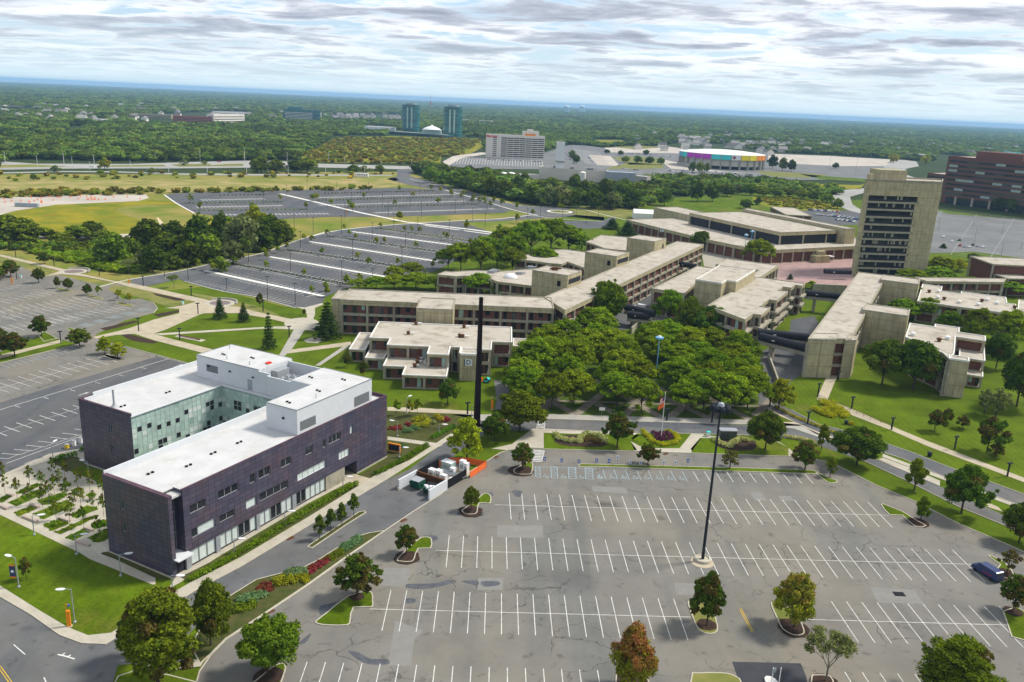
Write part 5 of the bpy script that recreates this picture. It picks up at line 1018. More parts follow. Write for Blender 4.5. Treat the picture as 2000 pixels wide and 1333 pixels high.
for lab, P_, zt in (('nearest', [(965, 510), (1070, 473), (1343, 515), (1238, 553)], 17.9), ('middle', [(1380, 367), (1470, 338), (1708, 372), (1625, 405)], 17.7), ('farthest', [(1703, 257), (1795, 235), (1995, 262), (1925, 290)], 17.7)):
    t_, Q, c, a = college('concrete_tower', 'windowless square concrete tower behind the long slanting wing, the %s of three' % lab, P_, zt, f=f80, solid=True, group='square towers behind the slanting wing')
    sx = max(q.x for q in Q); b = MB(); sy = min(q.y for q in Q)
    for (ex, ey) in ((1, 0), (0, -1)):
        pass
    Qw = [(Vector((q.x*math.cos(a)-q.y*math.sin(a), q.x*math.sin(a)+q.y*math.cos(a), 0))+c, i) for i, q in enumerate(Q)]
    i0 = max(range(4), key=lambda i: Qw[i][0].x-Qw[i][0].y*.6)   # front right corner
    p = Q[i0]; nx = Q[(i0+1) % 4]; e = (nx-p).normalized(); nn = Vector((e.y, -e.x)); L_ = (nx-p).length
    b.prism([tuple(p+e*1+nn*.06), tuple(p+e*(L_-1)+nn*.06), tuple(p+e*(L_-1)+nn*.01), tuple(p+e*1+nn*.01)], zt-3.9, zt-1.9); b.build('louvre_vent', 'dark_panel', t_)
    pr_ = Q[i0-1]; e = (pr_-p).normalized(); nn = Vector((-e.y, e.x)); b = MB(); b.prism([tuple(p+e*3+nn*.06), tuple(p+e*4.6+nn*.06), tuple(p+e*4.6+nn*.01), tuple(p+e*3+nn*.01)], MZ+.2, MZ+2.4); b.build('door', 'black', t_)
college('library_block', 'low block with skylight dome behind the front wing', [(212, 545), (282, 518), (350, 530), (505, 503), (700, 522), (820, 520), (935, 488), (1080, 520), (1010, 640), (670, 600), (655, 583), (440, 560), (350, 555)], 8.6, f=f80, storeys=2, ang=R(27.3), white=False, fascia=1.1, maxwin=40)
college('library_block', 'low gravel roofed block between the nearest and middle square towers', [(1060, 345), (1150, 355), (1200, 343), (1400, 372), (1375, 500), (1240, 445), (1190, 465), (1080, 455), (820, 420)], 8.6, f=f80, storeys=2, ang=R(27.3), fascia=1.1, maxwin=40)
college('library_block', 'low gravel roofed block beside the farthest square tower', [(1390, 290), (1500, 235), (1720, 255), (1720, 362), (1540, 340), (1420, 315)], 8.6, f=f80, storeys=2, ang=R(27.3), fascia=1.1, maxwin=30)
P = G(*f80([(790, 570)])[0], 8.3); t = thing('skylight', 'white round skylight dome with dark cross rib', 'skylight', P); b = MB(); b.lathe([(3, 0), (2.9, .6), (2.3, 1.3), (1.3, 1.8), (.1, 2.0)], 20); b.build('dome', 'white', t); b = MB(); b.strip([(-3, 0), (3, 0)], -.1, .1, 2.08); b.build('rib', 'black', t)
for i, (x, y) in enumerate(((660, 525), (640, 535), (860, 545), (945, 500), (1135, 512))):
    P = G(*f80([(x, y)])[0], 8.3 if i < 4 else 17.6); t = thing('roof_vent', ['pair of silver ducts left of the skylight dome', 'silver duct at the roof edge left of the skylight dome', 'silver ducts right of the skylight dome', 'rusty exhaust fan beside the nearest square tower', 'boxy roof unit on top of the nearest square tower'][i], 'roof vent', P); b = MB(); b.box(-1.2, 1.2, -.9, .9, 0, 1.2); b.tube((-2, 0, .6), (2.6, .5, .7), .35, n=8); b.build('duct', 'steel_grey' if i < 4 else 'wood_brown', t)
# H: stepped block in the middle
AH = R(61.5)
fT = lambda p: [(1350+x*.15, 480+y*.15) for x, y in p]
college('stepped_block', 'large concrete block with staggered brick bays between the two long wings', [(190, 775), (710, 965), (805, 885), (925, 905), (1030, 800), (905, 790), (1010, 700), (1130, 715), (1255, 590), (1145, 578), (1195, 533), (1310, 550), (1350, 510), (1450, 525), (1490, 485), (790, 400), (570, 650), (375, 665)], 12.8, f=fT, storeys=3, ang=AH, pier=9, maxwin=80, fascia=1.4, ledge=-.9)
college('stepped_block', 'gravel roofed wing of the staggered block facing the slanting wing', [(300, 735), (545, 605), (655, 556), (745, 572), (660, 640), (665, 790)], 11.2, f=f12, storeys=2, ang=AH, maxwin=20, fascia=1.4)
college('stepped_block', 'rear wing of the staggered block next to the pink plaza', [(795, 545), (880, 498), (1272, 552), (1150, 650), (1075, 645), (1100, 590), (830, 548)], 11.6, f=f12, storeys=2, ang=AH, maxwin=20, fascia=1.6)
college('roof_house', 'concrete roof house with white coping on top of the staggered block', [(660, 630), (830, 548), (1100, 590), (950, 680), (880, 665), (835, 695), (665, 660)], 17.2, z0=6, f=f12, solid=True, ang=AH, white=True)
# big gym P
AP = R(27.3)
college('gymnasium', 'broad flat roofed concrete gymnasium with dark clerestory band', [(635, 155), (1035, 122), (1830, 275), (1312, 298)], 15.4, f=f12, storeys=1, ang=AP, fascia=2.2, wins=False, pier=22, wallm='dark_panel')
college('gym_terrace', 'lower flat roof and brick walls wrapped round the gymnasium', [(105, 200), (530, 190), (650, 165), (1300, 300), (1880, 300), (1880, 385), (1250, 455), (1100, 425), (900, 395), (750, 350), (380, 272)], 8.0, f=f12, storeys=1, ang=AP, fascia=2.0, wins=False, pier=8)
college('gym_wing', 'long concrete wing at the left corner of the gymnasium', [(352, 105), (520, 92), (700, 150), (640, 178)], 12, f=f12, solid=True, ang=AP)
college('gym_wing', 'concrete parapet wing behind the gymnasium', [(1040, 113), (1080, 108), (1830, 262), (1800, 275)], 17.2, f=f12, solid=True, ang=AP)
college('annex', 'small grey roofed building beside the far cars', [(1230, 98), (1410, 102), (1530, 165), (1340, 160)], 5, f=f12, storeys=1, fascia=.8, wins=False)
for tx, pp, zz, lb in (('F', (1294.5, 449), 7.2, 'white square sign with dark letter F on the gymnasium corner'), ('P', (1596.5, 484), 6.6, 'white square sign with dark letter P above the pink plaza')):
    P = G(*pp, zz); sign_letter(tx, (P.x-1, P.y-2, zz), R(15), 2.6, lb)
# E complex
AE = R(62.7)
college('spine_building', 'long concrete wing at right with stained roof leading to the tower', [(315, 847), (705, 325), (905, 347), (686, 853)], 13.3, f=f15, storeys=3, ang=AE, pier=9, fascia=1.8, maxwin=60)
college('end_wall_block', 'blank concrete end wall of the right wing above the sloping path', [(314, 849), (350, 800), (560, 805), (529, 855)], 13.2, z0=-.3, f=f15, solid=True, ang=AE)
college('end_wall_block', 'narrow concrete pier wall right of the dark slot by the sloping path', [(601, 858), (630, 812), (712, 815), (688, 858)], 13.18, z0=-.3, f=f15, solid=True, ang=AE)
college('stair_box', 'concrete box with sunken roof on the right wing, nearer one', [(765, 570), (1115, 615), (1095, 668), (735, 618)], 14.6, f=f15, solid=True, ang=AE)
college('stair_box', 'concrete box with sunken roof on the right wing, farther one', [(905, 345), (1190, 380), (1180, 420), (875, 385)], 14.6, f=f15, solid=True, ang=AE)
college('classroom_block', 'stepped brick block with white roof edge among trees behind letter E', [(1070, 830), (1110, 725), (1300, 750), (1305, 730), (1500, 760), (1495, 790), (1705, 830), (1700, 860), (1500, 835), (1480, 960), (1400, 1000), (1330, 950)], 12.4, f=f15, storeys=3, ang=AE, white=True, fascia=1.1, maxwin=40)
t_, Q, c, a = college('stair_tower', 'blank concrete stair tower with letter E', [(1440, 965), (1385, 990), (1570, 1022), (1580, 1000)], 12.45, f=f15, solid=True, ang=R(-24), white=True)
P = G(1866, 720, 9.0); sign_letter('E', (P.x, P.y-.6, 9.0), R(-24), 2.2, 'white square sign with dark letter E on the stair tower')
college('classroom_wing', 'two storey step of the E block with white edge', [(1500, 850), (1490, 985), (1690, 1018), (1700, 900)], 8.2, f=f15, storeys=2, ang=AE, white=True, fascia=.9, maxwin=12, group='steps of the E block')
college('classroom_wing', 'lowest step of the E block with white edge', [(1550, 1020), (1550, 1115), (1670, 1148), (1690, 1040)], 4.2, f=f15, storeys=1, ang=AE, white=True, fascia=.8, maxwin=8, group='steps of the E block')
college('classroom_block', 'low block with many roof fans at the far right', [(1170, 550), (1205, 415), (1360, 440), (1360, 470), (1500, 495), (1515, 480), (1860, 520), (1870, 565), (1950, 580), (1945, 655), (1500, 600), (1320, 570)], 9, f=f15, storeys=2, white=True, fascia=1.1, ang=AE, maxwin=30)
college('connector', 'long low flat roofed connector behind the far right block', [(1190, 370), (1850, 372), (1850, 408), (1200, 395)], 9, f=f15, storeys=2, fascia=1.2, maxwin=20)
college('classroom_wing', 'small tan roofed block at the right edge of the picture', [(1950, 540), (2100, 560), (2090, 690), (1955, 660)], 9.4, f=f15, storeys=2, white=True, fascia=1.1, maxwin=6)
t_, Q, c, a = college('brick_hall', 'dark red brick hall with flat roof at the right edge', [(1590, 205), (1760, 265), (2200, 285), (2200, 225)], 14, f=f15, storeys=1, fascia=.7, pier=200, wins=False)
college('brick_hall', 'lower dark brick wing at the right edge in front of the brick hall', [(1800, 345), (1850, 375), (2200, 385), (2200, 350)], 9, f=f15, storeys=1, fascia=.6, pier=200, wins=False)
for i, (x, y) in enumerate(((1258, 488), (1330, 488), (1325, 535), (1375, 545), (1492, 570), (1640, 590), (1670, 560), (1710, 552), (1785, 578), (1925, 612), (1130, 825), (1400, 855), (1335, 870))):
    P = G(*f15([(x, y)])[0], 8.7 if i < 10 else 12.1); t = thing('roof_vent', ('round fan on the far right roof, %s from the left' if i < 10 else 'fan on the E block roof, %s from the left') % ORD[[0, 2, 1, 3, 4, 5, 6, 7, 8, 9, 0, 2, 1][i]], 'roof vent', P, 0, 'fans on the right roofs'); b = MB(); b.box(-1.3, 1.3, -1, 1, 0, .04); b.build('pad', 'walk_warm', t); b = MB(); b.lathe([(.55, .04), (.55, .6), (.95, .7), (.9, 1.1), (.3, 1.4)], 10); b.build('fan', 'white' if i % 3 else 'wood_brown', t)
# campus tower
A, B = G(1690.5, 352, 51.3), G(1841, 358, 51.3); d = B-A; W_ = d.length; tw = thing('office_tower', 'tall beige concrete college tower with ten dark window bands', 'tower', (A.x, A.y, 0), math.atan2(d.y, d.x))
T = lambda x, o, z: (x, -o, z); b = MB(); ops = []
wx0, wx1 = W_*.075, W_*.715
for k in range(11):
    zt = 43.4-k*4.0; ops.append((wx0, wx1-(1.0 if k else 0), zt-3.0, zt))
facade(b, T, 0, W_, 0, 51.3, ops, 1.1); D_ = 27
sa_ = R(63.5)-tw.rotation_euler.z; DX, DY = D_*math.cos(sa_), D_*math.sin(sa_); dp = lambda x, y: (x+DX*y/D_, DY*y/D_)
for p_, q_ in (((W_, 0), dp(W_, D_)), (dp(W_, D_), dp(0, D_)), (dp(0, D_), (0, 0))): b.add([(*p_, 0), (*q_, 0), (*q_, 51.3), (*p_, 51.3)], [(0, 1, 2, 3)])
b.build('wall', 'concrete', tw)
rr = random.Random(5)
for (x0, x1, z0, z1) in ops:
    b = MB(); b.box(x0, x1, .95, 1.0, z0, z1, 0); b.box(x0+.01, x1-.01, .30, .38, z0, z0+1.05, 1)
    x = x0
    while x < x1-.8:
        w_ = rr.uniform(.5, 1.6)
        if rr.random() < .5: b.box(x, min(x+w_, x1-.1), .86, .94, z0+.2, z1-.05, 2 if rr.random() < .45 else 3)
        x += w_+rr.uniform(.05, .5)
    b.build('window_band', ['glass_dark', 'bronze_glass', 'concrete_trim', 'black'], tw)
    b = MB(); b.box(x0-.2, x1+.15, -.4, .02, z0-.95, z0-.08); b.build('sill', 'concrete_trim', tw)
    b = MB(); b.box(x1-.3+.9, x1+.9, -.03, .02, z0-.8, z0+.2); b.build('vent', 'black', tw)
TP = [Vector(p) for p in ((0, 0), (W_, 0), dp(W_, D_), dp(0, D_))]; b = MB(); b.ring([tuple(p) for p in TP], offset(TP, .5), 51.0, 52.0); b.build('parapet', 'concrete_trim', tw)
b = MB(); b.prism(offset(TP, .4), 50.9, 51.2); b.build('roof', 'roof_gravel', tw)
b = MB(); b.box(W_*.25, W_*.6, 6, 18, 51.2, 56.6); b.box(4.5, 7, 5, 8, 51.2, 54.2); b.build('roof_house', 'concrete', tw)
b = MB()
for k in range(9): b.tube((W_*.25+.5+1.8*k, 6.2, 56.6), (W_*.25+.5+1.8*k, 6.2, 57.7), .06, n=4)
b.box(W_*.25, W_*.6, 6.1, 6.25, 57.6, 57.7); b.build('railing', 'steel_grey', tw)
# plaza structures and skybridges
def tube_bridge(p, q, z, label, base=True):
    A, B = G(*p, z), G(*q, z); d = B-A; t = thing('skybridge', label, 'bridge', A, math.atan2(d.y, d.x), 'black tube footbridges'); L_ = d.length
    b = MB(); b.tube((0, 0, 0), (L_, 0, 0), 1.35, n=14); b.build('tube', 'dark_panel', t)
    if base:
        b = MB(); b.box(0, L_, -1.2, 1.2, -2.6, -1.5); b.build('deck', 'concrete_trim', t); b = MB(); b.box(L_*.3-.6, L_*.3+.6, -.8, .8, -z, -2.6); b.build('pier', 'concrete_trim', t)
    b = MB(); b.box(L_*.3, L_*.36, -1.42, -1.3, -.3, .1); b.build('lamp_plate', 'frame_white', t)
tube_bridge((1480, 649), (1580, 659), 7.2, 'black tube footbridge to the right wing, upper of the pair'); tube_bridge((1484, 657), (1577, 680), 7.0, 'black tube footbridge to the right wing, lower of the pair')
tube_bridge((1572, 572), (1642, 579), 8, 'black tube footbridge below the plaza, nearest the tower'); tube_bridge((1222, 600), (1278, 613), 6.5, 'black tube footbridge left of the staggered block, upper one'); tube_bridge((1226, 614), (1272, 619), 5, 'black tube footbridge left of the staggered block, lower one')
tube_bridge((1325, 515), (1358, 521), 8, 'short black tube footbridge at the far end of the slanting wing', False); tube_bridge((1610, 530), (1662, 532), 4, 'black tube across the plaza at the foot of the tower', False)
def wallbox(name, label, p, q, z, h, th=.5, m='concrete_trim', cat='wall', group=None):
    A, B = G(*p, z), G(*q, z); d = B-A; t = thing(name, label, cat, (A.x, A.y, 0), math.atan2(d.y, d.x), group); b = MB(); b.box(0, d.length, 0, th, max(0, z-h), z); b.build('wall', m, t); return t
wallbox('retaining_wall', 'long concrete retaining wall with slots under the plaza edge', (1590, 555), (1655, 558), 5, 5, 1.0)
wallbox('retaining_wall', 'curved ramp wall beside the tube footbridges left of the staggered block', (1235, 640), (1262, 618), 2.5, 2.5); wallbox('retaining_wall', 'low concrete ramp wall below the tube footbridges at right', (1500, 690), (1530, 772), 2, 2)
t = thing('handrail', 'low brown handrail along the sloping path beside the yellow shrubs', 'railing', G(1597, 778)); b = MB(); RP = [G(*p)-G(1597, 778) for p in ((1597, 778), (1660, 802), (1700, 820), (1740, 834))]
for z in (.5, 1.0): b.strip(RP, -.04, .04, z, z0=z-.08)
b.build('rail', 'wood_brown', t)
for p, q in zip(RP[:-1], RP[1:]):
    for s in line_pts(p, q, 2.2): b = MB(); b.tube((s.x, s.y, 0), (s.x, s.y, 1), .05, n=5); b.build('post', 'wood_brown', t)
t = thing('plaza_pavilion', 'small concrete pavilion with canopy on the pink plaza', 'pavilion', G(1600, 512), R(20)); b = MB(); b.box(-5, 5, -3, 3, 0, 4); b.box(-2, 3, -1, 2, 4, 6.5); b.build('wall', 'concrete', t); b = MB(); b.box(5, 9, -2, 2, 3.2, 3.5); b.build('canopy', 'white', t); b = MB(); b.tube((8.6, 0, 0), (8.6, 0, 3.2), .15); b.build('post', 'steel_grey', t)
# ------------------------------------------------------------------ far buildings
def slab(name, label, p1, p2, ty, depth, m, cat='building', rt='white_roof', bands=0, bm='glass_dark', z=0, group=None, bx=(0.02, .98), roofbox=None, b0=.12, b1=.95, frac=.5):
    A, B = G(*p1), G(*p2); h = height(p1[0], p1[1], ty); d = B-A; L_ = d.length; t = thing(name, label, cat, A, math.atan2(d.y, d.x), group)
    b = MB(); b.box(0, L_, 0, depth, 0, h); b.build('wall', m, t)
    b = MB(); b.ring([(0, 0), (L_, 0), (L_, depth), (0, depth)], [(.4, .4), (L_-.4, .4), (L_-.4, depth-.4), (.4, depth-.4)], h, h+.7); b.build('parapet', m, t)
    b = MB(); b.box(.4, L_-.4, .4, depth-.4, h, h+.1); b.build('roof', rt, t)
    for k in range(bands):
        z0 = h*(b0+(b1-b0)*k/bands); z1 = z0+h*(b1-b0)/bands*frac; b = MB(); b.box(L_*bx[0], L_*bx[1], -.12, -.02, z0, z1); b.box(-.12, -.02, depth*.05, depth*.95, z0, z1); b.box(L_+.02, L_+.12, depth*.05, depth*.95, z0, z1); b.build('window_band', bm, t)
    if roofbox:
        for (u0, u1, v0, v1, hh) in roofbox: b = MB(); b.box(L_*u0, L_*u1, depth*v0, depth*v1, h+.1, h+hh); b.build('roof_unit', rt if hh < 3 else m, t)
    return t, L_, h
# hotel
t, L_, h = slab('hotel', 'ten storey pale hotel slab with red sign at its top left', (948, 308), (1062, 313), 263, 20, 'hotel_white', roofbox=[(.62, .90, .2, .8, 7), (.7, .8, .3, .7, 10)])
for k in range(10):
    z0 = h*(.075+.087*k)
    for j in range(7): b = MB(); x0 = L_*(.26+.105*j); b.box(x0, x0+L_*.10, -.1, -.02, z0, z0+h*.048); b.build('window_band', 'glass_tint' if (j+k) % 3 else 'glass_dark', t)
    b = MB(); b.box(L_*.12, L_*.185, -.1, -.02, z0, z0+h*.035); b.build('window', 'glass_dark', t)
b = MB(); b.box(L_*.66, L_*.84, 3, 12, h+.1, h+3.5); b.build('roof_canopy', 'orange', t)
cu = bpy.data.curves.new('lettering', 'FONT'); cu.body = 'Marriott'; cu.size = 4.6; cu.extrude = .1; cu.offset = .12; text_mesh(cu, 'lettering', t, (.8, -.25, h-3.6), 'red')
# plant + chimney
t, L_, h = slab('power_plant', 'long blank beige plant building below the white chimney', (1052, 350), (1183, 358), 328, 30, 'plant_wall', rt='asphalt_far', roofbox=[(.2, .3, .3, .6, 2.5), (.45, .5, .3, .6, 2), (.7, .8, .2, .5, 2.2)])
slab('power_plant', 'grey corrugated metal hall at the right end of the plant', (1183, 360), (1240, 363), 337, 22, 'metal_wall', rt='metal_wall')
slab('power_plant', 'low concrete yard building right of the metal hall', (1238, 366), (1262, 368), 345, 16, 'walk_grey')
slab('plant_shed', 'low cream shed left of the plant', (1003, 352), (1052, 353), 342, 14, 'plant_wall')
P = G(1092, 352); t = thing('chimney', 'tall square white concrete chimney with collar', 'chimney', P, R(4)); hc = height(1092, 352, 278)
b = MB(); b.box(-4.4, 4.4, 0, 8, 0, hc); b.build('shaft', 'white', t); b = MB(); b.box(-5, 5, -1.5, 8, hc*.48, hc*.51); b.build('collar', 'walk_grey', t); b = MB(); b.box(-2.6, 2.6, .8, 5.6, hc, hc+1.2); b.build('cap', 'walk_grey', t)
P = G(1137, 357); t = thing('silo', 'white cylindrical tank standing against the plant wall', 'tank', P); b = MB(); b.lathe([(3.6, 0), (3.6, 11), (2.2, 12), (.2, 12.4)], 20); b.build('tank', 'coping_white', t)
for i, (x, r_) in enumerate(((983, 8), (998, 7))):
    P = G(x, 352); t = thing('dome_store', 'white rounded storage dome left of the plant, %s one' % ('left' if i == 0 else 'right'), 'dome', P, 0, 'white storage domes'); b = MB(); b.lathe([(r_, 0), (r_*.97, 3), (r_*.8, 6), (r_*.45, 8), (.2, 8.7)], 20); b.build('dome', 'white', t)
# arena
_g = min((G(1407.5, y/10) for y in range(3000, 3500)), key=lambda p: abs(p.y-1329)); CX, CY, AX, AY = _g.x, 1329.0, 66.0, 62.0
t = thing('arena', 'round white roofed sports arena wrapped in coloured banners', 'arena', (CX, CY, 0)); NS = 28
pt = lambda k, s=1.0: (AX*s*math.cos(2*math.pi*k/NS), AY*s*math.sin(2*math.pi*k/NS))
b = MB()
for r0, z0, r1, z1 in ((1, 21.5, .8, 23.3), (.8, 23.3, .5, 25.2), (.5, 25.2, .2, 26.2), (.2, 26.2, .01, 26.4)):
    for k in range(NS): b.add([(*pt(k, r0), z0), (*pt(k+1, r0), z0), (*pt(k+1, r1), z1), (*pt(k, r1), z1)], [(0, 1, 2, 3)])
b.build('roof', 'coping_white', t)
b = MB(); b.prism([pt(k, .94) for k in range(NS)], 4.6, 21.4); b.build('wall', 'plant_wall', t); b = MB(); b.prism([pt(k, .88) for k in range(NS)], 0, 4.6); b.build('undercroft', 'black', t)
# camera lies towards angle atan2(-CY, -CX)
ac = math.degrees(math.atan2(-CY, -CX)) % 360; kc = ac/360*NS; cols = {-7: 'banner_yellow', -6: 'white', -5: 'lamp_blue', -4: 'teal', -3: 'magenta', -2: 'magenta', -1: 'magenta', 0: 'teal', 1: 'teal', 2: 'white', 3: 'banner_yellow', 4: 'banner_yellow', 5: 'orange', 6: 'orange'}
k0 = round(kc-.5)-1
for j, cm in cols.items():
    k = k0+j+1; p, q = Vector((*pt(k, 1.0), 0)), Vector((*pt(k+1, 1.0), 0)); e = (q-p).normalized(); p2, q2 = p+e*.7, q-e*.7
    b = MB(); b.add([(p2.x, p2.y, 14.2), (q2.x, q2.y, 14.2), (q2.x, q2.y, 21.3), (p2.x, p2.y, 21.3), (p2.x*.99, p2.y*.99, 14.2), (q2.x*.99, q2.y*.99, 14.2), (q2.x*.99, q2.y*.99, 21.3), (p2.x*.99, p2.y*.99, 21.3)], [(0, 1, 2, 3), (5, 4, 7, 6), (3, 2, 6, 7), (0, 4, 5, 1), (0, 3, 7, 4), (1, 5, 6, 2)])
    bo = b.build('banner', cm, t)
    if j == 2:
        m_ = (p+e*4.2); o_ = Vector((m_.x, m_.y, 0)).normalized()*.15; n_c = Vector((e.y, -e.x, 0)); b = MB(); P0 = m_+n_c*.15
        b.add([(P0+e*(2.4*math.cos(i*.5236))+Vector((0, 0, 17.8+2.4*math.sin(i*.5236))))[:] for i in range(12)], [tuple(range(12))]); b.build('logo_disc', 'navy', bo)
        b = MB(); P0 = m_+n_c*.25; b.add([(P0+e*(1.3*math.cos(i*.5236)-.3)+Vector((0, 0, 17.6+1.3*math.sin(i*.5236))))[:] for i in range(12)], [tuple(range(12))]); b.build('logo_centre', 'red', bo)
for k in range(NS):
    x, y = pt(k, .985); b = MB(); a = 2*math.pi*k/NS; c_, s_ = math.cos(a), math.sin(a); q = [(x+c_*u-s_*v, y+s_*u+c_*v) for u, v in ((-4, -.9), (.5, -.9), (.5, .9), (-4, .9))]; b.prism(q, 0, 21.2); b.build('pier', 'walk_grey', t)
slab('arena_terrace', 'low grey covered entrance beside the arena', (1322, 322), (1345, 328), 316, 30, 'walk_grey', rt='steel_grey')
# twin glass towers, atrium, mast
for (xl, xr, yb, yt, lab) in ((783, 818, 258, 204, 'left'), (865, 901, 268, 208, 'right')):
    A, B = G(xl, yb), G(xr, yb+1.5); h = height(xl, yb, yt); C_ = (A+B)/2; rx = (B-A).length/2; t = thing('glass_tower', 'oval dark green glass tower, the %s one of the twin pair' % lab, 'tower', (C_.x, C_.y+rx*.8, 0), 0, 'twin glass towers')
    P = [(rx*math.cos(a)*(abs(math.cos(a))**-.25 if abs(math.cos(a)) > .05 else 1), rx*.95*math.sin(a)) for a in [i*math.pi/16 for i in range(32)]]
    b = MB(); b.prism(P, 0, h); b.build('glass_wall', 'tower_glass', t); b = MB(); b.prism([(x*.6, y*.6) for x, y in P], h, h+3.5); b.build('roof_house', 'steel_grey', t)
    b = MB()
    for s_ in (-.35, .12): b.box(rx*s_, rx*s_+3.5, -rx*1.0, -rx*.9, h*.15, h*.9)
    b.build('highlight_strip', 'pane_green', t)  # pale upright strips imitate highlights on the glass by their colour
slab('podium', 'low green glass podium linking the twin towers', (760, 262), (872, 270), 257, 30, 'tower_glass', rt='concrete_far', bands=1)
P = G(842, 264); t = thing('atrium', 'pale green glass atrium with white pointed roof between the twin towers', 'atrium', P); hh = height(842, 264, 244); b = MB(); b.box(-22, 22, 0, 30, 0, hh*.5); b.build('glass_wall', 'pane_green', t); b = MB(); b.lathe([(22, hh*.51), (17, hh*.66), (11, hh*.76), (3, hh*.88), (.5, hh)], 16, (0, 15)); b.build('roof', 'white', t)
P = G(840, 240); t = thing('radio_mast', 'thin red and white lattice radio mast behind the atrium', 'mast', P); b = MB(); hm = 97; rr_ = 1.7
for i in range(3):
    a = i*2.094; b.tube((rr_*math.cos(a), rr_*math.sin(a), 0), (rr_*.6*math.cos(a), rr_*.6*math.sin(a), hm*.72), .35, n=4)
    for k in range(14): b.tube((rr_*math.cos(a), rr_*math.sin(a), k*5), (rr_*.9*math.cos(a+2.094), rr_*.9*math.sin(a+2.094), k*5+5), .2, n=3)
b.tube((0, 0, hm*.7), (0, 0, hm), .5, .2, n=5); b.build('lattice', 'steel_grey', t); b = MB(); b.tube((0, 0, 60), (0, 0, 70), 1.5, n=6); b.tube((0, 0, 84), (0, 0, 88), .8, n=6); b.build('red_band', 'red', t)
slab('office_building', 'dark glass office block with pale window grid far at left', (554, 233), (626, 236), 213, 45, 'tower_glass', rt='concrete_far', bands=5, bm='hotel_white', bx=(.04, .78), b0=.1, b1=.8, frac=.35, roofbox=[(.1, .5, .2, .8, 8)])
# far apartments and low buildings
FB = [('apartment_block', 'long red brick apartment block far at left', (338, 238), (420, 241), 226.5, 18, 'brick_red', 3), ('apartment_block', 'cream apartment block right of the red brick block', (418, 241), (478, 240), 224, 18, 'hotel_white', 3), ('apartment_block', 'pale apartments with grey roof behind the cream block', (418, 226), (483, 228), 218, 18, 'white', 2), ('apartment_block', 'small red and tan apartments left of the red brick block', (262, 230), (335, 233), 222, 16, 'concrete', 2), ('store_building', 'white roofed teal shop building in front of the brick apartments', (312, 245), (352, 248), 238.5, 18, 'tower_glass', 0), ('store_building', 'low dark store at the far left edge', (-40, 216), (62, 216), 208, 30, 'steel_dark', 0), ('store_building', 'grey roofed low building far left among trees', (160, 236), (182, 237), 229, 20, 'walk_grey', 0), ('store_building', 'small store with pale roof far left among trees', (184, 240), (200, 241), 233, 20, 'house_wall', 0),
      ('store_building', 'low white sports hall left of the twin towers', (712, 254), (763, 257), 247, 30, 'white', 0), ('school_building', 'low white and brick buildings right of the twin towers', (902, 240), (960, 243), 234, 30, 'house_wall', 1), ('office_building', 'low pale building by the curving road at right', (1768, 309), (1808, 313), 300, 26, 'walk_grey', 1), ('store_building', 'low white building among the trees at the far right', (1660, 281), (1700, 284), 277, 24, 'white', 0), ('store_building', 'long white building far among trees above the tower', (1625, 285), (1650, 287), 280, 24, 'white', 0), ('office_building', 'pale building with turquoise roof far right', (1955, 306), (1980, 308), 297, 30, 'teal', 1), ('store_building', 'red brick school under the water towers', (1088, 232), (1130, 234), 227, 30, 'brick', 0), ('store_building', 'white shed at the left end of the far parking lots', (1030, 310), (1040, 311), 305, 10, 'white', 0)]
for nm, lb, p, q, ty, dp, m_, nb in FB: slab(nm, lb, p, q, ty, dp, m_, frac=.3, rt='coping_white' if 'white' in lb or 'pale' in lb else 'roof_gravel', bands=nb)
t, L_, h = slab('office_block', 'dark red brick office block with long window bands at right', (1836, 396), (2110, 432), 306, 60, 'brick', rt='roof_gravel', roofbox=[(.16, .5, .2, .7, 7), (.68, .8, .3, .8, 5)])
for k in range(8):
    z0 = h*(.20+.098*k); rr = random.Random(k)
    for j in range(14): b = MB(); b.box(L_*(.02+.07*j), L_*(.02+.07*(j+.97)), -.12, -.03, z0, z0+h*.047); b.build('window_band', rr.choice(['glass_dark', 'glass_dark', 'bronze_glass', 'glass_tint', 'pane_green2']), t)
for j in range(7): b = MB(); x = L_*(.12+.13*j); b.box(x, x+1.8, -3, -1.4, 0, h*.17); b.build('column', 'bench_stone', t)
b = MB(); b.box(L_*.04, L_, -.5, -.1, .2, h*.15); b.build('ground_floor', 'glass_dark', t)
slab('office_block', 'lower step of the red brick office block at its left end', (1806, 372), (1842, 376), 339, 60, 'brick', rt='roof_gravel', bands=4, b0=.3)
for x, lab in ((1107, 'left'), (1137, 'right')):
    P = G(x, 221.5 if x < 1120 else 220.5); hh = height(x, 221.5 if x < 1120 else 220.5, 206.5); t = thing('water_tower', 'pale blue water tower on the horizon, the %s of the pair' % lab, 'water tower', P, 0, 'pair of water towers'); s_ = P.y/FPX*5.2
    b = MB(); b.lathe([(s_*.9, hh*.66), (s_, hh*.72), (s_, hh*.86), (s_*.8, hh*.95), (.5, hh)], 20); b.build('tank', 'tank_blue', t); b = MB(); b.lathe([(s_*.98, hh*.865), (s_*.8, hh*.955), (.5, hh*1.01)], 20); b.build('roof', 'white', t)
    for k in range(8): a = k*math.pi/4; b = MB(); b.tube((s_*.8*math.cos(a), s_*.8*math.sin(a), 0), (s_*.8*math.cos(a), s_*.8*math.sin(a), hh*.68), s_*.13, n=6); b.build('leg', 'tank_blue', t)
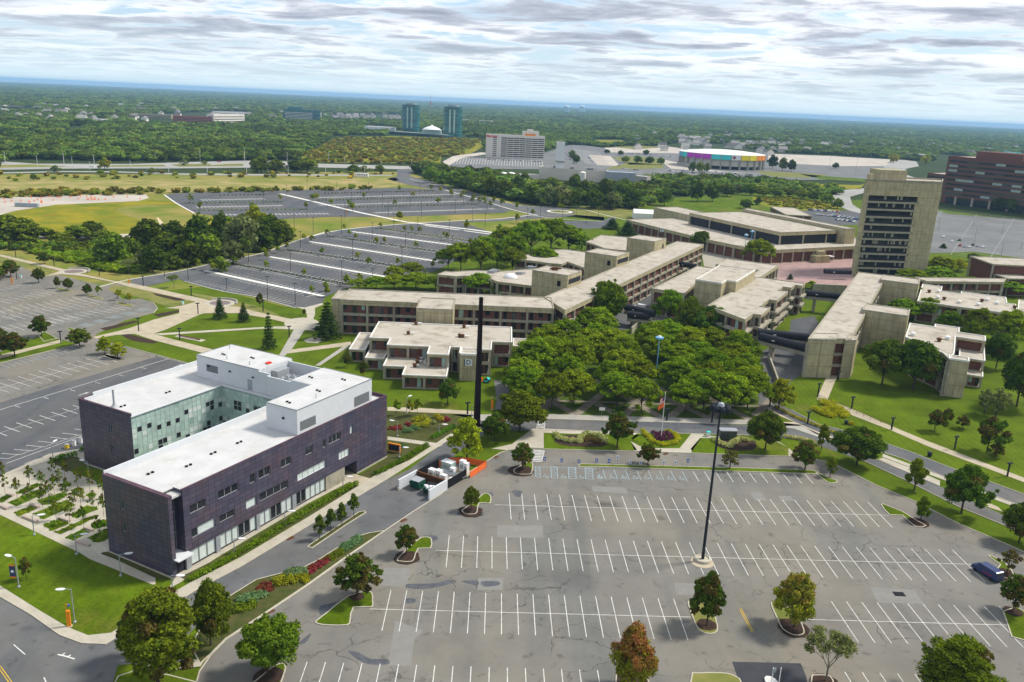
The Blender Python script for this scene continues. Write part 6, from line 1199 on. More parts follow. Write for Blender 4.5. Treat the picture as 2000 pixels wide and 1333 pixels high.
P = G(1278, 417); t = thing('marquee', 'white tent hall beside the gymnasium', 'tent', G(1237, 428), R(-3)); b = MB(); L_ = 26; b.add([(0, 0, 0), (L_, 0, 0), (L_, 14, 0), (0, 14, 0), (0, 0, 4.5), (L_, 0, 4.5), (L_, 14, 4.5), (0, 14, 4.5), (0, 7, 7), (L_, 7, 7)], [(0, 1, 5, 4), (2, 3, 7, 6), (4, 5, 9, 8), (6, 7, 8, 9), (1, 2, 6, 9, 5), (3, 0, 4, 8, 7)]); b.build('canvas', 'white', t)
# houses: each its own thing
wm = MB(); wm.add([(-5, -4, 0), (5, -4, 0), (5, 4, 0), (-5, 4, 0), (-5, -4, 4), (5, -4, 4), (5, 4, 4), (-5, 4, 4), (-5, 0, 7), (5, 0, 7)], [(0, 1, 5, 4), (1, 2, 6, 9, 5), (2, 3, 7, 6), (3, 0, 4, 8, 7)]); HWM = wm.mesh('house_wall', 'house_wall')
wm = MB(); wm.add([(-5.5, -4.7, 3.7), (5.5, -4.7, 3.7), (5.5, 0, 7.3), (-5.5, 0, 7.3), (5.5, 4.7, 3.7), (-5.5, 4.7, 3.7)], [(0, 1, 2, 3), (3, 2, 4, 5)]); HRM = wm.mesh('house_roof', 'house_roof')
def house(P, rz, sc, label, group):
    t = thing('house', label, 'house', P, rz, group); t.scale = (sc, sc, sc)
    for nme, me in (('wall', HWM), ('roof', HRM)): o = bpy.data.objects.new(nme, me); S.collection.objects.link(o); o.parent = t
HOUSES = []
for i in range(44): HOUSES.append((1328+i*2.2 if i < 26 else 1420+(i-26)*7, 279+random.uniform(-5, 5)+(i > 25)*8, 'white gabled house in the rows behind the arena', 'gabled houses behind the arena'))
for i in range(40): HOUSES.append((633+random.uniform(0, 150), 232+random.uniform(-5, 2)+(0), 'grey roofed townhouse left of the twin towers', 'townhouses left of the twin towers'))
for i in range(64): HOUSES.append((random.uniform(1240, 1990), random.uniform(262, 304), 'pale house among the trees at the far right', 'houses among the far trees at right'))
for i in range(56): HOUSES.append((random.uniform(0, 560), random.uniform(206, 238), 'pale house among the trees at the far left', 'houses among the far trees at left'))
for i, (x, y, lb, g_) in enumerate(HOUSES): house(G(x, y), random.choice((0.05, .1, 1.6, 1.7)), random.uniform(1.35, 1.95), lb, g_)
# ------------------------------------------------------------------ vehicles
def car_mesh(name, m):
    b = MB(); pr = [(-2.2, .35), (-2.25, .8), (-1.9, .95), (-1.4, 1.0), (-.9, 1.42), (.8, 1.42), (1.5, .98), (2.1, .85), (2.25, .6), (2.2, .35)]; n = len(pr)
    for s_ in (-1, 1): pass
    vs = [(x, -.86*(1 if z < 1.05 else .8), z) for x, z in pr]+[(x, .86*(1 if z < 1.05 else .8), z) for x, z in pr]; b.add(vs, [tuple(range(n))[::-1], tuple(range(n, 2*n))]+[(i, (i+1) % n, n+(i+1) % n, n+i) for i in range(n)], 0)
    b.add([(-1.35, -.83, 1.02), (-.92, -.72, 1.36), (.78, -.72, 1.36), (1.4, -.83, 1.0)], [(3, 2, 1, 0)], 1); b.add([(-1.35, .83, 1.02), (-.92, .72, 1.36), (.78, .72, 1.36), (1.4, .83, 1.0)], [(0, 1, 2, 3)], 1)
    b.add([(.84, -.66, 1.40), (.84, .66, 1.40), (1.48, .76, 1.02), (1.48, -.76, 1.02)], [(0, 3, 2, 1)], 1); b.add([(-.94, -.66, 1.42), (-.94, .66, 1.42), (-1.42, .76, 1.03), (-1.42, -.76, 1.03)], [(0, 1, 2, 3)], 1)
    return b.mesh(name, [m, 'glass_dark'])
wb = MB()
for x in (-1.35, 1.4):
    for y in (-.8, .8): wb.tube((x, y-.1, .33), (x, y+.1, .33), .33, n=10)
WHM = wb.mesh('wheels', 'black'); wb = MB(); wb.tube((0, -.1, 0), (0, .1, 0), .33, n=10); W1 = wb.mesh('wheel', 'black')
for nme, c_, in (('car_white', (.75, .75, .75)), ('car_silver', (.40, .42, .44)), ('car_dark', (.03, .032, .036)), ('car_blue', (.03, .09, .25)), ('car_red', (.40, .02, .02)), ('car_tan', (.40, .36, .28))): mat(nme, c_, .25, spec=.6)
CARS = {k: car_mesh(k, k) for k in ('car_white', 'car_silver', 'car_dark', 'car_blue', 'car_red', 'car_tan')}
CNAME = {'car_white': 'white', 'car_silver': 'silver', 'car_dark': 'black', 'car_blue': 'blue', 'car_red': 'red', 'car_tan': 'tan'}
def car(P, rz, kind, where, group):
    t = thing('parked_car', '%s car %s' % (CNAME[kind], where), 'car', (P[0], P[1], .03), rz, group)
    o = bpy.data.objects.new('body', CARS[kind]); S.collection.objects.link(o); o.parent = t
    for x in (-1.35, 1.4):
        for y in (-.8, .8): o = bpy.data.objects.new('wheel', W1); S.collection.objects.link(o); o.parent = t; o.location = (x, y, .33)
CK = list(CARS); CW = [5, 6, 4, 2, 1, 1]
def car_row(p, q, n, where, group, fill=1.0, turn=0.0):
    A, B = G(*p), G(*q); d = B-A; a = math.atan2(d.y, d.x)+math.pi/2+turn
    for i in range(n):
        if random.random() < fill: P = A+d*((i+.5)/n); car(P, a, random.choices(CK, CW)[0], where, group)
g_ = 'cars parked in front of the arena'
for (p, q, n, nm) in (((1303, 334), (1325, 338), 12, 'first'), ((1330, 334), (1358, 340), 12, 'second'), ((1366, 336), (1392, 342), 12, 'third'), ((1396, 336), (1422, 343), 12, 'fourth'), ((1428, 338), (1455, 347), 14, 'fifth'), ((1458, 340), (1482, 348), 14, 'sixth'), ((1485, 341), (1510, 348), 12, 'seventh'), ((1215, 330), (1250, 334), 12, 'far left')): car_row(p, q, n, 'in the %s row in front of the arena' % nm, g_, .85)
for (p, q, n, nm) in (((1578, 411), (1640, 415), 15, 'back'), ((1592, 420), (1640, 425), 11, 'second'), ((1625, 421), (1675, 430), 14, 'third'), ((1632, 430), (1674, 435), 10, 'front')): car_row(p, q, n, 'in the %s row of the small lot left of the tower' % nm, 'cars in the small lot left of the tower', .9)
for x, y, k in ((1842, 464, 'car_white'), (1859, 473, 'car_white'), (1874, 471, 'car_dark'), (1875, 481, 'car_red'), (1884, 483, 'car_silver'), (1893, 484, 'car_white'), (1900, 480, 'car_dark'), (1909, 482, 'car_silver'), (1919, 484, 'car_white')):
    car(G(x, y), 1.0, k, {1842: 'alone, leftmost in the big lot behind the tower', 1859: 'second from left in the big lot behind the tower'}.get(x, 'in the group in the big lot behind the tower, %s from the left' % ORD[[1842, 1859, 1874, 1875, 1884, 1893, 1900, 1909, 1919].index(x)]), 'cars in the big lot behind the tower')
car_row((945, 312), (1058, 317), 34, 'in the row at the foot of the hotel', 'cars parked by the hotel', .8); car_row((1105, 300), (1122, 320), 16, 'in the column right of the hotel', 'cars right of the hotel', .9, R(90)); car_row((1147, 306), (1158, 318), 8, 'beside the pale concrete pad', 'cars beside the pale pad', .9, R(90)); car_row((1225, 300), (1320, 307), 22, 'left of the arena', 'cars left of the arena', .6)
car(G(180, 327), R(175), 'car_white', 'driving on the highway at left', 'cars on the highway'); car(G(428, 317), 0, 'car_red', 'driving on the highway near the middle', 'cars on the highway'); car(G(1379, 354), 0, 'car_blue', 'alone on the road in front of the arena lot', 'cars on the highway')
car(G(783, 323), 0, 'car_dark', 'on the highway left of the junction', 'cars on the highway'); car(G(843, 364), 2.6, 'car_dark', 'on the side road below the junction', 'cars on the highway')
def van(P, rz, m, label):
    t = thing('van', label, 'van', (P[0], P[1], .03), rz); b = MB(); pr = [(-2.7, .45), (-2.75, 1.2), (-2.65, 2.05), (-2.4, 2.15), (1.15, 2.15), (1.75, 1.35), (2.65, 1.15), (2.75, .8), (2.7, .45)]; n = len(pr)
    vs = [(x, -1.0*(1 if z < 1.4 else .9), z) for x, z in pr]+[(x, 1.0*(1 if z < 1.4 else .9), z) for x, z in pr]; b.add(vs, [tuple(range(n))[::-1], tuple(range(n, 2*n))]+[(i, (i+1) % n, n+(i+1) % n, n+i) for i in range(n)]); b.build('body', m, t)
    b = MB(); b.add([(1.2, -.84, 2.1), (1.2, .84, 2.1), (1.74, .93, 1.38), (1.74, -.93, 1.38)], [(0, 3, 2, 1)]); b.v = [(x+.03, y, z+.03) for x, y, z in b.v]; b.build('windscreen', 'glass_dark', t)
    for s_ in (-1, 1): b = MB(); b.add([(.3, s_*.985, 1.35), (1.45, s_*.985, 1.35), (1.1, s_*.93, 1.95), (.3, s_*.93, 1.95)], [(0, 1, 2, 3)] if s_ < 0 else [(3, 2, 1, 0)]); b.build('side_window', 'glass_dark', t)
    b = MB(); b.add([(-2.77, -.8, 1.35), (-2.77, .8, 1.35), (-2.69, .75, 1.95), (-2.69, -.75, 1.95)], [(3, 2, 1, 0)]); b.build('rear_window', 'glass_dark', t)
    b = MB(); b.box(-2.86, -2.72, -.98, .98, .35, .6); b.build('bumper', 'steel_dark', t); b = MB(); b.box(-1.8, .2, -1.02, -1.0, .95, 1.05); b.box(-1.8, .2, 1.0, 1.02, .95, 1.05); b.build('side_stripe', 'red', t)
    for x in (-1.75, 1.85):
        for y in (-.92, .92): o = bpy.data.objects.new('wheel', W1); S.collection.objects.link(o); o.parent = t; o.location = (x, y, .38); o.scale = (1.15, 1.15, 1.15)
mat('van_blue', (.012, .025, .10), .3, spec=.6)
A, B = G(1916, 1118), G(1937, 1131); d = A-B; van((A+B)/2, math.atan2(d.y, d.x), 'van_blue', 'dark blue van with red stripe parked at the right end of the near lot')
van(G(1250, 604), R(150), 'white', 'small white van parked under the slanting wing')
# ------------------------------------------------------------------ street furniture
def lamp(bx, by, ty, label, P=None, h=None):
    P = P or G(bx, by); h = h or height(bx, by, ty); t = thing('street_lamp', label, 'street lamp', P, 0, 'pale lamps with oval heads'); b = MB(); b.tube((0, 0, 0), (0, 0, h), .10, .07); b.build('pole', 'steel_grey', t); b = MB(); b.lathe([(.28, 0), (.26, .2), (.12, .3)], 10); b.build('base', 'steel_grey', t)
    return t, h
def oval_head(t, h, a):
    b = MB(); c, s_ = math.cos(a), math.sin(a); b.tube((0, 0, h-.05), (c*.8, s_*.8, h+.05), .05, n=6); b.build('arm', 'steel_grey', t)
    b = MB(); b.add([(c*(.8+.75+.75*math.cos(i*.5236))-s_*.36*math.sin(i*.5236), s_*(.8+.75+.75*math.cos(i*.5236))+c*.36*math.sin(i*.5236), h+.1) for i in range(12)]+[(c*(.8+.75+.6*math.cos(i*.5236))-s_*.25*math.sin(i*.5236), s_*(.8+.75+.6*math.cos(i*.5236))+c*.25*math.sin(i*.5236), h-.08) for i in range(12)], [tuple(range(12)), tuple(range(12, 24))[::-1]]+[(i, 12+i, 12+(i+1) % 12, (i+1) % 12) for i in range(12)]); b.build('head', 'frame_white', t)
for bx, by, ty, a, lb in ((37, 1147, 1090, 160, 'pale lamp with a blue and orange banner on the left lawn'), (146, 1216, 1151, 190, 'pale lamp beside the orange emergency post'), (67, 1045, 1008, 20, 'pale lamp beside the plaza, leftmost on the path'), (150, 1083, 1046, 20, 'pale lamp beside the plaza bench at the path'), (236, 1125, 1084, 20, 'pale lamp beside the end wall of the purple building'), (338, 1166, 1124, 0, 'pale lamp at the front corner of the purple building'), (458, 1080, 1052, 0, 'pale lamp in the hedge of the purple building, nearest its entrance'), (556, 1025, 998, 0, 'pale lamp in the middle of the hedge of the purple building'), (670, 957, 931, 0, 'pale lamp in the hedge by the concrete wall of the purple building'), (780, 893, 874, 0, 'pale lamp beside the orange sign'), (776, 852, 824, 160, 'pale lamp in the red flower bed, left one'), (857, 851, 829, 0, 'pale lamp in the red flower bed, right one'), (794, 807, 777, 60, 'pale lamp on the path behind the flower bed'), (921, 817, 792, 0, 'pale lamp left of the black pylon'), (174, 934, 902, 160, 'pale lamp on the lawn between the purple wings'), (104, 897, 867, 90, 'dark lamp by the plaza hedge at the left lot')):
    t, h = lamp(bx, by, ty, lb); oval_head(t, h, R(a))
    if 'banner' in lb:
        b = MB(); b.box(-1.25, -.25, -.03, .03, h-3.9, h-1.3, 0); b.build('banner', 'navy', t); b = MB(); b.box(-1.25, -.25, -.035, .035, h-3.9, h-3.6); b.box(-1.25, -.25, -.035, .035, h-1.6, h-1.3); b.build('banner_edge', 'orange', t)
        b = MB(); b.sheet([(-.75+.3*math.cos(i), .3*math.sin(i)) for i in range(6)], 0); b.v = [(x, -.04, h-2.6+y) for x, y, z in b.v]; b.build('banner_emblem', 'white', t)
def dark_lamp(bx, by, ty, label):
    P = G(bx, by); h = height(bx, by, ty); t = thing('path_lamp', label, 'path lamp', P, R(30), 'dark path lamps with flat heads'); b = MB(); b.box(-.16, .16, -.16, .16, 0, h-.3); b.build('pole', 'steel_dark', t); b = MB(); b.box(-.7, .7, -.28, .28, h-.3, h); b.build('head', 'steel_dark', t)
for bx, by, ty, lb in ((31, 503, 486, 'on the path at the top left edge'), (106, 520, 501, 'on the path left of the first paved circle'), (194, 539.5, 525, 'on the path right of the first paved circle'), (280, 559, 539, 'beside the path by the road crossing'), (374, 579, 559, 'on the path above the flower strip'), (387, 614, 592, 'beside the junction of paths near the left spruce'), (271, 647, 621, 'where the path forks above the blue bays'), (119, 671, 647, 'on the grass strip between the left lots'), (351, 664, 641, 'beside the long bench on the lawn'), (33, 546, 526, 'behind the orange post at the top left'), (514, 609, 587, 'right of the two spruces'), (565, 660, 637, 'on the lawn by the path circle'), (1302, 822, 798, 'at the kerb behind the flag pole'), (1390, 826, 800, 'at the kerb near the bus shelter'), (1503, 795, 775, 'at the right corner of the grove'), (1597, 775, 749, 'left of the sloping path'), (1636, 745, 725, 'at the top of the sloping path'), (1663, 799, 775, 'on the big lawn, leftmost'), (1577, 829, 804, 'beside the yellow hedge'), (1741, 840, 816, 'on the big lawn path, second'), (1864, 878, 852, 'on the big lawn path near the dark crab tree'), (1967, 931, 904, 'on the big lawn path at the right edge'), (913, 809, 786, 'left of the black pylon on the path')): dark_lamp(bx, by, ty, 'dark path lamp with flat head '+lb)
def lot_pole(bx, by, ty, label, grp, m='steel_dark', r=.13):
    P = G(bx, by); h = height(bx, by, ty); t = thing('light_pole', label, 'light pole', P, R(20), grp); b = MB(); b.lathe([(.32, 0), (.32, .8)], 10); b.build('base', 'walk', t); b = MB(); b.tube((0, 0, .8), (0, 0, h), r, r*.7); b.build('pole', m, t); b = MB(); b.box(-.9, .9, -.22, .22, h, h+.18); b.build('head', m, t)
PL = [(443, 570.5, 545), (523, 588, 541), (577, 600.5, 554), (568, 532, 490), (668, 552.5, 510), (728, 551, 525), (689, 504.5, 467.5), (785, 518, 484), (727, 471, 436), (792, 481, 447.5), (883, 492.5, 462), (587, 487.5, 452.5), (667, 461, 422), (486, 516, 480), (274, 534, 500), (368, 552, 510), (322, 545, 517)]
PL2 = [(575, 452, 420), (612, 456, 426), (769, 445, 416), (816, 452, 425), (877, 461, 430), (758, 424, 395), (823, 427, 395), (889, 420, 392), (674, 427.5, 397), (600, 427, 400), (820, 386, 362), (801, 402, 377), (947, 445, 415), (923, 435, 407), (951, 416, 380), (658, 379, 357), (687, 397, 380), (779, 372, 352), (515, 402, 375), (747, 405, 380), (1055, 425, 405), (1030, 428, 408), (1098, 436, 410), (1145, 440, 415), (1168, 432, 408), (1125, 428, 404), (1008, 440, 418), (560, 385, 362), (720, 380, 357), (600, 372, 352), (905, 400, 378)]
for i, (x, y, ty) in enumerate(sorted(PL)): lot_pole(x, y, ty, 'dark light pole in the nearer dark lot, %s from the left' % ORD[i], 'light poles of the nearer dark lot')
for i, (x, y, ty) in enumerate(sorted(PL2)): lot_pole(x, y, ty, 'dark light pole around the far lot and roundabout, %s from the left' % ORD[i], 'light poles of the far lot and roundabout')
for i, (x, y, ty) in enumerate(((1670, 345, 307), (1619, 332, 307), (1832, 452, 427), (1900, 442, 422), (1902, 477, 447), (1955, 502, 474), (1956, 459, 432), (1994, 487, 474), (1275, 363, 335), (1300, 290, 265), (1200, 300, 275), (1700, 310, 290), (1135, 300, 272))): lot_pole(x, y, ty, 'light pole in the far lots at right, %s one' % ORD[i], 'light poles of the far right lots', 'steel_grey', .2)
for i, (x, y, ty) in enumerate(((11, 322, 298), (74, 332, 305), (125, 321, 300), (142, 331, 307), (184, 320, 303), (176, 333, 317), (255, 329, 315), (304, 315, 299), (391, 314, 297), (330, 338, 318), (405, 341, 321), (478, 315, 290), (482, 342, 321), (561, 314, 298), (563, 344, 323), (636, 341, 323), (642, 316, 298), (673, 318, 306), (744, 321, 311), (804, 322, 311), (712, 341, 325))): lot_pole(x, y, ty, 'pale street light along the highway, %s from the left' % ORD[i], 'street lights along the highway', 'frame_white', .22)
# cluster light in the near lot
P = G(1372, 1095); h = height(1372, 1095, 790); t = thing('mast_light', 'tall dark mast with a ring of floodlights in a stone planter in the near lot', 'light mast', P)
b = MB(); b.tube((0, 0, .4), (0, 0, h), .30, .17, 12); b.build('mast', 'steel_dark', t)
b = MB(); b.lathe([(1.55, 0), (1.6, .3), (1.5, .55), (1.25, .6), (1.2, .4)], 24); b.build('planter', 'kerb_stone', t); b = MB(); b.sheet([(2.2*math.cos(i*.262)-.2, 2.2*math.sin(i*.262)-.7) for i in range(24)], .05); b.build('apron', 'walk_warm', t)
for i in range(8):
    a = i*math.pi/4; b = MB(); c, s_ = math.cos(a), math.sin(a); b.tube((0, 0, h-.3), (c*1.2, s_*1.2, h-.2), .06, n=5); b.lathe([(.55, h-1.1), (.52, h-.45), (.25, h-.1)], 12, (c*1.4, s_*1.4)); b.build('floodlight', 'steel_dark', t)
b = MB(); b.lathe([(.7, h-.3), (.5, h+.2), (.1, h+.4)], 12); b.build('cap', 'steel_grey', t)
for bx, by, ty, lb in ((1281, 735, 659, 'blue topped round light rising out of the grove'), (1452, 507, 459, 'blue topped round light before the gymnasium, left one'), (1463, 505, 452, 'blue topped round light before the gymnasium, right one')):
    P = G(bx, by); h = height(bx, by, ty); t = thing('disc_light', lb, 'light mast', P, 0, 'blue topped round lights'); b = MB(); b.tube((0, 0, 0), (0, 0, h-.6), .16, n=8); b.build('pole', 'lamp_blue', t); b = MB(); b.lathe([(.5, h-.7), (1.25, h-.5), (1.3, h), (1.1, h+.1)], 20); b.build('disc', 'lamp_blue', t); b = MB(); b.lathe([(.6, h+.1), (.5, h+.4), (.1, h+.6)], 12); b.build('cap', 'white', t)
# pylon
P = G(931, 832); h = height(931, 832, 583); t = thing('pylon', 'tall plain black pylon with square section by the drive', 'pylon', P, R(20)); b = MB(); b.add([(-.75, -.75, 0), (.75, -.75, 0), (.75, .75, 0), (-.75, .75, 0), (-.42, -.42, h), (.42, -.42, h), (.42, .42, h), (-.42, .42, h)], [(0, 3, 2, 1), (4, 5, 6, 7), (0, 1, 5, 4), (1, 2, 6, 5), (2, 3, 7, 6), (3, 0, 4, 7)]); b.build('shaft', 'pylon', t); b = MB(); b.ring([(-.42, -.42), (.42, -.42), (.42, .42), (-.42, .42)], [(-.3, -.3), (.3, -.3), (.3, .3), (-.3, .3)], h, h+.25); b.build('cap', 'steel_dark', t)
# flag pole
P = G(1291, 855); h = height(1291, 855, 766); t = thing('flag_pole', 'white flag pole in the round plum and yellow bed', 'flag pole', P); b = MB(); b.tube((0, 0, 0), (0, 0, h), .11, .06); b.build('pole', 'white', t); b = MB(); b.lathe([(.02, h), (.12, h+.1), (.02, h+.22)], 8); b.build('finial', 'yellow', t)
def flag(z0, hgt, wid, mats, rows_):
    b = MB(); n = 8
    for j in range(rows_):
        for i in range(n):
            f = lambda u, v: (-.08-wid*u*.75, -.12*math.sin(u*7+v), z0-hgt*v-u*wid*.55+.0)
            b.add([f(i/n, j/rows_), f((i+1)/n, j/rows_), f((i+1)/n, (j+1)/rows_), f(i/n, (j+1)/rows_)], [(0, 1, 2, 3)], 2 if (i < 3 and j < rows_*.5 and len(mats) > 2) else j % 2 if len(mats) > 1 else 0)
    return b.build('flag', mats, t)
flag(h-1.2, 1.7, 1.5, ['red', 'white', 'navy'], 7); flag(h-3.0, 1.2, 1.9, ['orange_mesh'], 3)
# accessible parking signs
for i, (x, y, ty) in enumerate(((1096.5, 909, 896), (1130, 909.5, 898), (1165, 904, 896), (1189.5, 904, 897), (1205, 908, 890), (1230.7, 907.5, 899), (1250.5, 907.5, 901), (1296, 909.5, 900), (1318, 909.5, 899.5), (1342.5, 912.5, 897), (1063, 904, 893))):
    P = G(x, y); h = height(x, y, ty); t = thing('bay_sign', '%s sign on a post above the accessible bays, %s from the left' % ('white' if 4 <= i < 9 else 'blue', ORD[(i+1) % 11]), 'sign', P, 0, 'accessible bay signs'); b = MB(); b.tube((0, 0, 0), (0, 0, h), .04, n=6); b.build('post', 'steel_grey', t); b = MB(); b.box(-.3, .3, -.05, 0, h-.9, h); b.build('panel', 'white' if 4 <= i < 9 else 'blue', t); b = MB(); b.box(-.12, .12, -.06, -.05, h-.7, h-.25); b.build('symbol', 'blue' if 4 <= i < 9 else 'white', t)
# bus shelter
A, B = G(1406, 859), G(1438, 860); d = B-A; t = thing('bus_shelter', 'glass bus shelter with dark roof at the roadside', 'bus shelter', A, math.atan2(d.y, d.x)); L_ = d.length; b = MB(); b.box(-.2, L_+.2, -.2, 2.0, 2.5, 2.65); b.build('roof', 'steel_grey', t)
for x in (0, L_/2, L_): b = MB(); b.tube((x, 0, 0), (x, 0, 2.5), .06, n=6); b.tube((x, 1.8, 0), (x, 1.8, 2.5), .06, n=6); b.build('post', 'steel_dark', t)
b = MB(); b.box(.1, L_-.1, .02, .05, .4, 2.3); b.box(.02, .05, .1, 1.7, .4, 2.3); b.build('glass', 'glass_tint', t); b = MB(); b.box(.3, L_-.3, .4, .8, .4, .5); b.build('bench', 'steel_dark', t)
def bin_(x, y, m, label, s_=.5, h=1.1):
    t = thing('litter_bin', label, 'bin', G(x, y), 0); b = MB(); b.lathe([(s_*.8, 0), (s_, h*.9)], 12); b.build('body', m, t); b = MB(); b.lathe([(s_*1.08, h*.9), (s_*1.0, h), (s_*.3, h*1.08)], 12); b.build('lid', 'teal' if m == 'white' else 'steel_dark', t)
bin_(1383, 853, 'white', 'white litter bin with teal lid left of the bus shelter', .55, 1.4); bin_(1815, 892, 'steel_dark', 'dark bin on the grass between path and road at right', .6, 1.2); bin_(1652, 829, 'steel_dark', 'dark bin beside the yellow hedge', .5, 1.1); bin_(357, 595, 'white', 'white litter bin near the second paved circle', .5, 1.1); bin_(41, 543, 'white', 'white litter bin by the orange post at top left', .5, 1.1)
# emergency posts, barrels
def ephone(x, y, ty, label):
    P = G(x, y); h = height(x, y, ty); t = thing('emergency_post', label, 'emergency post', P, R(200)); b = MB(); b.box(-.28, .28, -.22, .22, 0, h*.72); b.build('body', 'orange', t); b = MB(); b.tube((.18, 0, h*.7), (.18, 0, h), .07, n=6); b.tube((.18, 0, h), (-.15, 0, h+.02), .07, n=6); b.build('arm', 'orange', t); b = MB(); b.lathe([(.16, h-.35), (.18, h-.1), (.1, h)], 10, (-.2, 0)); b.build('beacon', 'blue', t); b = MB(); b.lathe([(.5, 0), (.5, .12)], 12); b.build('foot', 'walk', t)
ephone(135.5, 1224, 1181, 'orange emergency post at the corner of the left lawn'); ephone(24, 555, 538, 'orange emergency post at the top left lot'); ephone(961, 800, 776, 'orange emergency post right of the pylon'); ephone(677, 418, 408, 'orange emergency post on the diagonal walkway of the far lot'); ephone(252.5, 554, 544, 'yellow orange crossing sign at the road crossing')
# enclosure with dumpsters and generators
O_ = G(781, 955.5); X1 = G(840, 976); Y1 = G(833, 907); ex = (X1-O_); a_ = math.atan2(ex.y, ex.x); L_ = ex.length; W_ = abs((Y1-O_).dot(Vector((-ex.y, ex.x, 0)).normalized()))
t = thing('bin_enclosure', 'three sided enclosure with white side walls and brown back wall holding dumpsters', 'enclosure', O_, a_)
b = MB(); b.box(-.2, .2, -.5, 6.0, 0, 2.4); b.box(L_-.2, L_+.2, -.5, 6.0, 0, 2.4); b.split('side_wall', 'white_panel', t); b = MB(); b.box(.2, L_-.2, 5.6, 6.0, 0, 2.3); b.build('back_wall', 'wood_brown', t)
b = MB(); b.box(-.3, .3, -.8, -.5, 0, .6); b.build('foot', 'walk', t)
loc = lambda x, y: O_+Vector((x*math.cos(a_)-y*math.sin(a_), x*math.sin(a_)+y*math.cos(a_), 0))
def dumpster(P, rz, label, openl):
    t = thing('dumpster', label, 'dumpster', P, rz, 'green dumpsters'); b = MB(); b.add([(-1.3, -1, .2), (1.3, -1, .2), (1.3, 1.1, .2), (-1.3, 1.1, .2), (-1.3, -1.5, 1.6), (1.3, -1.5, 1.6), (1.3, 1.1, 2.0), (-1.3, 1.1, 2.0)], [(0, 3, 2, 1), (0, 1, 5, 4), (1, 2, 6, 5), (2, 3, 7, 6), (3, 0, 4, 7), (4, 5, 6, 7)]); b.build('body', 'dumpster', t)
    b = MB(); b.box(-1.25, 1.25, -.2 if openl else -1.3, 1.05, 2.0, 2.08); b.build('lid', 'black' if openl else 'steel_grey', t)
    if openl:
        b = MB()
        for k in range(14): x, y = random.uniform(-1.1, 1.1), random.uniform(-1.4, -.3); b.box(x-.3, x+.3, y-.2, y+.2, 1.5, 1.85+random.uniform(0, .3))
        b.build('rubbish', 'white', t)
    for s_ in (-1, 1): b = MB(); b.box(s_*1.4-.1, s_*1.4+.1, -.5, .9, 1.1, 1.4); b.build('fork_sleeve', 'dumpster', t)
dumpster(loc(2.6, 3.0), a_, 'closed green dumpster on the left inside the enclosure', False); dumpster(loc(6.6, 2.6), a_+.1, 'open green dumpster overflowing with white rubbish', True)
def fence(name, label, pts, h, m, cat='fence'):
    t = thing(name, label, cat, pts[0]); o_ = pts[0]; b = MB(); b.strip([p-o_ for p in pts], -.03, .03, h, z0=.1); b.build('mesh_panel', m, t)
    for i in range(len(pts)-1):
        for p in line_pts(pts[i], pts[i+1], 2.6): q = p-o_; b = MB(); b.tube((q.x, q.y, 0), (q.x, q.y, h+.1), .05, n=6); b.build('post', 'steel_dark', t)
fence('mesh_fence', 'black mesh fence on the drive side of the generator yard', [loc(0, 6.3), loc(0, 14)], 2.2, 'black'); fence('mesh_fence', 'black mesh fence on the lot side of the generator yard', [loc(L_, 6.3), loc(L_, 13.5)], 2.2, 'black')
fence('plastic_fence', 'orange plastic fence closing the far end of the generator yard', [loc(0, 14.2), loc(1.0, 17.5), loc(L_*.5, 20), loc(L_+.5, 21), loc(L_+.8, 13.8)], 1.6, 'orange_mesh')
b = MB(); b.sheet([tuple(loc(x, y)[:2]) for x, y in ((.2, 6.2), (L_-.2, 6.2), (L_-.2, 17), (.2, 17))], .06); b.build('yard_slab', 'walk_warm', kind='structure')
for i, (x, y, w_, d_, h_) in enumerate(((2.0, 9.0, 1.6, 1.2, 2.6), (3.8, 9.2, 1.5, 1.2, 2.8), (5.4, 9.0, 1.4, 1.0, 2.0), (7.7, 8.6, 1.0, .9, 2.0), (2.2, 15, 3.2, 2.0, 2.4), (4.6, 13.5, 1.2, 1.0, 1.8), (5.6, 16.0, 1.4, 1.1, 3.4), (6.8, 15.6, 1.2, 1.0, 3.2))):
    t = thing('electrical_cabinet', ['white cabinet, left of the front trio in the generator yard', 'white cabinet, middle of the front trio in the generator yard', 'low white cabinet, right of the front trio', 'narrow white cabinet by the lot side fence', 'large pale green transformer at the back of the yard', 'small white cabinet in the middle of the yard', 'tall white cabinet by the orange fence, left one', 'tall white cabinet by the orange fence, right one'][i], 'cabinet', loc(x, y), a_, 'white cabinets in the generator yard'); b = MB(); h_ *= .78; w_ *= .9; b.box(-w_/2, w_/2, -d_/2, d_/2, .1, h_); b.build('body', 'white' if i != 4 else 'pane_green', t); b = MB(); b.box(-w_/2-.05, w_/2+.05, -d_/2-.05, d_/2+.05, h_, h_+.08); b.build('lid', 'frame_white', t); b = MB(); b.box(-w_*.3, w_*.3, -d_/2-.02, -d_/2, h_*.3, h_*.7); b.build('vent', 'steel_grey', t)
t = thing('pipe_rack', 'rack of silver pipes lying across the generator yard', 'pipes', loc(5.2, 11.6), a_); b = MB()
for k in range(5): b.tube((-3.4, k*.35, .6), (3.4, k*.35+.3, .6), .1, n=6)
for x in (-3, 0, 3): b.box(x-.1, x+.1, -.2, 1.9, .1, .5)
b.build('pipe', 'steel_grey', t)
# orange sign
P = G(770, 884); t = thing('site_sign', 'dark name board in an orange frame beside the purple building', 'sign', P, R(-18)); b = MB(); b.box(-1.6, 1.6, -.2, .2, .3, 2.3); b.build('frame', 'orange', t); b = MB(); b.box(-1.35, 1.35, -.24, -.2, .55, 2.05); b.build('panel', 'steel_dark', t)
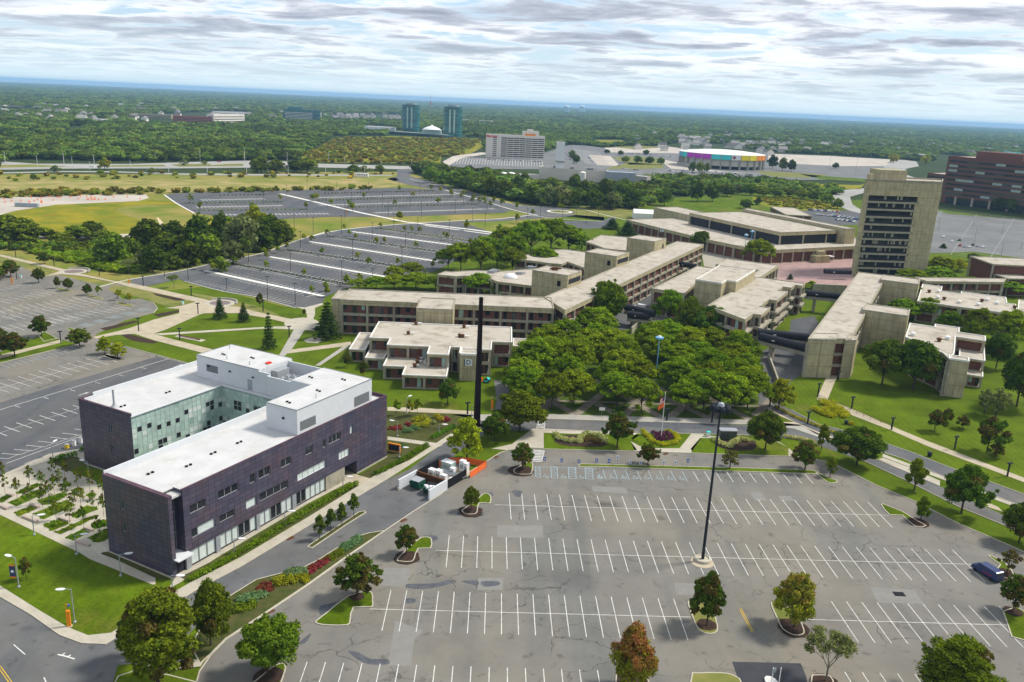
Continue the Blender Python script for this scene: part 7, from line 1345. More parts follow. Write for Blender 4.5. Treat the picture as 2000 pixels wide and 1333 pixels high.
# benches in the plaza
for i, ((x0, y0), (x1, y1)) in enumerate((((2, 518), (62, 545)), ((180, 602), (290, 645)), ((242, 512), (305, 532)), ((462, 612), (545, 642)), ((604, 800), (700, 832)), ((662, 692), (728, 715)), ((60, 430), (105, 442)), ((545, 445), (598, 465)), ((345, 352), (408, 380)))):
    A, B = G(*cP([(x0, y0)])[0]), G(*cP([(x1, y1)])[0]); d = B-A; t = thing('stone_bench', 'pale stone block bench in the tree plaza, %s' % ['at the left edge of the picture', 'long one at the path', 'small one behind the long bench', 'in the middle of the plaza', 'nearest the purple end wall', 'behind the one nearest the end wall', 'top left one', 'top right one', 'highest one near the hedge'][i], 'bench', A, math.atan2(d.y, d.x), 'stone benches in the plaza'); b = MB(); b.box(0, d.length, -.3, .3, .05, .5); b.build('seat', 'bench_stone', t); b = MB(); b.box(.1, d.length-.1, -.24, .24, 0, .05); b.build('plinth', 'walk_grey', t)
t = thing('gate_island', 'white barrier island with two sign posts at the bottom edge', 'barrier', G(1521, 1350), R(-70+180)); b = MB(); b.prism([(-5.5, -.8), (2.2, -.9), (2.9, -.5), (3.1, 0), (2.9, .5), (2.2, .9), (-5.5, .8)], 0, .35); b.build('island', 'coping_white', t)
for x, y, h_ in ((1.6, .2, 3.0), (.8, -.5, 3.4)): b = MB(); b.tube((x, y, .3), (x, y, h_), .07, n=6); b.build('post', 'white', t)
b = MB(); b.box(1.3, 1.4, -.1, .6, 2.3, 3.0); b.build('sign_panel', 'steel_grey', t); b = MB(); b.box(-.6, .2, -.3, .3, .35, 1.1); b.build('gate_box', 'white', t)
for i, (x, y) in enumerate(((131, 876), (145, 871), (158, 866))): t = thing('gate_post', ['yellow bollard by the left lot exit', 'white gate cabinet by the left lot exit', 'white gate post nearest the purple wall'][i], 'gate post', G(x, y)); b = MB(); b.box(-.35, .35, -.35, .35, 0, 1.3 if i else 1.0); b.build('body', 'white' if i else 'yellow', t); b = MB(); b.box(-.4, .4, -.4, .4, 1.3 if i else 1.0, 1.4 if i else 1.08); b.build('cap', 'steel_grey', t)
t = thing('lawn_bench', 'long dark bench on a pale slab on the lawn', 'bench', G(350, 657), R(-24)); b = MB(); b.box(-1, 11, -1.2, 1.2, 0, .08); b.build('slab', 'walk', t); b = MB(); b.box(0, 9.5, -.3, .3, .35, .5); b.build('seat', 'wood_brown', t); b = MB(); b.box(.4, .7, -.25, .25, .08, .35); b.box(8.8, 9.1, -.25, .25, .08, .35); b.build('leg', 'steel_dark', t)
t = thing('tractor', 'small green mower parked at the wall by the pylon', 'mower', G(951, 747), R(70)); b = MB(); b.box(-.2, 1.5, -.45, .45, .5, 1.15); b.box(-1.1, -.2, -.6, .6, .4, .7); b.build('body', 'teal', t); b = MB(); b.box(-.8, -.3, -.3, .3, .7, 1.4); b.build('seat', 'black', t)
for x, y, r_ in ((-.7, .7, .5), (-.7, -.7, .5), (1.2, .5, .32), (1.2, -.5, .32)): b = MB(); b.tube((x, y-.12, r_), (x, y+.12, r_), r_, n=12); b.build('wheel', 'black', t)
t = thing('traffic_barrel', 'orange traffic barrel beside the green mower', 'barrel', G(940, 745)); b = MB(); b.lathe([(.45, 0), (.4, .5), (.34, 1.1), (.2, 1.2)], 12); b.build('body', 'orange_mesh', t)
t = thing('notice_board', 'pale notice board on the lattice lawn', 'sign', G(1175, 812)); b = MB(); b.tube((0, 0, 0), (0, 0, 2.3), .06, n=6); b.build('post', 'steel_grey', t); b = MB(); b.box(-.8, .8, -.06, 0, 1.5, 2.4); b.build('panel', 'coping_white', t)
# cones on the concrete lot at the left
cm = MB(); cm.lathe([(.5, 0), (.5, .1), (.3, .12), (.08, 1.1)], 8); CM = cm.mesh('cone', 'orange_mesh')
for i in range(34):
    x = random.uniform(2, 283); y = 389+random.uniform(-5, 3)+(0 if x > 90 else random.uniform(0, 12)); o = bpy.data.objects.new('traffic_cone', CM); S.collection.objects.link(o); o.location = G(x, y); o.scale = (1.3, 1.3, 1.3); tag(o, 'orange traffic cone on the pale concrete lot', 'traffic cone', 'cones on the concrete lot')
t = thing('trailer', 'white site trailer with dark windows by the dirt patch', 'trailer', G(691, 346), R(2)); b = MB(); b.box(0, 15, 0, 4, .6, 4); b.build('body', 'white', t)
for k in range(6): b = MB(); b.box(1+2.3*k, 2.2+2.3*k, -.04, 0, 2, 3); b.build('window', 'glass_dark', t)
t = thing('excavator', 'yellow excavator beside the white site trailer', 'excavator', G(684, 349), R(30)); b = MB(); b.box(-1.5, 1.5, -1.2, 1.2, .9, 3); b.build('body', 'yellow', t); b = MB(); b.box(-2, 2, -1.5, 1.5, 0, .9); b.build('track', 'black', t); b = MB(); b.tube((1.4, 0, 2), (4.6, 0, 5.6), .3, n=6); b.tube((4.6, 0, 5.6), (6.6, 0, 2), .25, n=6); b.build('boom', 'yellow', t)
t = thing('grey_container', 'long grey container at the edge of the concrete lot', 'container', G(29, 404), R(3)); b = MB(); b.box(0, 15, 0, 2.6, 0, 2.6); b.build('body', 'metal_wall', t); b = MB(); b.box(-.05, 0, .2, 2.4, .2, 2.4); b.build('door', 'steel_grey', t)
# ------------------------------------------------------------------ planting near the buildings
def hedge(pts, r, n, size, m, label, step=.8, group=None, squash=.9):
    P = []
    for a, b_ in zip(pts[:-1], pts[1:]): P += line_pts(G(*a), G(*b_), step, .1)
    return bush_obj('hedge', P, r, n, size, m, label, 'hedge', group, squash)
hedge([(696, 948), (600, 1001), (500, 1063), (430, 1105), (372, 1134)], .75, 90, .26, 'leaf_hedge', 'long clipped green hedge along the front of the purple building')
hedge([(734, 928), (780, 905), (833, 872)], .75, 90, .26, 'leaf_hedge', 'short clipped hedge beside the orange framed sign'); hedge([(845, 857), (886, 836)], .75, 90, .26, 'leaf_hedge', 'short clipped hedge in front of the red flower bed')
hedge([(104, 903), (120, 896), (146, 890)], .8, 90, .26, 'leaf_hedge', 'thick clipped hedge at the corner of the plaza and left lot'); hedge([(160, 882), (164, 880)], .8, 80, .26, 'leaf_hedge', 'small round hedge at the purple wall by the left lot')
for i, (a, b_) in enumerate(HEDG): hedge([a, b_], .55, 26, .4, 'leaf_wood', 'low planted strip in the nearer dark lot, %s from the front' % ORD[i], 1.6, 'planted strips of the dark lots', .8)
for i, (a, b_) in enumerate(H2+H3): p, q = ch([a, b_]); hedge([p, q], .8, 16, .7, 'leaf_wood' if i % 3 else 'leaf_bronze', 'low planted strip in the far lot, %s from the front %s' % (ORD[(2-i) % 3], 'right of the walkway' if i < 3 else 'left of the walkway'), 3, 'planted strips of the far lot', .7)
def bed(label, pxs, r, n, size, m, sq=.7): return bush_obj('flower_bed' if 'flower' in label else 'shrub_bed', [G(*p) for p in pxs], r, n, size, m, label, 'flower bed' if 'flower' in label else 'shrubs', None, sq)
rnd = lambda quad, n: [tuple((1-u)*((1-v)*quad[0][k]+v*quad[3][k])+u*((1-v)*quad[1][k]+v*quad[2][k]) for k in (0, 1)) for u, v in [(random.random(), random.random()) for _ in range(n)]]
bed('yellow green shrubs in the middle of the red flower bed', rnd(c6([(800, 290), (930, 270), (960, 330), (850, 340)]), 12), 1.1, 110, .28, 'leaf_lime'); bed('bright yellow shrub beside the red flowers', rnd(c6([(985, 260), (1040, 255), (1050, 300), (990, 305)]), 5), 1.1, 110, .28, 'leaf_yellow')
bed('blue green juniper clump in front of the red flowers', rnd(c6([(740, 355), (850, 340), (870, 370), (760, 385)]), 14), .7, 70, .25, 'leaf_bluish'); bed('red flower row at the left of the garden bed', rnd(c6([(635, 340), (750, 330), (750, 360), (640, 370)]), 14), .5, 60, .25, 'flower_red'); bed('red flower row in the middle of the garden bed', rnd(c6([(750, 320), (825, 310), (830, 330), (760, 345)]), 8), .5, 60, .25, 'flower_red'); bed('red flower clump right of the yellow shrub', rnd(c6([(1060, 270), (1110, 265), (1110, 300), (1060, 310)]), 8), .55, 60, .25, 'flower_red')
bed('green shrubs between the yellow and red clumps', rnd(c6([(930, 290), (990, 285), (990, 330), (940, 335)]), 8), .8, 80, .28, 'leaf_grey'); bed('grey green shrubs behind the orange framed sign', rnd(c6([(710, 480), (775, 480), (775, 505), (720, 510)]), 6), .6, 70, .25, 'leaf_bluish')
bed('blue green juniper band in the long strip, upper one', rnd(cd4([(660, 270), (800, 205), (820, 240), (690, 310)]), 34), .75, 70, .26, 'leaf_bluish'); bed('blue green juniper band in the long strip, middle one', rnd(cd4([(240, 480), (370, 440), (400, 490), (260, 520)]), 30), .85, 70, .26, 'leaf_bluish'); bed('yellow green shrubs below the middle juniper band', rnd(cd4([(160, 530), (390, 500), (390, 550), (170, 600)]), 24), .8, 80, .28, 'leaf_lime'); bed('yellow green shrubs beside the upper juniper band', rnd(cd4([(560, 350), (670, 300), (680, 330), (590, 380)]), 16), .6, 70, .28, 'leaf_maple')
bed('red flowers in the long strip, upper clump', rnd(cd4([(390, 450), (560, 360), (585, 390), (410, 500)]), 32), .5, 50, .25, 'flower_red'); bed('red flowers in the long strip, lower clump', rnd(cd4([(0, 570), (120, 560), (130, 620), (10, 640)]), 16), .6, 60, .25, 'flower_red'); bed('blue green juniper band in the long strip, lowest one', rnd(cd4([(-160, 690), (80, 640), (90, 680), (-140, 740)]), 26), .8, 70, .26, 'leaf_bluish'); bed('dark shrubs at the lower end of the long strip', rnd(cd4([(-180, 760), (-20, 700), (-10, 740), (-200, 820)]), 16), .8, 70, .28, 'leaf_maple')
for i, q in enumerate(BEDS):
    A_ = [cP([p])[0] for p in q]; n = 34; bed('low ground cover in the plaza, bed %s' % ['top left corner', 'upper strip left', 'large left', 'small left', 'upper middle', 'middle large', 'front small', 'front long strip', 'front bench', 'middle right', 'right narrow', 'right corner', 'upper diamond left', 'upper diamond right', 'top diamond', 'right diamond'][i], [p for p in rnd(A_[:4] if len(A_) == 4 else [A_[0], A_[1], A_[2], A_[3]], n)], .30, 40, .20, 'leaf_locust' if i % 2 else 'leaf_hedge', .5)
def sweep(label, pts, r, n, m, step=.7): return bush_obj('shrub_bed', sum([line_pts(G(*a), G(*b_), step, .25) for a, b_ in zip(pts[:-1], pts[1:])], []), r, n, .26, m, label, 'shrubs')
sweep('cream shrub ribbon in the lawn left of the flag bed', c8([(340, 600), (360, 635), (450, 655), (520, 660), (560, 610), (600, 600), (680, 610), (735, 660)]), .95, 90, 'leaf_cream'); sweep('dark low shrubs inside the cream ribbon', c8([(560, 650), (620, 640), (690, 670)]), .9, 60, 'leaf_bronze')
sweep('cream shrub ribbon below the bus shelter', c8([(1585, 650), (1640, 680), (1700, 700), (1730, 670), (1770, 640), (1840, 650)]), .95, 90, 'leaf_cream'); sweep('cream shrub ribbon right of the dark tree by the bus loop', cR([(140, 620), (260, 640), (390, 680)]), .8, 80, 'leaf_cream')
sweep('bright yellow hedge heart round the flag pole', c8([(1020, 575), (1060, 620), (1110, 660), (1180, 685), (1280, 670), (1290, 640), (1270, 600), (1210, 575)]), .8, 90, 'leaf_chart'); bed('plum coloured shrubs inside the yellow hedge heart', rnd(c8([(1065, 580), (1250, 580), (1250, 640), (1130, 645)]), 50), .7, 60, .24, 'leaf_plum')
bed('bright yellow shrub mass beside the sloping path', rnd(cR([(370, 330), (500, 350), (620, 440), (600, 480)]), 60)+rnd(cR([(350, 400), (480, 400), (560, 490), (420, 440)]), 30), 1.0, 100, .28, 'leaf_chart'); hedge(cR([(60, 385), (200, 460), (370, 530), (520, 590)]), .6, 60, .26, 'leaf_chart', 'low yellow green hedge between bus loop and road', .9); bed('small yellow shrub by the dark bin', rnd(cR([(640, 510), (665, 510), (665, 530), (640, 530)]), 4), .8, 80, .26, 'leaf_chart')
# ------------------------------------------------------------------ single trees
T = ptree
for a in ((1020, 916, 865, 50, 'oak', 'round maple in the small kerbed island by the zebra crossing'), (920, 997, 951, 35, 'maple', 'small bright green maple in a kerbed island left of the bays'), (794, 1084, 1025, 53, 'oak', 'round maple turning bronze in the middle kerbed island'), (697, 1166, 1083, 97, 'oak', 'wide bronze tinged maple in the large kerbed island'), (523, 1318, 1210, 128, 'maple', 'large green maple at the bottom left of the near lot'), (1380, 1223, 1118, 80, 'oak', 'thin crowned maple with bare left limb in the kerbed island'), (1551, 1225, 1122, 94, 'autumn', 'round tree turning orange at its top in a kerbed island'), (1232, 1345, 1220, 105, 'autumn_red', 'tree with red orange crown at the bottom edge'), (1613, 1330, 1235, 110, 'bare', 'nearly leafless tree at the bottom edge'), (1855, 1385, 1252, 175, 'bigtree', 'broad maple turning bronze at the bottom right'),
          (1265, 909, 867, 50, 'oak', 'dark maple in the narrow island behind the blue bays'), (1425, 916, 880, 50, 'sparse', 'sparse brownish tree in the narrow island right of the mast'), (1572, 918, 861, 60, 'oak', 'round maple near the right end of the narrow island'), (1621, 931, 892, 27, 'pear', 'small yellow green tree at the right tip of the narrow island'), (1673, 909, 836, 106, 'maple_dark', 'big dark maple on the grass between lot and road'), (1785, 959, 896, 52, 'pear', 'egg shaped tree on the grass between lot and road'), (1798, 1016, 970, 38, 'pear', 'small egg shaped tree in the triangular island'), (1877, 1004, 911, 98, 'maple_dark', 'big dark maple at right between lot and road'), (1990, 1060, 982, 85, 'maple_dark', 'dark maple cut by the right edge'), (1966, 1121, 1073, 45, 'sparse', 'small sparse tree beside the blue van'), (1978, 1194, 1124, 66, 'oak', 'maple at the right edge below the blue van'), (1604, 878, 827, 30, 'pear', 'slim dark tree in the bus loop lawn'), (1494, 880, 806, 78, 'maple_dark', 'dark maple right of the bus shelter'), (1205, 874, 803, 72, 'oak', 'open crowned tree on the lawn left of the flag bed'),
          (1015, 844, 765, 112, 'maple', 'wide maple turning bronze right of the pylon'), (966, 862, 808, 62, 'maple_dark', 'grey green tree just right of the pylon foot'), (912, 900, 809, 80, 'ygreen', 'tall yellow green tree in front of the pylon foot'), (874, 790, 741, 46, 'maple_dark', 'small dark spreading tree on the lawn below the classroom block'),
          (678, 718, 690, 24, 'crab', 'small round tree left of the classroom block'), (710, 736, 704, 27, 'crab', 'small round tree at the corner of the classroom block'), (21, 541, 508, 38, 'oak', 'dark tree by the orange post at top left'), (-5, 548, 520, 40, 'oak', 'dark tree cut by the top left edge'), (76, 553, 523, 28, 'oak', 'dark tree at the corner of the left lot'), (112, 564, 540, 17, 'oak', 'small tree in the first island of the left lot, left one'), (133, 568, 543, 24, 'oak', 'small tree in the first island of the left lot, right one'), (172, 577, 554, 22, 'oak', 'small dark tree in the second island of the left lot'), (193, 580, 556, 14, 'young', 'thin yellow green tree in the second island of the left lot'), (232, 587, 564, 16, 'young', 'thin young tree in the third island of the left lot, left one'), (253, 593, 572, 17, 'young', 'thin young tree in the third island of the left lot, right one'), (82, 658, 616, 42, 'oak', 'dark tree on the point between the two left lots'), (29, 698, 648, 56, 'oak', 'dark tree on the grass strip at the left edge'), (0, 696, 640, 50, 'oak', 'bronze tinged dark tree cut by the left edge'), (156, 678, 641, 52, 'oak', 'wide dark tree with a bronze left half at the strip end'), (204, 692, 655, 34, 'ygreen', 'yellow green tree in the small island, left one'), (230, 700, 667, 36, 'ygreen', 'yellow green tree in the small island, right one'), (340, 562, 536, 26, 'bare', 'bare tree on the lawn by the dark lot'), (252, 535, 506, 34, 'bare', 'bare grey tree beside the road crossing'), (88, 516, 492, 28, 'oak', 'small dark tree on the grass by the reeds'), (507, 600, 572, 18, 'crab', 'small young tree by the dark lot corner'), (594, 617, 603, 10, 'crab', 'tiny reddish tree beside the path circle'),
          (52, 1133, 1088, 26, 'crab', 'small yellowish tree on the left lawn'), (310, 1345, 1150, 172, 'bigtree', 'large leafy tree at the bottom left corner'), (412, 1262, 1138, 92, 'maple', 'tall green tree right of the large corner tree'), (268, 1290, 1175, 84, 'oak', 'bronze tinged tree left of the large corner tree'),
          (1825, 842, 800, 46, 'crab', 'small crab apple on the big lawn, left one'), (1848, 826, 798, 30, 'crab', 'small crab apple on the big lawn behind the left one'), (1880, 838, 812, 36, 'crab', 'low bronze shrub tree on the big lawn'), (1927, 884, 814, 80, 'crab', 'wide bronze crab apple on the big lawn'), (1945, 895, 865, 40, 'crab', 'low bronze tree right of the wide crab apple'), (1922, 810, 760, 44, 'willow', 'grey green willow on the big lawn, left one'), (1944, 816, 758, 62, 'willow', 'grey green willow on the big lawn, right one')):
    T(*a)
for a in ((430, 623, 578, 30, 'left spruce beside the second paved circle'), (476, 629, 588, 26, 'right spruce beside the second paved circle'), (526, 682, 604, 30, 'tall thin spruce on the lawn'), (640, 662, 584, 54, 'large spruce at the end wall of the long building'), (1195, 448, 425, 40, 'pine behind the far square tower'), (1225, 460, 430, 44, 'pine left of the gymnasium'), (1305, 425, 411, 16, 'small spruce at the gymnasium corner wing'), (1275, 452, 430, 24, 'pine beside letter F'), (1255, 427, 415, 13, 'tiny spruce in front of the white tent'), (1543, 546, 534, 14, 'small spruce on the pink plaza'), (1842, 485, 475, 16, 'small conifer at the edge of the big far lot')): T(a[0], a[1], a[2], a[3], 'spruce', a[4], None, 'spruce_tree')
for i, (x, y) in enumerate(((43, 437), (135, 450), (233, 355), (328, 390), (413, 292), (507, 310), (605, 375), (703, 405), (425, 425), (525, 470), (635, 530), (237, 510), (335, 530), (442, 630), (548, 665), (655, 690), (772, 780), (735, 560), (805, 460), (812, 600), (385, 500), (580, 560), (470, 380), (20, 330))):
    P = G(*cP([(x, y)])[0]); tree(P, random.uniform(4.6, 5.4), random.uniform(2.0, 2.6), 'young_dark', 'slender young tree in the stone bench plaza, %s of its rows' % ORD[i], 'young trees of the plaza')
for i, (x, y) in enumerate(((624.5, 1054), (646, 1041), (668, 1029), (691, 1011))): tree(G(x, y), 5.4, 2.1, 'columnar', 'slim columnar tree in the drive island, %s from the left' % ORD[i], 'columnar trees in the drive island')
for i, (x, y) in enumerate(((774, 812), (800, 815), (815, 812))): tree(G(x, y), 5.2, 2.8, 'young', 'yellow green young tree beside the path behind the flower bed, %s from the left' % ORD[i], 'young trees behind the flower bed')
# the grove
GQ = []
front = [(1077, 800), (1120, 792), (1206, 795), (1252, 806), (1339, 806), (1374, 799), (1423, 811), (1459, 801), (1318, 772), (1022, 790)]
for x, y in front: GQ.append(G(x, y))
A, B, C_, D_ = G(1000, 772), G(1495, 788), G(1445, 700), G(1080, 668)
for i in range(7):
    for j in range(5):
        u, v = (i+.5)/7+random.uniform(-.05, .05), (j+.5)/5+random.uniform(-.06, .06); GQ.append(A.lerp(B, u).lerp(D_.lerp(C_, u), v))
keep = []
for P in GQ:
    if all((P-q).length > 6.3 for q in keep): keep.append(P)
keep.sort(key=lambda p: p.x)
for i, P in enumerate(keep): tree(P, random.uniform(9.5, 12.5), random.uniform(10.5, 14), 'locust', 'feathery green locust tree in the grove, %s from the left' % ORD[i], 'locust trees of the grove')
LT = [(1186, 640, 548, 86, 'maple', 'tall green tree against the slanting wing'), (1160, 660, 600, 80, 'locust', 'locust tree below the tall tree at the slanting wing'), (1305, 640, 568, 62, 'locust', 'tree at the left corner of the staggered block'), (1345, 655, 582, 60, 'maple', 'green tree left of the staggered block'), (1385, 665, 598, 80, 'maple_dark', 'dark green tree at the front of the staggered block'), (1300, 690, 625, 70, 'locust', 'locust tree between grove and staggered block'), (1345, 705, 640, 70, 'locust', 'locust tree right behind the blue topped light'), (1520, 800, 735, 62, 'ygreen', 'green tree at the right end of the grove by the road'),
      (1722, 752, 660, 95, 'maple_dark', 'big dark tree left in front of the right wing'), (1783, 762, 662, 110, 'maple_dark', 'big dark tree left of letter E'), (1728, 668, 615, 86, 'maple_dark', 'round dark tree before the concrete box'), (1758, 598, 548, 72, 'locust', 'locust tree between the two concrete boxes'), (1762, 625, 585, 62, 'locust', 'small locust behind the round dark tree'), (1808, 628, 582, 52, 'locust', 'locust tree at the corner of the E block'), (1850, 655, 608, 46, 'locust', 'locust tree behind the E block, left one'), (1905, 665, 603, 60, 'locust', 'locust tree behind the E block, right one'), (1890, 690, 628, 44, 'locust', 'low locust tree beside the E block edge'), (1965, 690, 608, 90, 'locust', 'wide locust tree at the right edge'), (1945, 720, 650, 60, 'maple_dark', 'dark tree right of the E block'), (1985, 795, 685, 90, 'maple_dark', 'tall tree at the right edge of the big lawn'), (1960, 575, 545, 80, 'locust', 'flat topped locust beside the far right block'), (1890, 570, 542, 60, 'locust', 'flat topped locust behind the far right block'), (1780, 548, 527, 60, 'locust', 'flat topped locust left of the connector'), (1832, 550, 522, 60, 'locust', 'flat topped locust above the connector'), (1828, 530, 498, 46, 'ygreen', 'yellow tree right of the tower foot, first'), (1850, 532, 502, 46, 'ygreen', 'yellow tree right of the tower foot, second'), (1870, 530, 505, 40, 'ygreen', 'yellow green tree right of the tower foot, third'), (1900, 512, 495, 26, 'maple', 'small tree at the edge of the big far lot'), (1640, 640, 600, 40, 'maple_dark', 'dark shrubby tree in the gap left of the right wing, upper'), (1600, 680, 640, 40, 'maple_dark', 'dark shrubby tree in the gap left of the right wing, lower'), (1585, 565, 548, 30, 'ygreen', 'yellow green tree below the plaza wall'), (1480, 520, 468, 62, 'locust', 'tree below the two blue topped lights'), (1345, 468, 450, 50, 'ygreen', 'yellowish tree at the gymnasium corner, left one'), (1368, 490, 450, 44, 'maple_dark', 'dark tree at the gymnasium corner, right one'),
      (1010, 640, 572, 44, 'sparse', 'sparse half bare tree in front of the spine building, right one'), (980, 640, 578, 40, 'bare', 'nearly bare tree in front of the spine building, left one')]
for a in LT: T(*a)
# row behind the long building and along the dark lot
RB = [(700, 566, 545, 44), (735, 566, 540, 46), (770, 566, 536, 50), (812, 566, 533, 60), (803, 545, 513, 54), (850, 568, 540, 48), (890, 570, 543, 46), (935, 578, 534, 66), (985, 580, 545, 70), (1030, 582, 548, 60), (770, 552, 520, 40), (900, 530, 474, 62), (938, 540, 468, 60), (875, 528, 486, 54), (970, 530, 470, 62), (1000, 520, 455, 60), (1035, 505, 430, 80), (1075, 495, 428, 90), (1110, 490, 440, 70), (1135, 495, 462, 54), (1060, 530, 482, 60), (1000, 535, 485, 56), (950, 500, 462, 50), (985, 490, 445, 60)]
for i, a in enumerate(sorted(RB)): T(a[0], a[1], a[2], a[3], 'locust', 'green tree between long building and dark lot, %s from the left' % ORD[i], 'trees behind the long building')
# wooded clump at the left (each tree)
WC = [(20, 470, 420, 90, 'wood'), (50, 476, 428, 80, 'wood'), (150, 470, 440, 60, 'wood'), (180, 465, 433, 56, 'wood'), (205, 472, 450, 60, 'wood'), (218, 515, 455, 66, 'wood'), (298, 532, 480, 56, 'wood'), (290, 490, 428, 66, 'wood'), (340, 480, 432, 60, 'wood'), (330, 500, 455, 70, 'wood'), (390, 500, 420, 70, 'wood'), (370, 520, 470, 60, 'wood'), (410, 510, 455, 60, 'wood'), (435, 490, 415, 60, 'wood'), (475, 500, 418, 76, 'wood_grey'), (455, 515, 470, 50, 'wood_grey'), (500, 475, 402, 60, 'wood_yellow'), (530, 480, 418, 56, 'wood'), (550, 470, 430, 50, 'wood'), (515, 490, 440, 50, 'wood'), (260, 505, 470, 44, 'shrub'), (280, 520, 490, 40, 'shrub_grey'), (430, 530, 500, 40, 'shrub'), (345, 525, 500, 44, 'shrub'), (120, 475, 455, 50, 'wood'), (90, 465, 445, 40, 'wood'), (250, 500, 462, 50, 'wood'), (310, 520, 490, 40, 'wood')]
for i, a in enumerate(sorted(WC)): T(a[0], a[1], a[2], a[3], a[4], '%s tree in the wooded clump by the dark lot, %s from left' % ({'wood': 'green', 'wood_grey': 'grey green', 'wood_yellow': 'yellowish'}.get(a[4], 'low bushy'), ORD[i]), 'wooded clump left of the dark lot')
# lawn trees before the gymnasium and in the middle wood
MW = [(1362, 394, 355, 32, 'wood'), (1392, 394, 356, 30, 'wood'), (1297, 402, 368, 38, 'wood'), (1268, 392, 368, 30, 'wood'), (1458, 408, 389, 30, 'wood'), (1235, 406, 368, 40, 'wood'), (1195, 410, 375, 40, 'wood_grey'), (1160, 408, 370, 44, 'wood'), (1130, 406, 368, 44, 'wood'), (1100, 404, 362, 50, 'wood_grey'), (1070, 402, 360, 50, 'wood_grey'), (1040, 398, 358, 44, 'wood'), (1010, 380, 345, 40, 'wood'), (985, 385, 350, 44, 'wood'), (960, 382, 346, 40, 'wood'), (935, 378, 345, 34, 'wood'), (915, 370, 342, 34, 'wood'), (890, 368, 336, 40, 'wood'), (865, 364, 332, 36, 'wood'), (840, 358, 328, 30, 'wood'), (1205, 402, 380, 24, 'wood_yellow'), (1180, 396, 350, 40, 'wood'), (1140, 392, 352, 44, 'wood'), (1075, 385, 346, 44, 'wood'), (1120, 378, 342, 30, 'wood'), (950, 366, 330, 36, 'wood'), (910, 358, 326, 36, 'wood'), (870, 350, 322, 30, 'wood'), (1215, 390, 355, 44, 'wood'), (1245, 385, 358, 34, 'wood'), (1320, 378, 358, 40, 'wood'), (1345, 380, 362, 30, 'shrub_grey'), (1420, 384, 362, 34, 'wood'), (1440, 380, 360, 30, 'wood_grey'), (1465, 382, 358, 30, 'wood'), (1490, 384, 364, 30, 'wood'), (1515, 386, 366, 34, 'wood'), (1540, 384, 368, 34, 'wood'), (1565, 388, 370, 34, 'wood'), (1590, 392, 374, 34, 'wood'), (1615, 396, 378, 34, 'wood'), (1635, 408, 388, 30, 'wood'), (1480, 400, 386, 20, 'shrub'), (1025, 360, 336, 22, 'wood'), (1125, 362, 340, 20, 'wood'), (510, 338, 306, 50, 'wood'), (540, 338, 312, 40, 'wood'), (600, 338, 308, 46, 'wood'), (575, 336, 314, 40, 'wood'), (690, 338, 322, 30, 'wood'), (712, 338, 324, 26, 'shrub_grey'), (742, 340, 322, 22, 'wood'), (108, 336, 323, 18, 'shrub_grey'), (66, 352, 340, 16, 'wood'), (205, 331, 308, 26, 'wood_yellow'), (360, 323, 311, 18, 'shrub_grey'), (400, 322, 314, 12, 'shrub_grey'), (297, 338, 328, 20, 'shrub_grey'), (197, 341, 332, 14, 'wood'), (1948, 412, 385, 30, 'wood'), (1972, 414, 388, 30, 'wood'), (1185, 300, 292, 14, 'wood'), (1508, 330, 303, 22, 'wood'), (1528, 334, 308, 20, 'wood'), (1545, 335, 312, 20, 'wood'), (1352, 337, 316, 16, 'wood'), (1366, 338, 316, 18, 'wood'), (1380, 338, 318, 14, 'wood'), (1222, 318, 305, 20, 'wood'), (1245, 319, 304, 20, 'wood'), (1268, 321, 306, 20, 'wood'), (1290, 322, 308, 18, 'wood'), (1212, 304, 294, 14, 'wood'), (1262, 303, 293, 16, 'wood'), (1632, 330, 318, 14, 'wood'), (1118, 312, 294, 16, 'wood'), (1126, 320, 303, 16, 'wood'), (1745, 318, 300, 20, 'wood_yellow'), (1808, 322, 302, 22, 'wood_yellow')]
for i, a in enumerate(sorted(MW)): T(a[0], a[1], a[2], a[3], a[4], '%s in the middle distance, %s from the left' % ({'wood': 'dark green tree', 'wood_grey': 'grey green tree', 'wood_yellow': 'yellow orange tree'}.get(a[4], 'round bush'), (ORD*2)[i]), 'middle distance trees')
# young trees in the lots
k = 0; YT = []
for a, b_ in HEDG: YT += line_pts(G(*a), G(*b_), 19, .8)
for a, b_ in WALKS[:4]: YT += [G(*a)+(G(*b_)-G(*a)).normalized()*s for s in (-4, )]+[G(*b_)+(G(*b_)-G(*a)).normalized()*2]
for x, y in ((416, 534), (460, 521), (521, 508), (543, 495), (609, 475), (682, 462), (735, 480), (790, 454), (820, 458), (873, 470), (918, 480), (845, 528), (765, 536), (803, 530), (720, 522), (702, 552), (678, 560), (608, 576), (636, 570)): YT.append(G(x, y))
near = [P for P in YT if abs(P.x) < 900]
for i, P in enumerate(sorted(near, key=lambda p: p.x)): tree(P, random.uniform(4.2, 5.6), random.uniform(2.8, 3.8), 'young', 'young yellow green tree in the nearer dark lot, %s from the left' % (ORD*2)[i], 'young trees of the nearer dark lot')
FT = []
for a, b_ in H2+H3: p, q = ch([a, b_]); FT += line_pts(G(*p), G(*q), 34, 2)
for a, b_ in W2: FT += line_pts(G(*a)+Vector((-4, 0, 0)), G(*b_)+Vector((-4, 0, 0)), 30, 1)
for x, y in ((860, 378), (880, 382), (905, 386), (925, 392), (945, 396), (965, 400), (980, 405), (1010, 412), (1040, 424), (1010, 436), (1092, 413), (1098, 413), (900, 392), (922, 398), (947, 404), (957, 408)): FT.append(G(x, y))
for i, P in enumerate(sorted(FT, key=lambda p: p.x)[:58]): tree(P, random.uniform(5.5, 7.5), random.uniform(4, 5.5), 'young', 'young tree in the far lot, %s from the left' % (ORD+ORD)[i], 'young trees of the far lot')
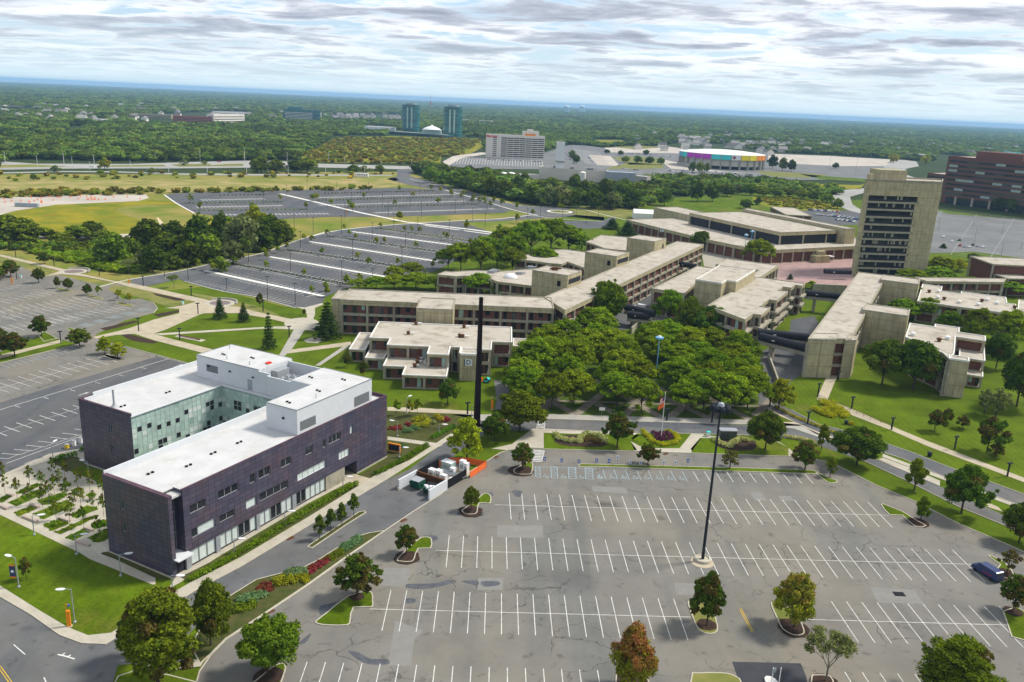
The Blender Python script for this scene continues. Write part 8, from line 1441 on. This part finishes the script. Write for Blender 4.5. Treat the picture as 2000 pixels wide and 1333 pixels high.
# ------------------------------------------------------------------ woods beyond, as one mass each
def far_meshes(nm, m, n, size, kinds):
    out = []
    for v in range(kinds):
        L_ = []
        for i in range(7): a = i*.9+v; q = random.uniform(.1, .30) if i else 0; cloud(L_, (q*math.cos(a), q*math.sin(a), .34+random.uniform(-.06, .22)), random.uniform(.18, .27), n//7, size, .9, 0, .75, .1, .3)
        cloud(L_, (0, 0, .34), .32, n//5, size*1.6, .9, 0, .6, .1, .3)
        o = bpy.data.objects.new(nm, cloud_mesh(nm+'_mesh', L_, [m])); out.append(o)
    return out
def scatter(name, label, P, sc, srcs, cat='woodland'):
    """one object: tree crowns instanced on the points P with sizes sc"""
    me = bpy.data.meshes.new(name); n = len(P); me.vertices.add(n); me.vertices.foreach_set('co', np.array(P, np.float32).ravel())
    a = me.attributes.new('sc', 'FLOAT_VECTOR', 'POINT'); a.data.foreach_set('vector', np.array(sc, np.float32).ravel())
    a = me.attributes.new('rz', 'FLOAT', 'POINT'); a.data.foreach_set('value', RNG.rand(n).astype(np.float32)*6.28)
    a = me.attributes.new('pick', 'INT', 'POINT'); a.data.foreach_set('value', RNG.randint(0, len(srcs), n).astype(np.int32))
    o = bpy.data.objects.new(name, me); S.collection.objects.link(o)
    g = bpy.data.node_groups.new(name, 'GeometryNodeTree'); g.interface.new_socket('Geometry', in_out='INPUT', socket_type='NodeSocketGeometry'); g.interface.new_socket('Geometry', in_out='OUTPUT', socket_type='NodeSocketGeometry')
    gi, go = g.nodes.new('NodeGroupInput'), g.nodes.new('NodeGroupOutput'); ip = g.nodes.new('GeometryNodeInstanceOnPoints'); jn = g.nodes.new('GeometryNodeJoinGeometry')
    for s in srcs[::-1]:
        oi = g.nodes.new('GeometryNodeObjectInfo'); oi.inputs['Object'].default_value = s; oi.inputs['As Instance'].default_value = True; g.links.new(oi.outputs['Geometry'], jn.inputs[0])
    def attr(nm, ty):
        x = g.nodes.new('GeometryNodeInputNamedAttribute'); x.data_type = ty; x.inputs['Name'].default_value = nm; return x.outputs['Attribute']
    g.links.new(gi.outputs[0], ip.inputs['Points']); g.links.new(jn.outputs[0], ip.inputs['Instance']); ip.inputs['Pick Instance'].default_value = True
    g.links.new(attr('pick', 'INT'), ip.inputs['Instance Index']); g.links.new(attr('sc', 'FLOAT_VECTOR'), ip.inputs['Scale'])
    cx = g.nodes.new('ShaderNodeCombineXYZ'); g.links.new(attr('rz', 'FLOAT'), cx.inputs[2]); g.links.new(cx.outputs[0], ip.inputs['Rotation']); g.links.new(ip.outputs[0], go.inputs[0])
    md = o.modifiers.new('scatter', 'NODES'); md.node_group = g
    o['kind'] = 'stuff'; o['label'] = label; return o
def wpoly(pts): return [tuple(G(*p)[:2]) for p in pts]
CLEAR = [wpoly(p) for p in (
    [(-200, 345), (0, 333), (0, 312), (70, 312), (300, 316), (600, 312), (575, 318), (590, 300), (660, 268), (700, 264), (945, 270), (950, 300), (880, 305), (870, 330), (830, 330), (810, 340), (850, 355), (960, 385), (1100, 404), (1240, 410), (1300, 385), (1450, 375), (1640, 385), (1700, 380), (1860, 400), (2300, 460), (2600, 900), (-900, 900), (-700, 380)],
    [(860, 335), (870, 305), (940, 296), (1050, 298), (1110, 283), (1180, 288), (1300, 284), (1330, 278), (1420, 282), (1500, 298), (1620, 303), (1735, 310), (1790, 318), (1830, 330), (1830, 400), (1700, 400), (1640, 375), (1500, 356), (1330, 352), (1260, 350), (1240, 372), (1030, 362), (980, 345)],
    [(1150, 272), (1215, 273), (1240, 284), (1160, 284)], [(130, 248), (170, 246), (160, 262), (125, 266)], [(205, 256), (245, 256), (240, 262), (208, 264)],
    [(255, 244), (360, 247), (480, 243), (482, 220), (415, 218), (260, 226)], [(545, 238), (630, 240), (628, 228), (550, 226)], [(755, 272), (910, 276), (910, 262), (760, 252)], [(630, 236), (790, 238), (780, 222), (650, 224)], [(-60, 218), (66, 218), (64, 210), (-60, 210)], [(158, 240), (205, 243), (203, 232), (160, 232)], [(1700, 330), (1740, 312), (1830, 316), (1840, 345), (1790, 345)], [(1800, 440), (1800, 345), (1830, 300), (2100, 330), (2200, 450)], [(708, 258), (768, 260), (765, 248), (710, 246)])]
HP = {(int(p.x//25), int(p.y//25)) for p in (G(h[0], h[1]) for h in HOUSES)}
def blocked(x, y): return (int(x//25), int(y//25)) in HP or (int(x//25), int((y+25)//25)) in HP or (int((x+9)//25), int((y+50)//25)) in HP or any(in_poly((x, y), c) for c in CLEAR)
PF, SF = [], []
r = 640.0
while r < 19500:
    s = 13.0 if r < 2600 else 13.0*(r/2600)**.85; da = s*.98/r; a = R(90-37)
    while a < R(90+37):
        rr, aa = r+random.uniform(-.45, .45)*s, a+random.uniform(-.45, .45)*da; x, y = rr*math.cos(aa), rr*math.sin(aa)
        if not (r < 4200 and blocked(x, y)) and not (r > 2000 and math.sin(x*.004+y*.0021)*math.sin(y*.0033-x*.001)*1.0 > .93):
            k = random.uniform(.8, 1.35); open_ = math.sin(x*.011)*math.sin(y*.008+1) > .55 and r > 1400
            if not open_ or random.random() < .45: PF.append((x, y, -.4)); SF.append((s*1.32*k, s*1.32*k, (10.2 if r < 2600 else 11)*k*random.uniform(.85, 1.25)))
        a += da
    r += s*.98
scatter('forest', 'dense mixed green woodland covering the plain to the horizon', PF, SF, far_meshes('forest_tree', 'leaf_far', 210, .13, 5))
print('forest points', len(PF))
def fill(name, label, poly, step, size, hgt, srcs, jit=.5, px=True):
    W = wpoly(poly); xs = [p[0] for p in W]; ys = [p[1] for p in W]; P, Q = [], []; y = min(ys)
    while y < max(ys):
        x = min(xs)
        while x < max(xs):
            u, v = x+random.uniform(-jit, jit)*step, y+random.uniform(-jit, jit)*step
            if in_poly((u, v), W): k = random.uniform(.55, 1.5); P.append((u, v, -.2)); Q.append((size*k, size*k, hgt*k))
            x += step
        y += step
    return scatter(name, label, P, Q, srcs)
SH = far_meshes('scrub_tree', 'leaf_shrub_far', 90, .26, 3); GT = far_meshes('gold_tuft', 'leaf_gold', 60, .26, 2); RD = far_meshes('reed_tuft', 'leaf_locust', 60, .3, 2)
fill('scrub', 'gold and green scrub on the marsh before the twin towers', [(600, 318), (590, 304), (660, 270), (945, 272), (905, 302), (862, 308), (850, 322)], 12, 7.5, 4.2, SH, 1.3)
fill('scrub', 'scattered shrubs on the meadow left of the junction', [(-300, 342), (500, 338), (770, 336), (770, 345), (300, 350), (-300, 360)], 19, 5.5, 3.5, SH)
fill('scrub', 'shrub belt between meadow and concrete lot', [(-200, 386), (0, 376), (230, 372), (450, 372), (740, 366), (740, 371), (330, 379), (0, 388), (-200, 398)], 8, 6.5, 3.8, SH)
fill('scrub', 'low shrubs along the right marsh field', [(1480, 385), (1550, 386), (1630, 402), (1610, 412), (1560, 410), (1500, 400)], 6, 4, 2, SH)
fill('reeds', 'dense green reeds left of the wooded clump', [(40, 478), (120, 478), (260, 486), (330, 505), (275, 537), (200, 530), (110, 507), (60, 496)], 2.2, 3.6, 2.3, RD)
fill('undergrowth', 'dark undergrowth at the foot of the wooded clump', [(0, 470), (90, 478), (210, 482), (330, 470), (420, 470), (560, 455), (570, 470), (520, 492), (430, 508), (330, 530), (270, 520), (180, 500), (0, 488)], 4, 5.5, 3.8, far_meshes('bush_mass', 'leaf_wood', 120, .2, 3))
# ------------------------------------------------------------------ air
b = MB(); b.box(-45000, 45000, -1000, 46000, -6, 108); o = b.build('haze', 'white', kind='stuff'); hm_ = bpy.data.materials.new('haze'); hm_.use_nodes = True; ht = hm_.node_tree; ht.nodes.clear()
ho = ht.nodes.new('ShaderNodeOutputMaterial'); hv = ht.nodes.new('ShaderNodeVolumePrincipled'); hv.inputs['Color'].default_value = (.40, .69, 1.0, 1); hv.inputs['Density'].default_value = 0.000065; hv.inputs['Anisotropy'].default_value = 0.0
ht.links.new(hv.outputs[0], ho.inputs['Volume']); o.data.materials.clear(); o.data.materials.append(hm_); o['label'] = 'thin bluish air over the plain'
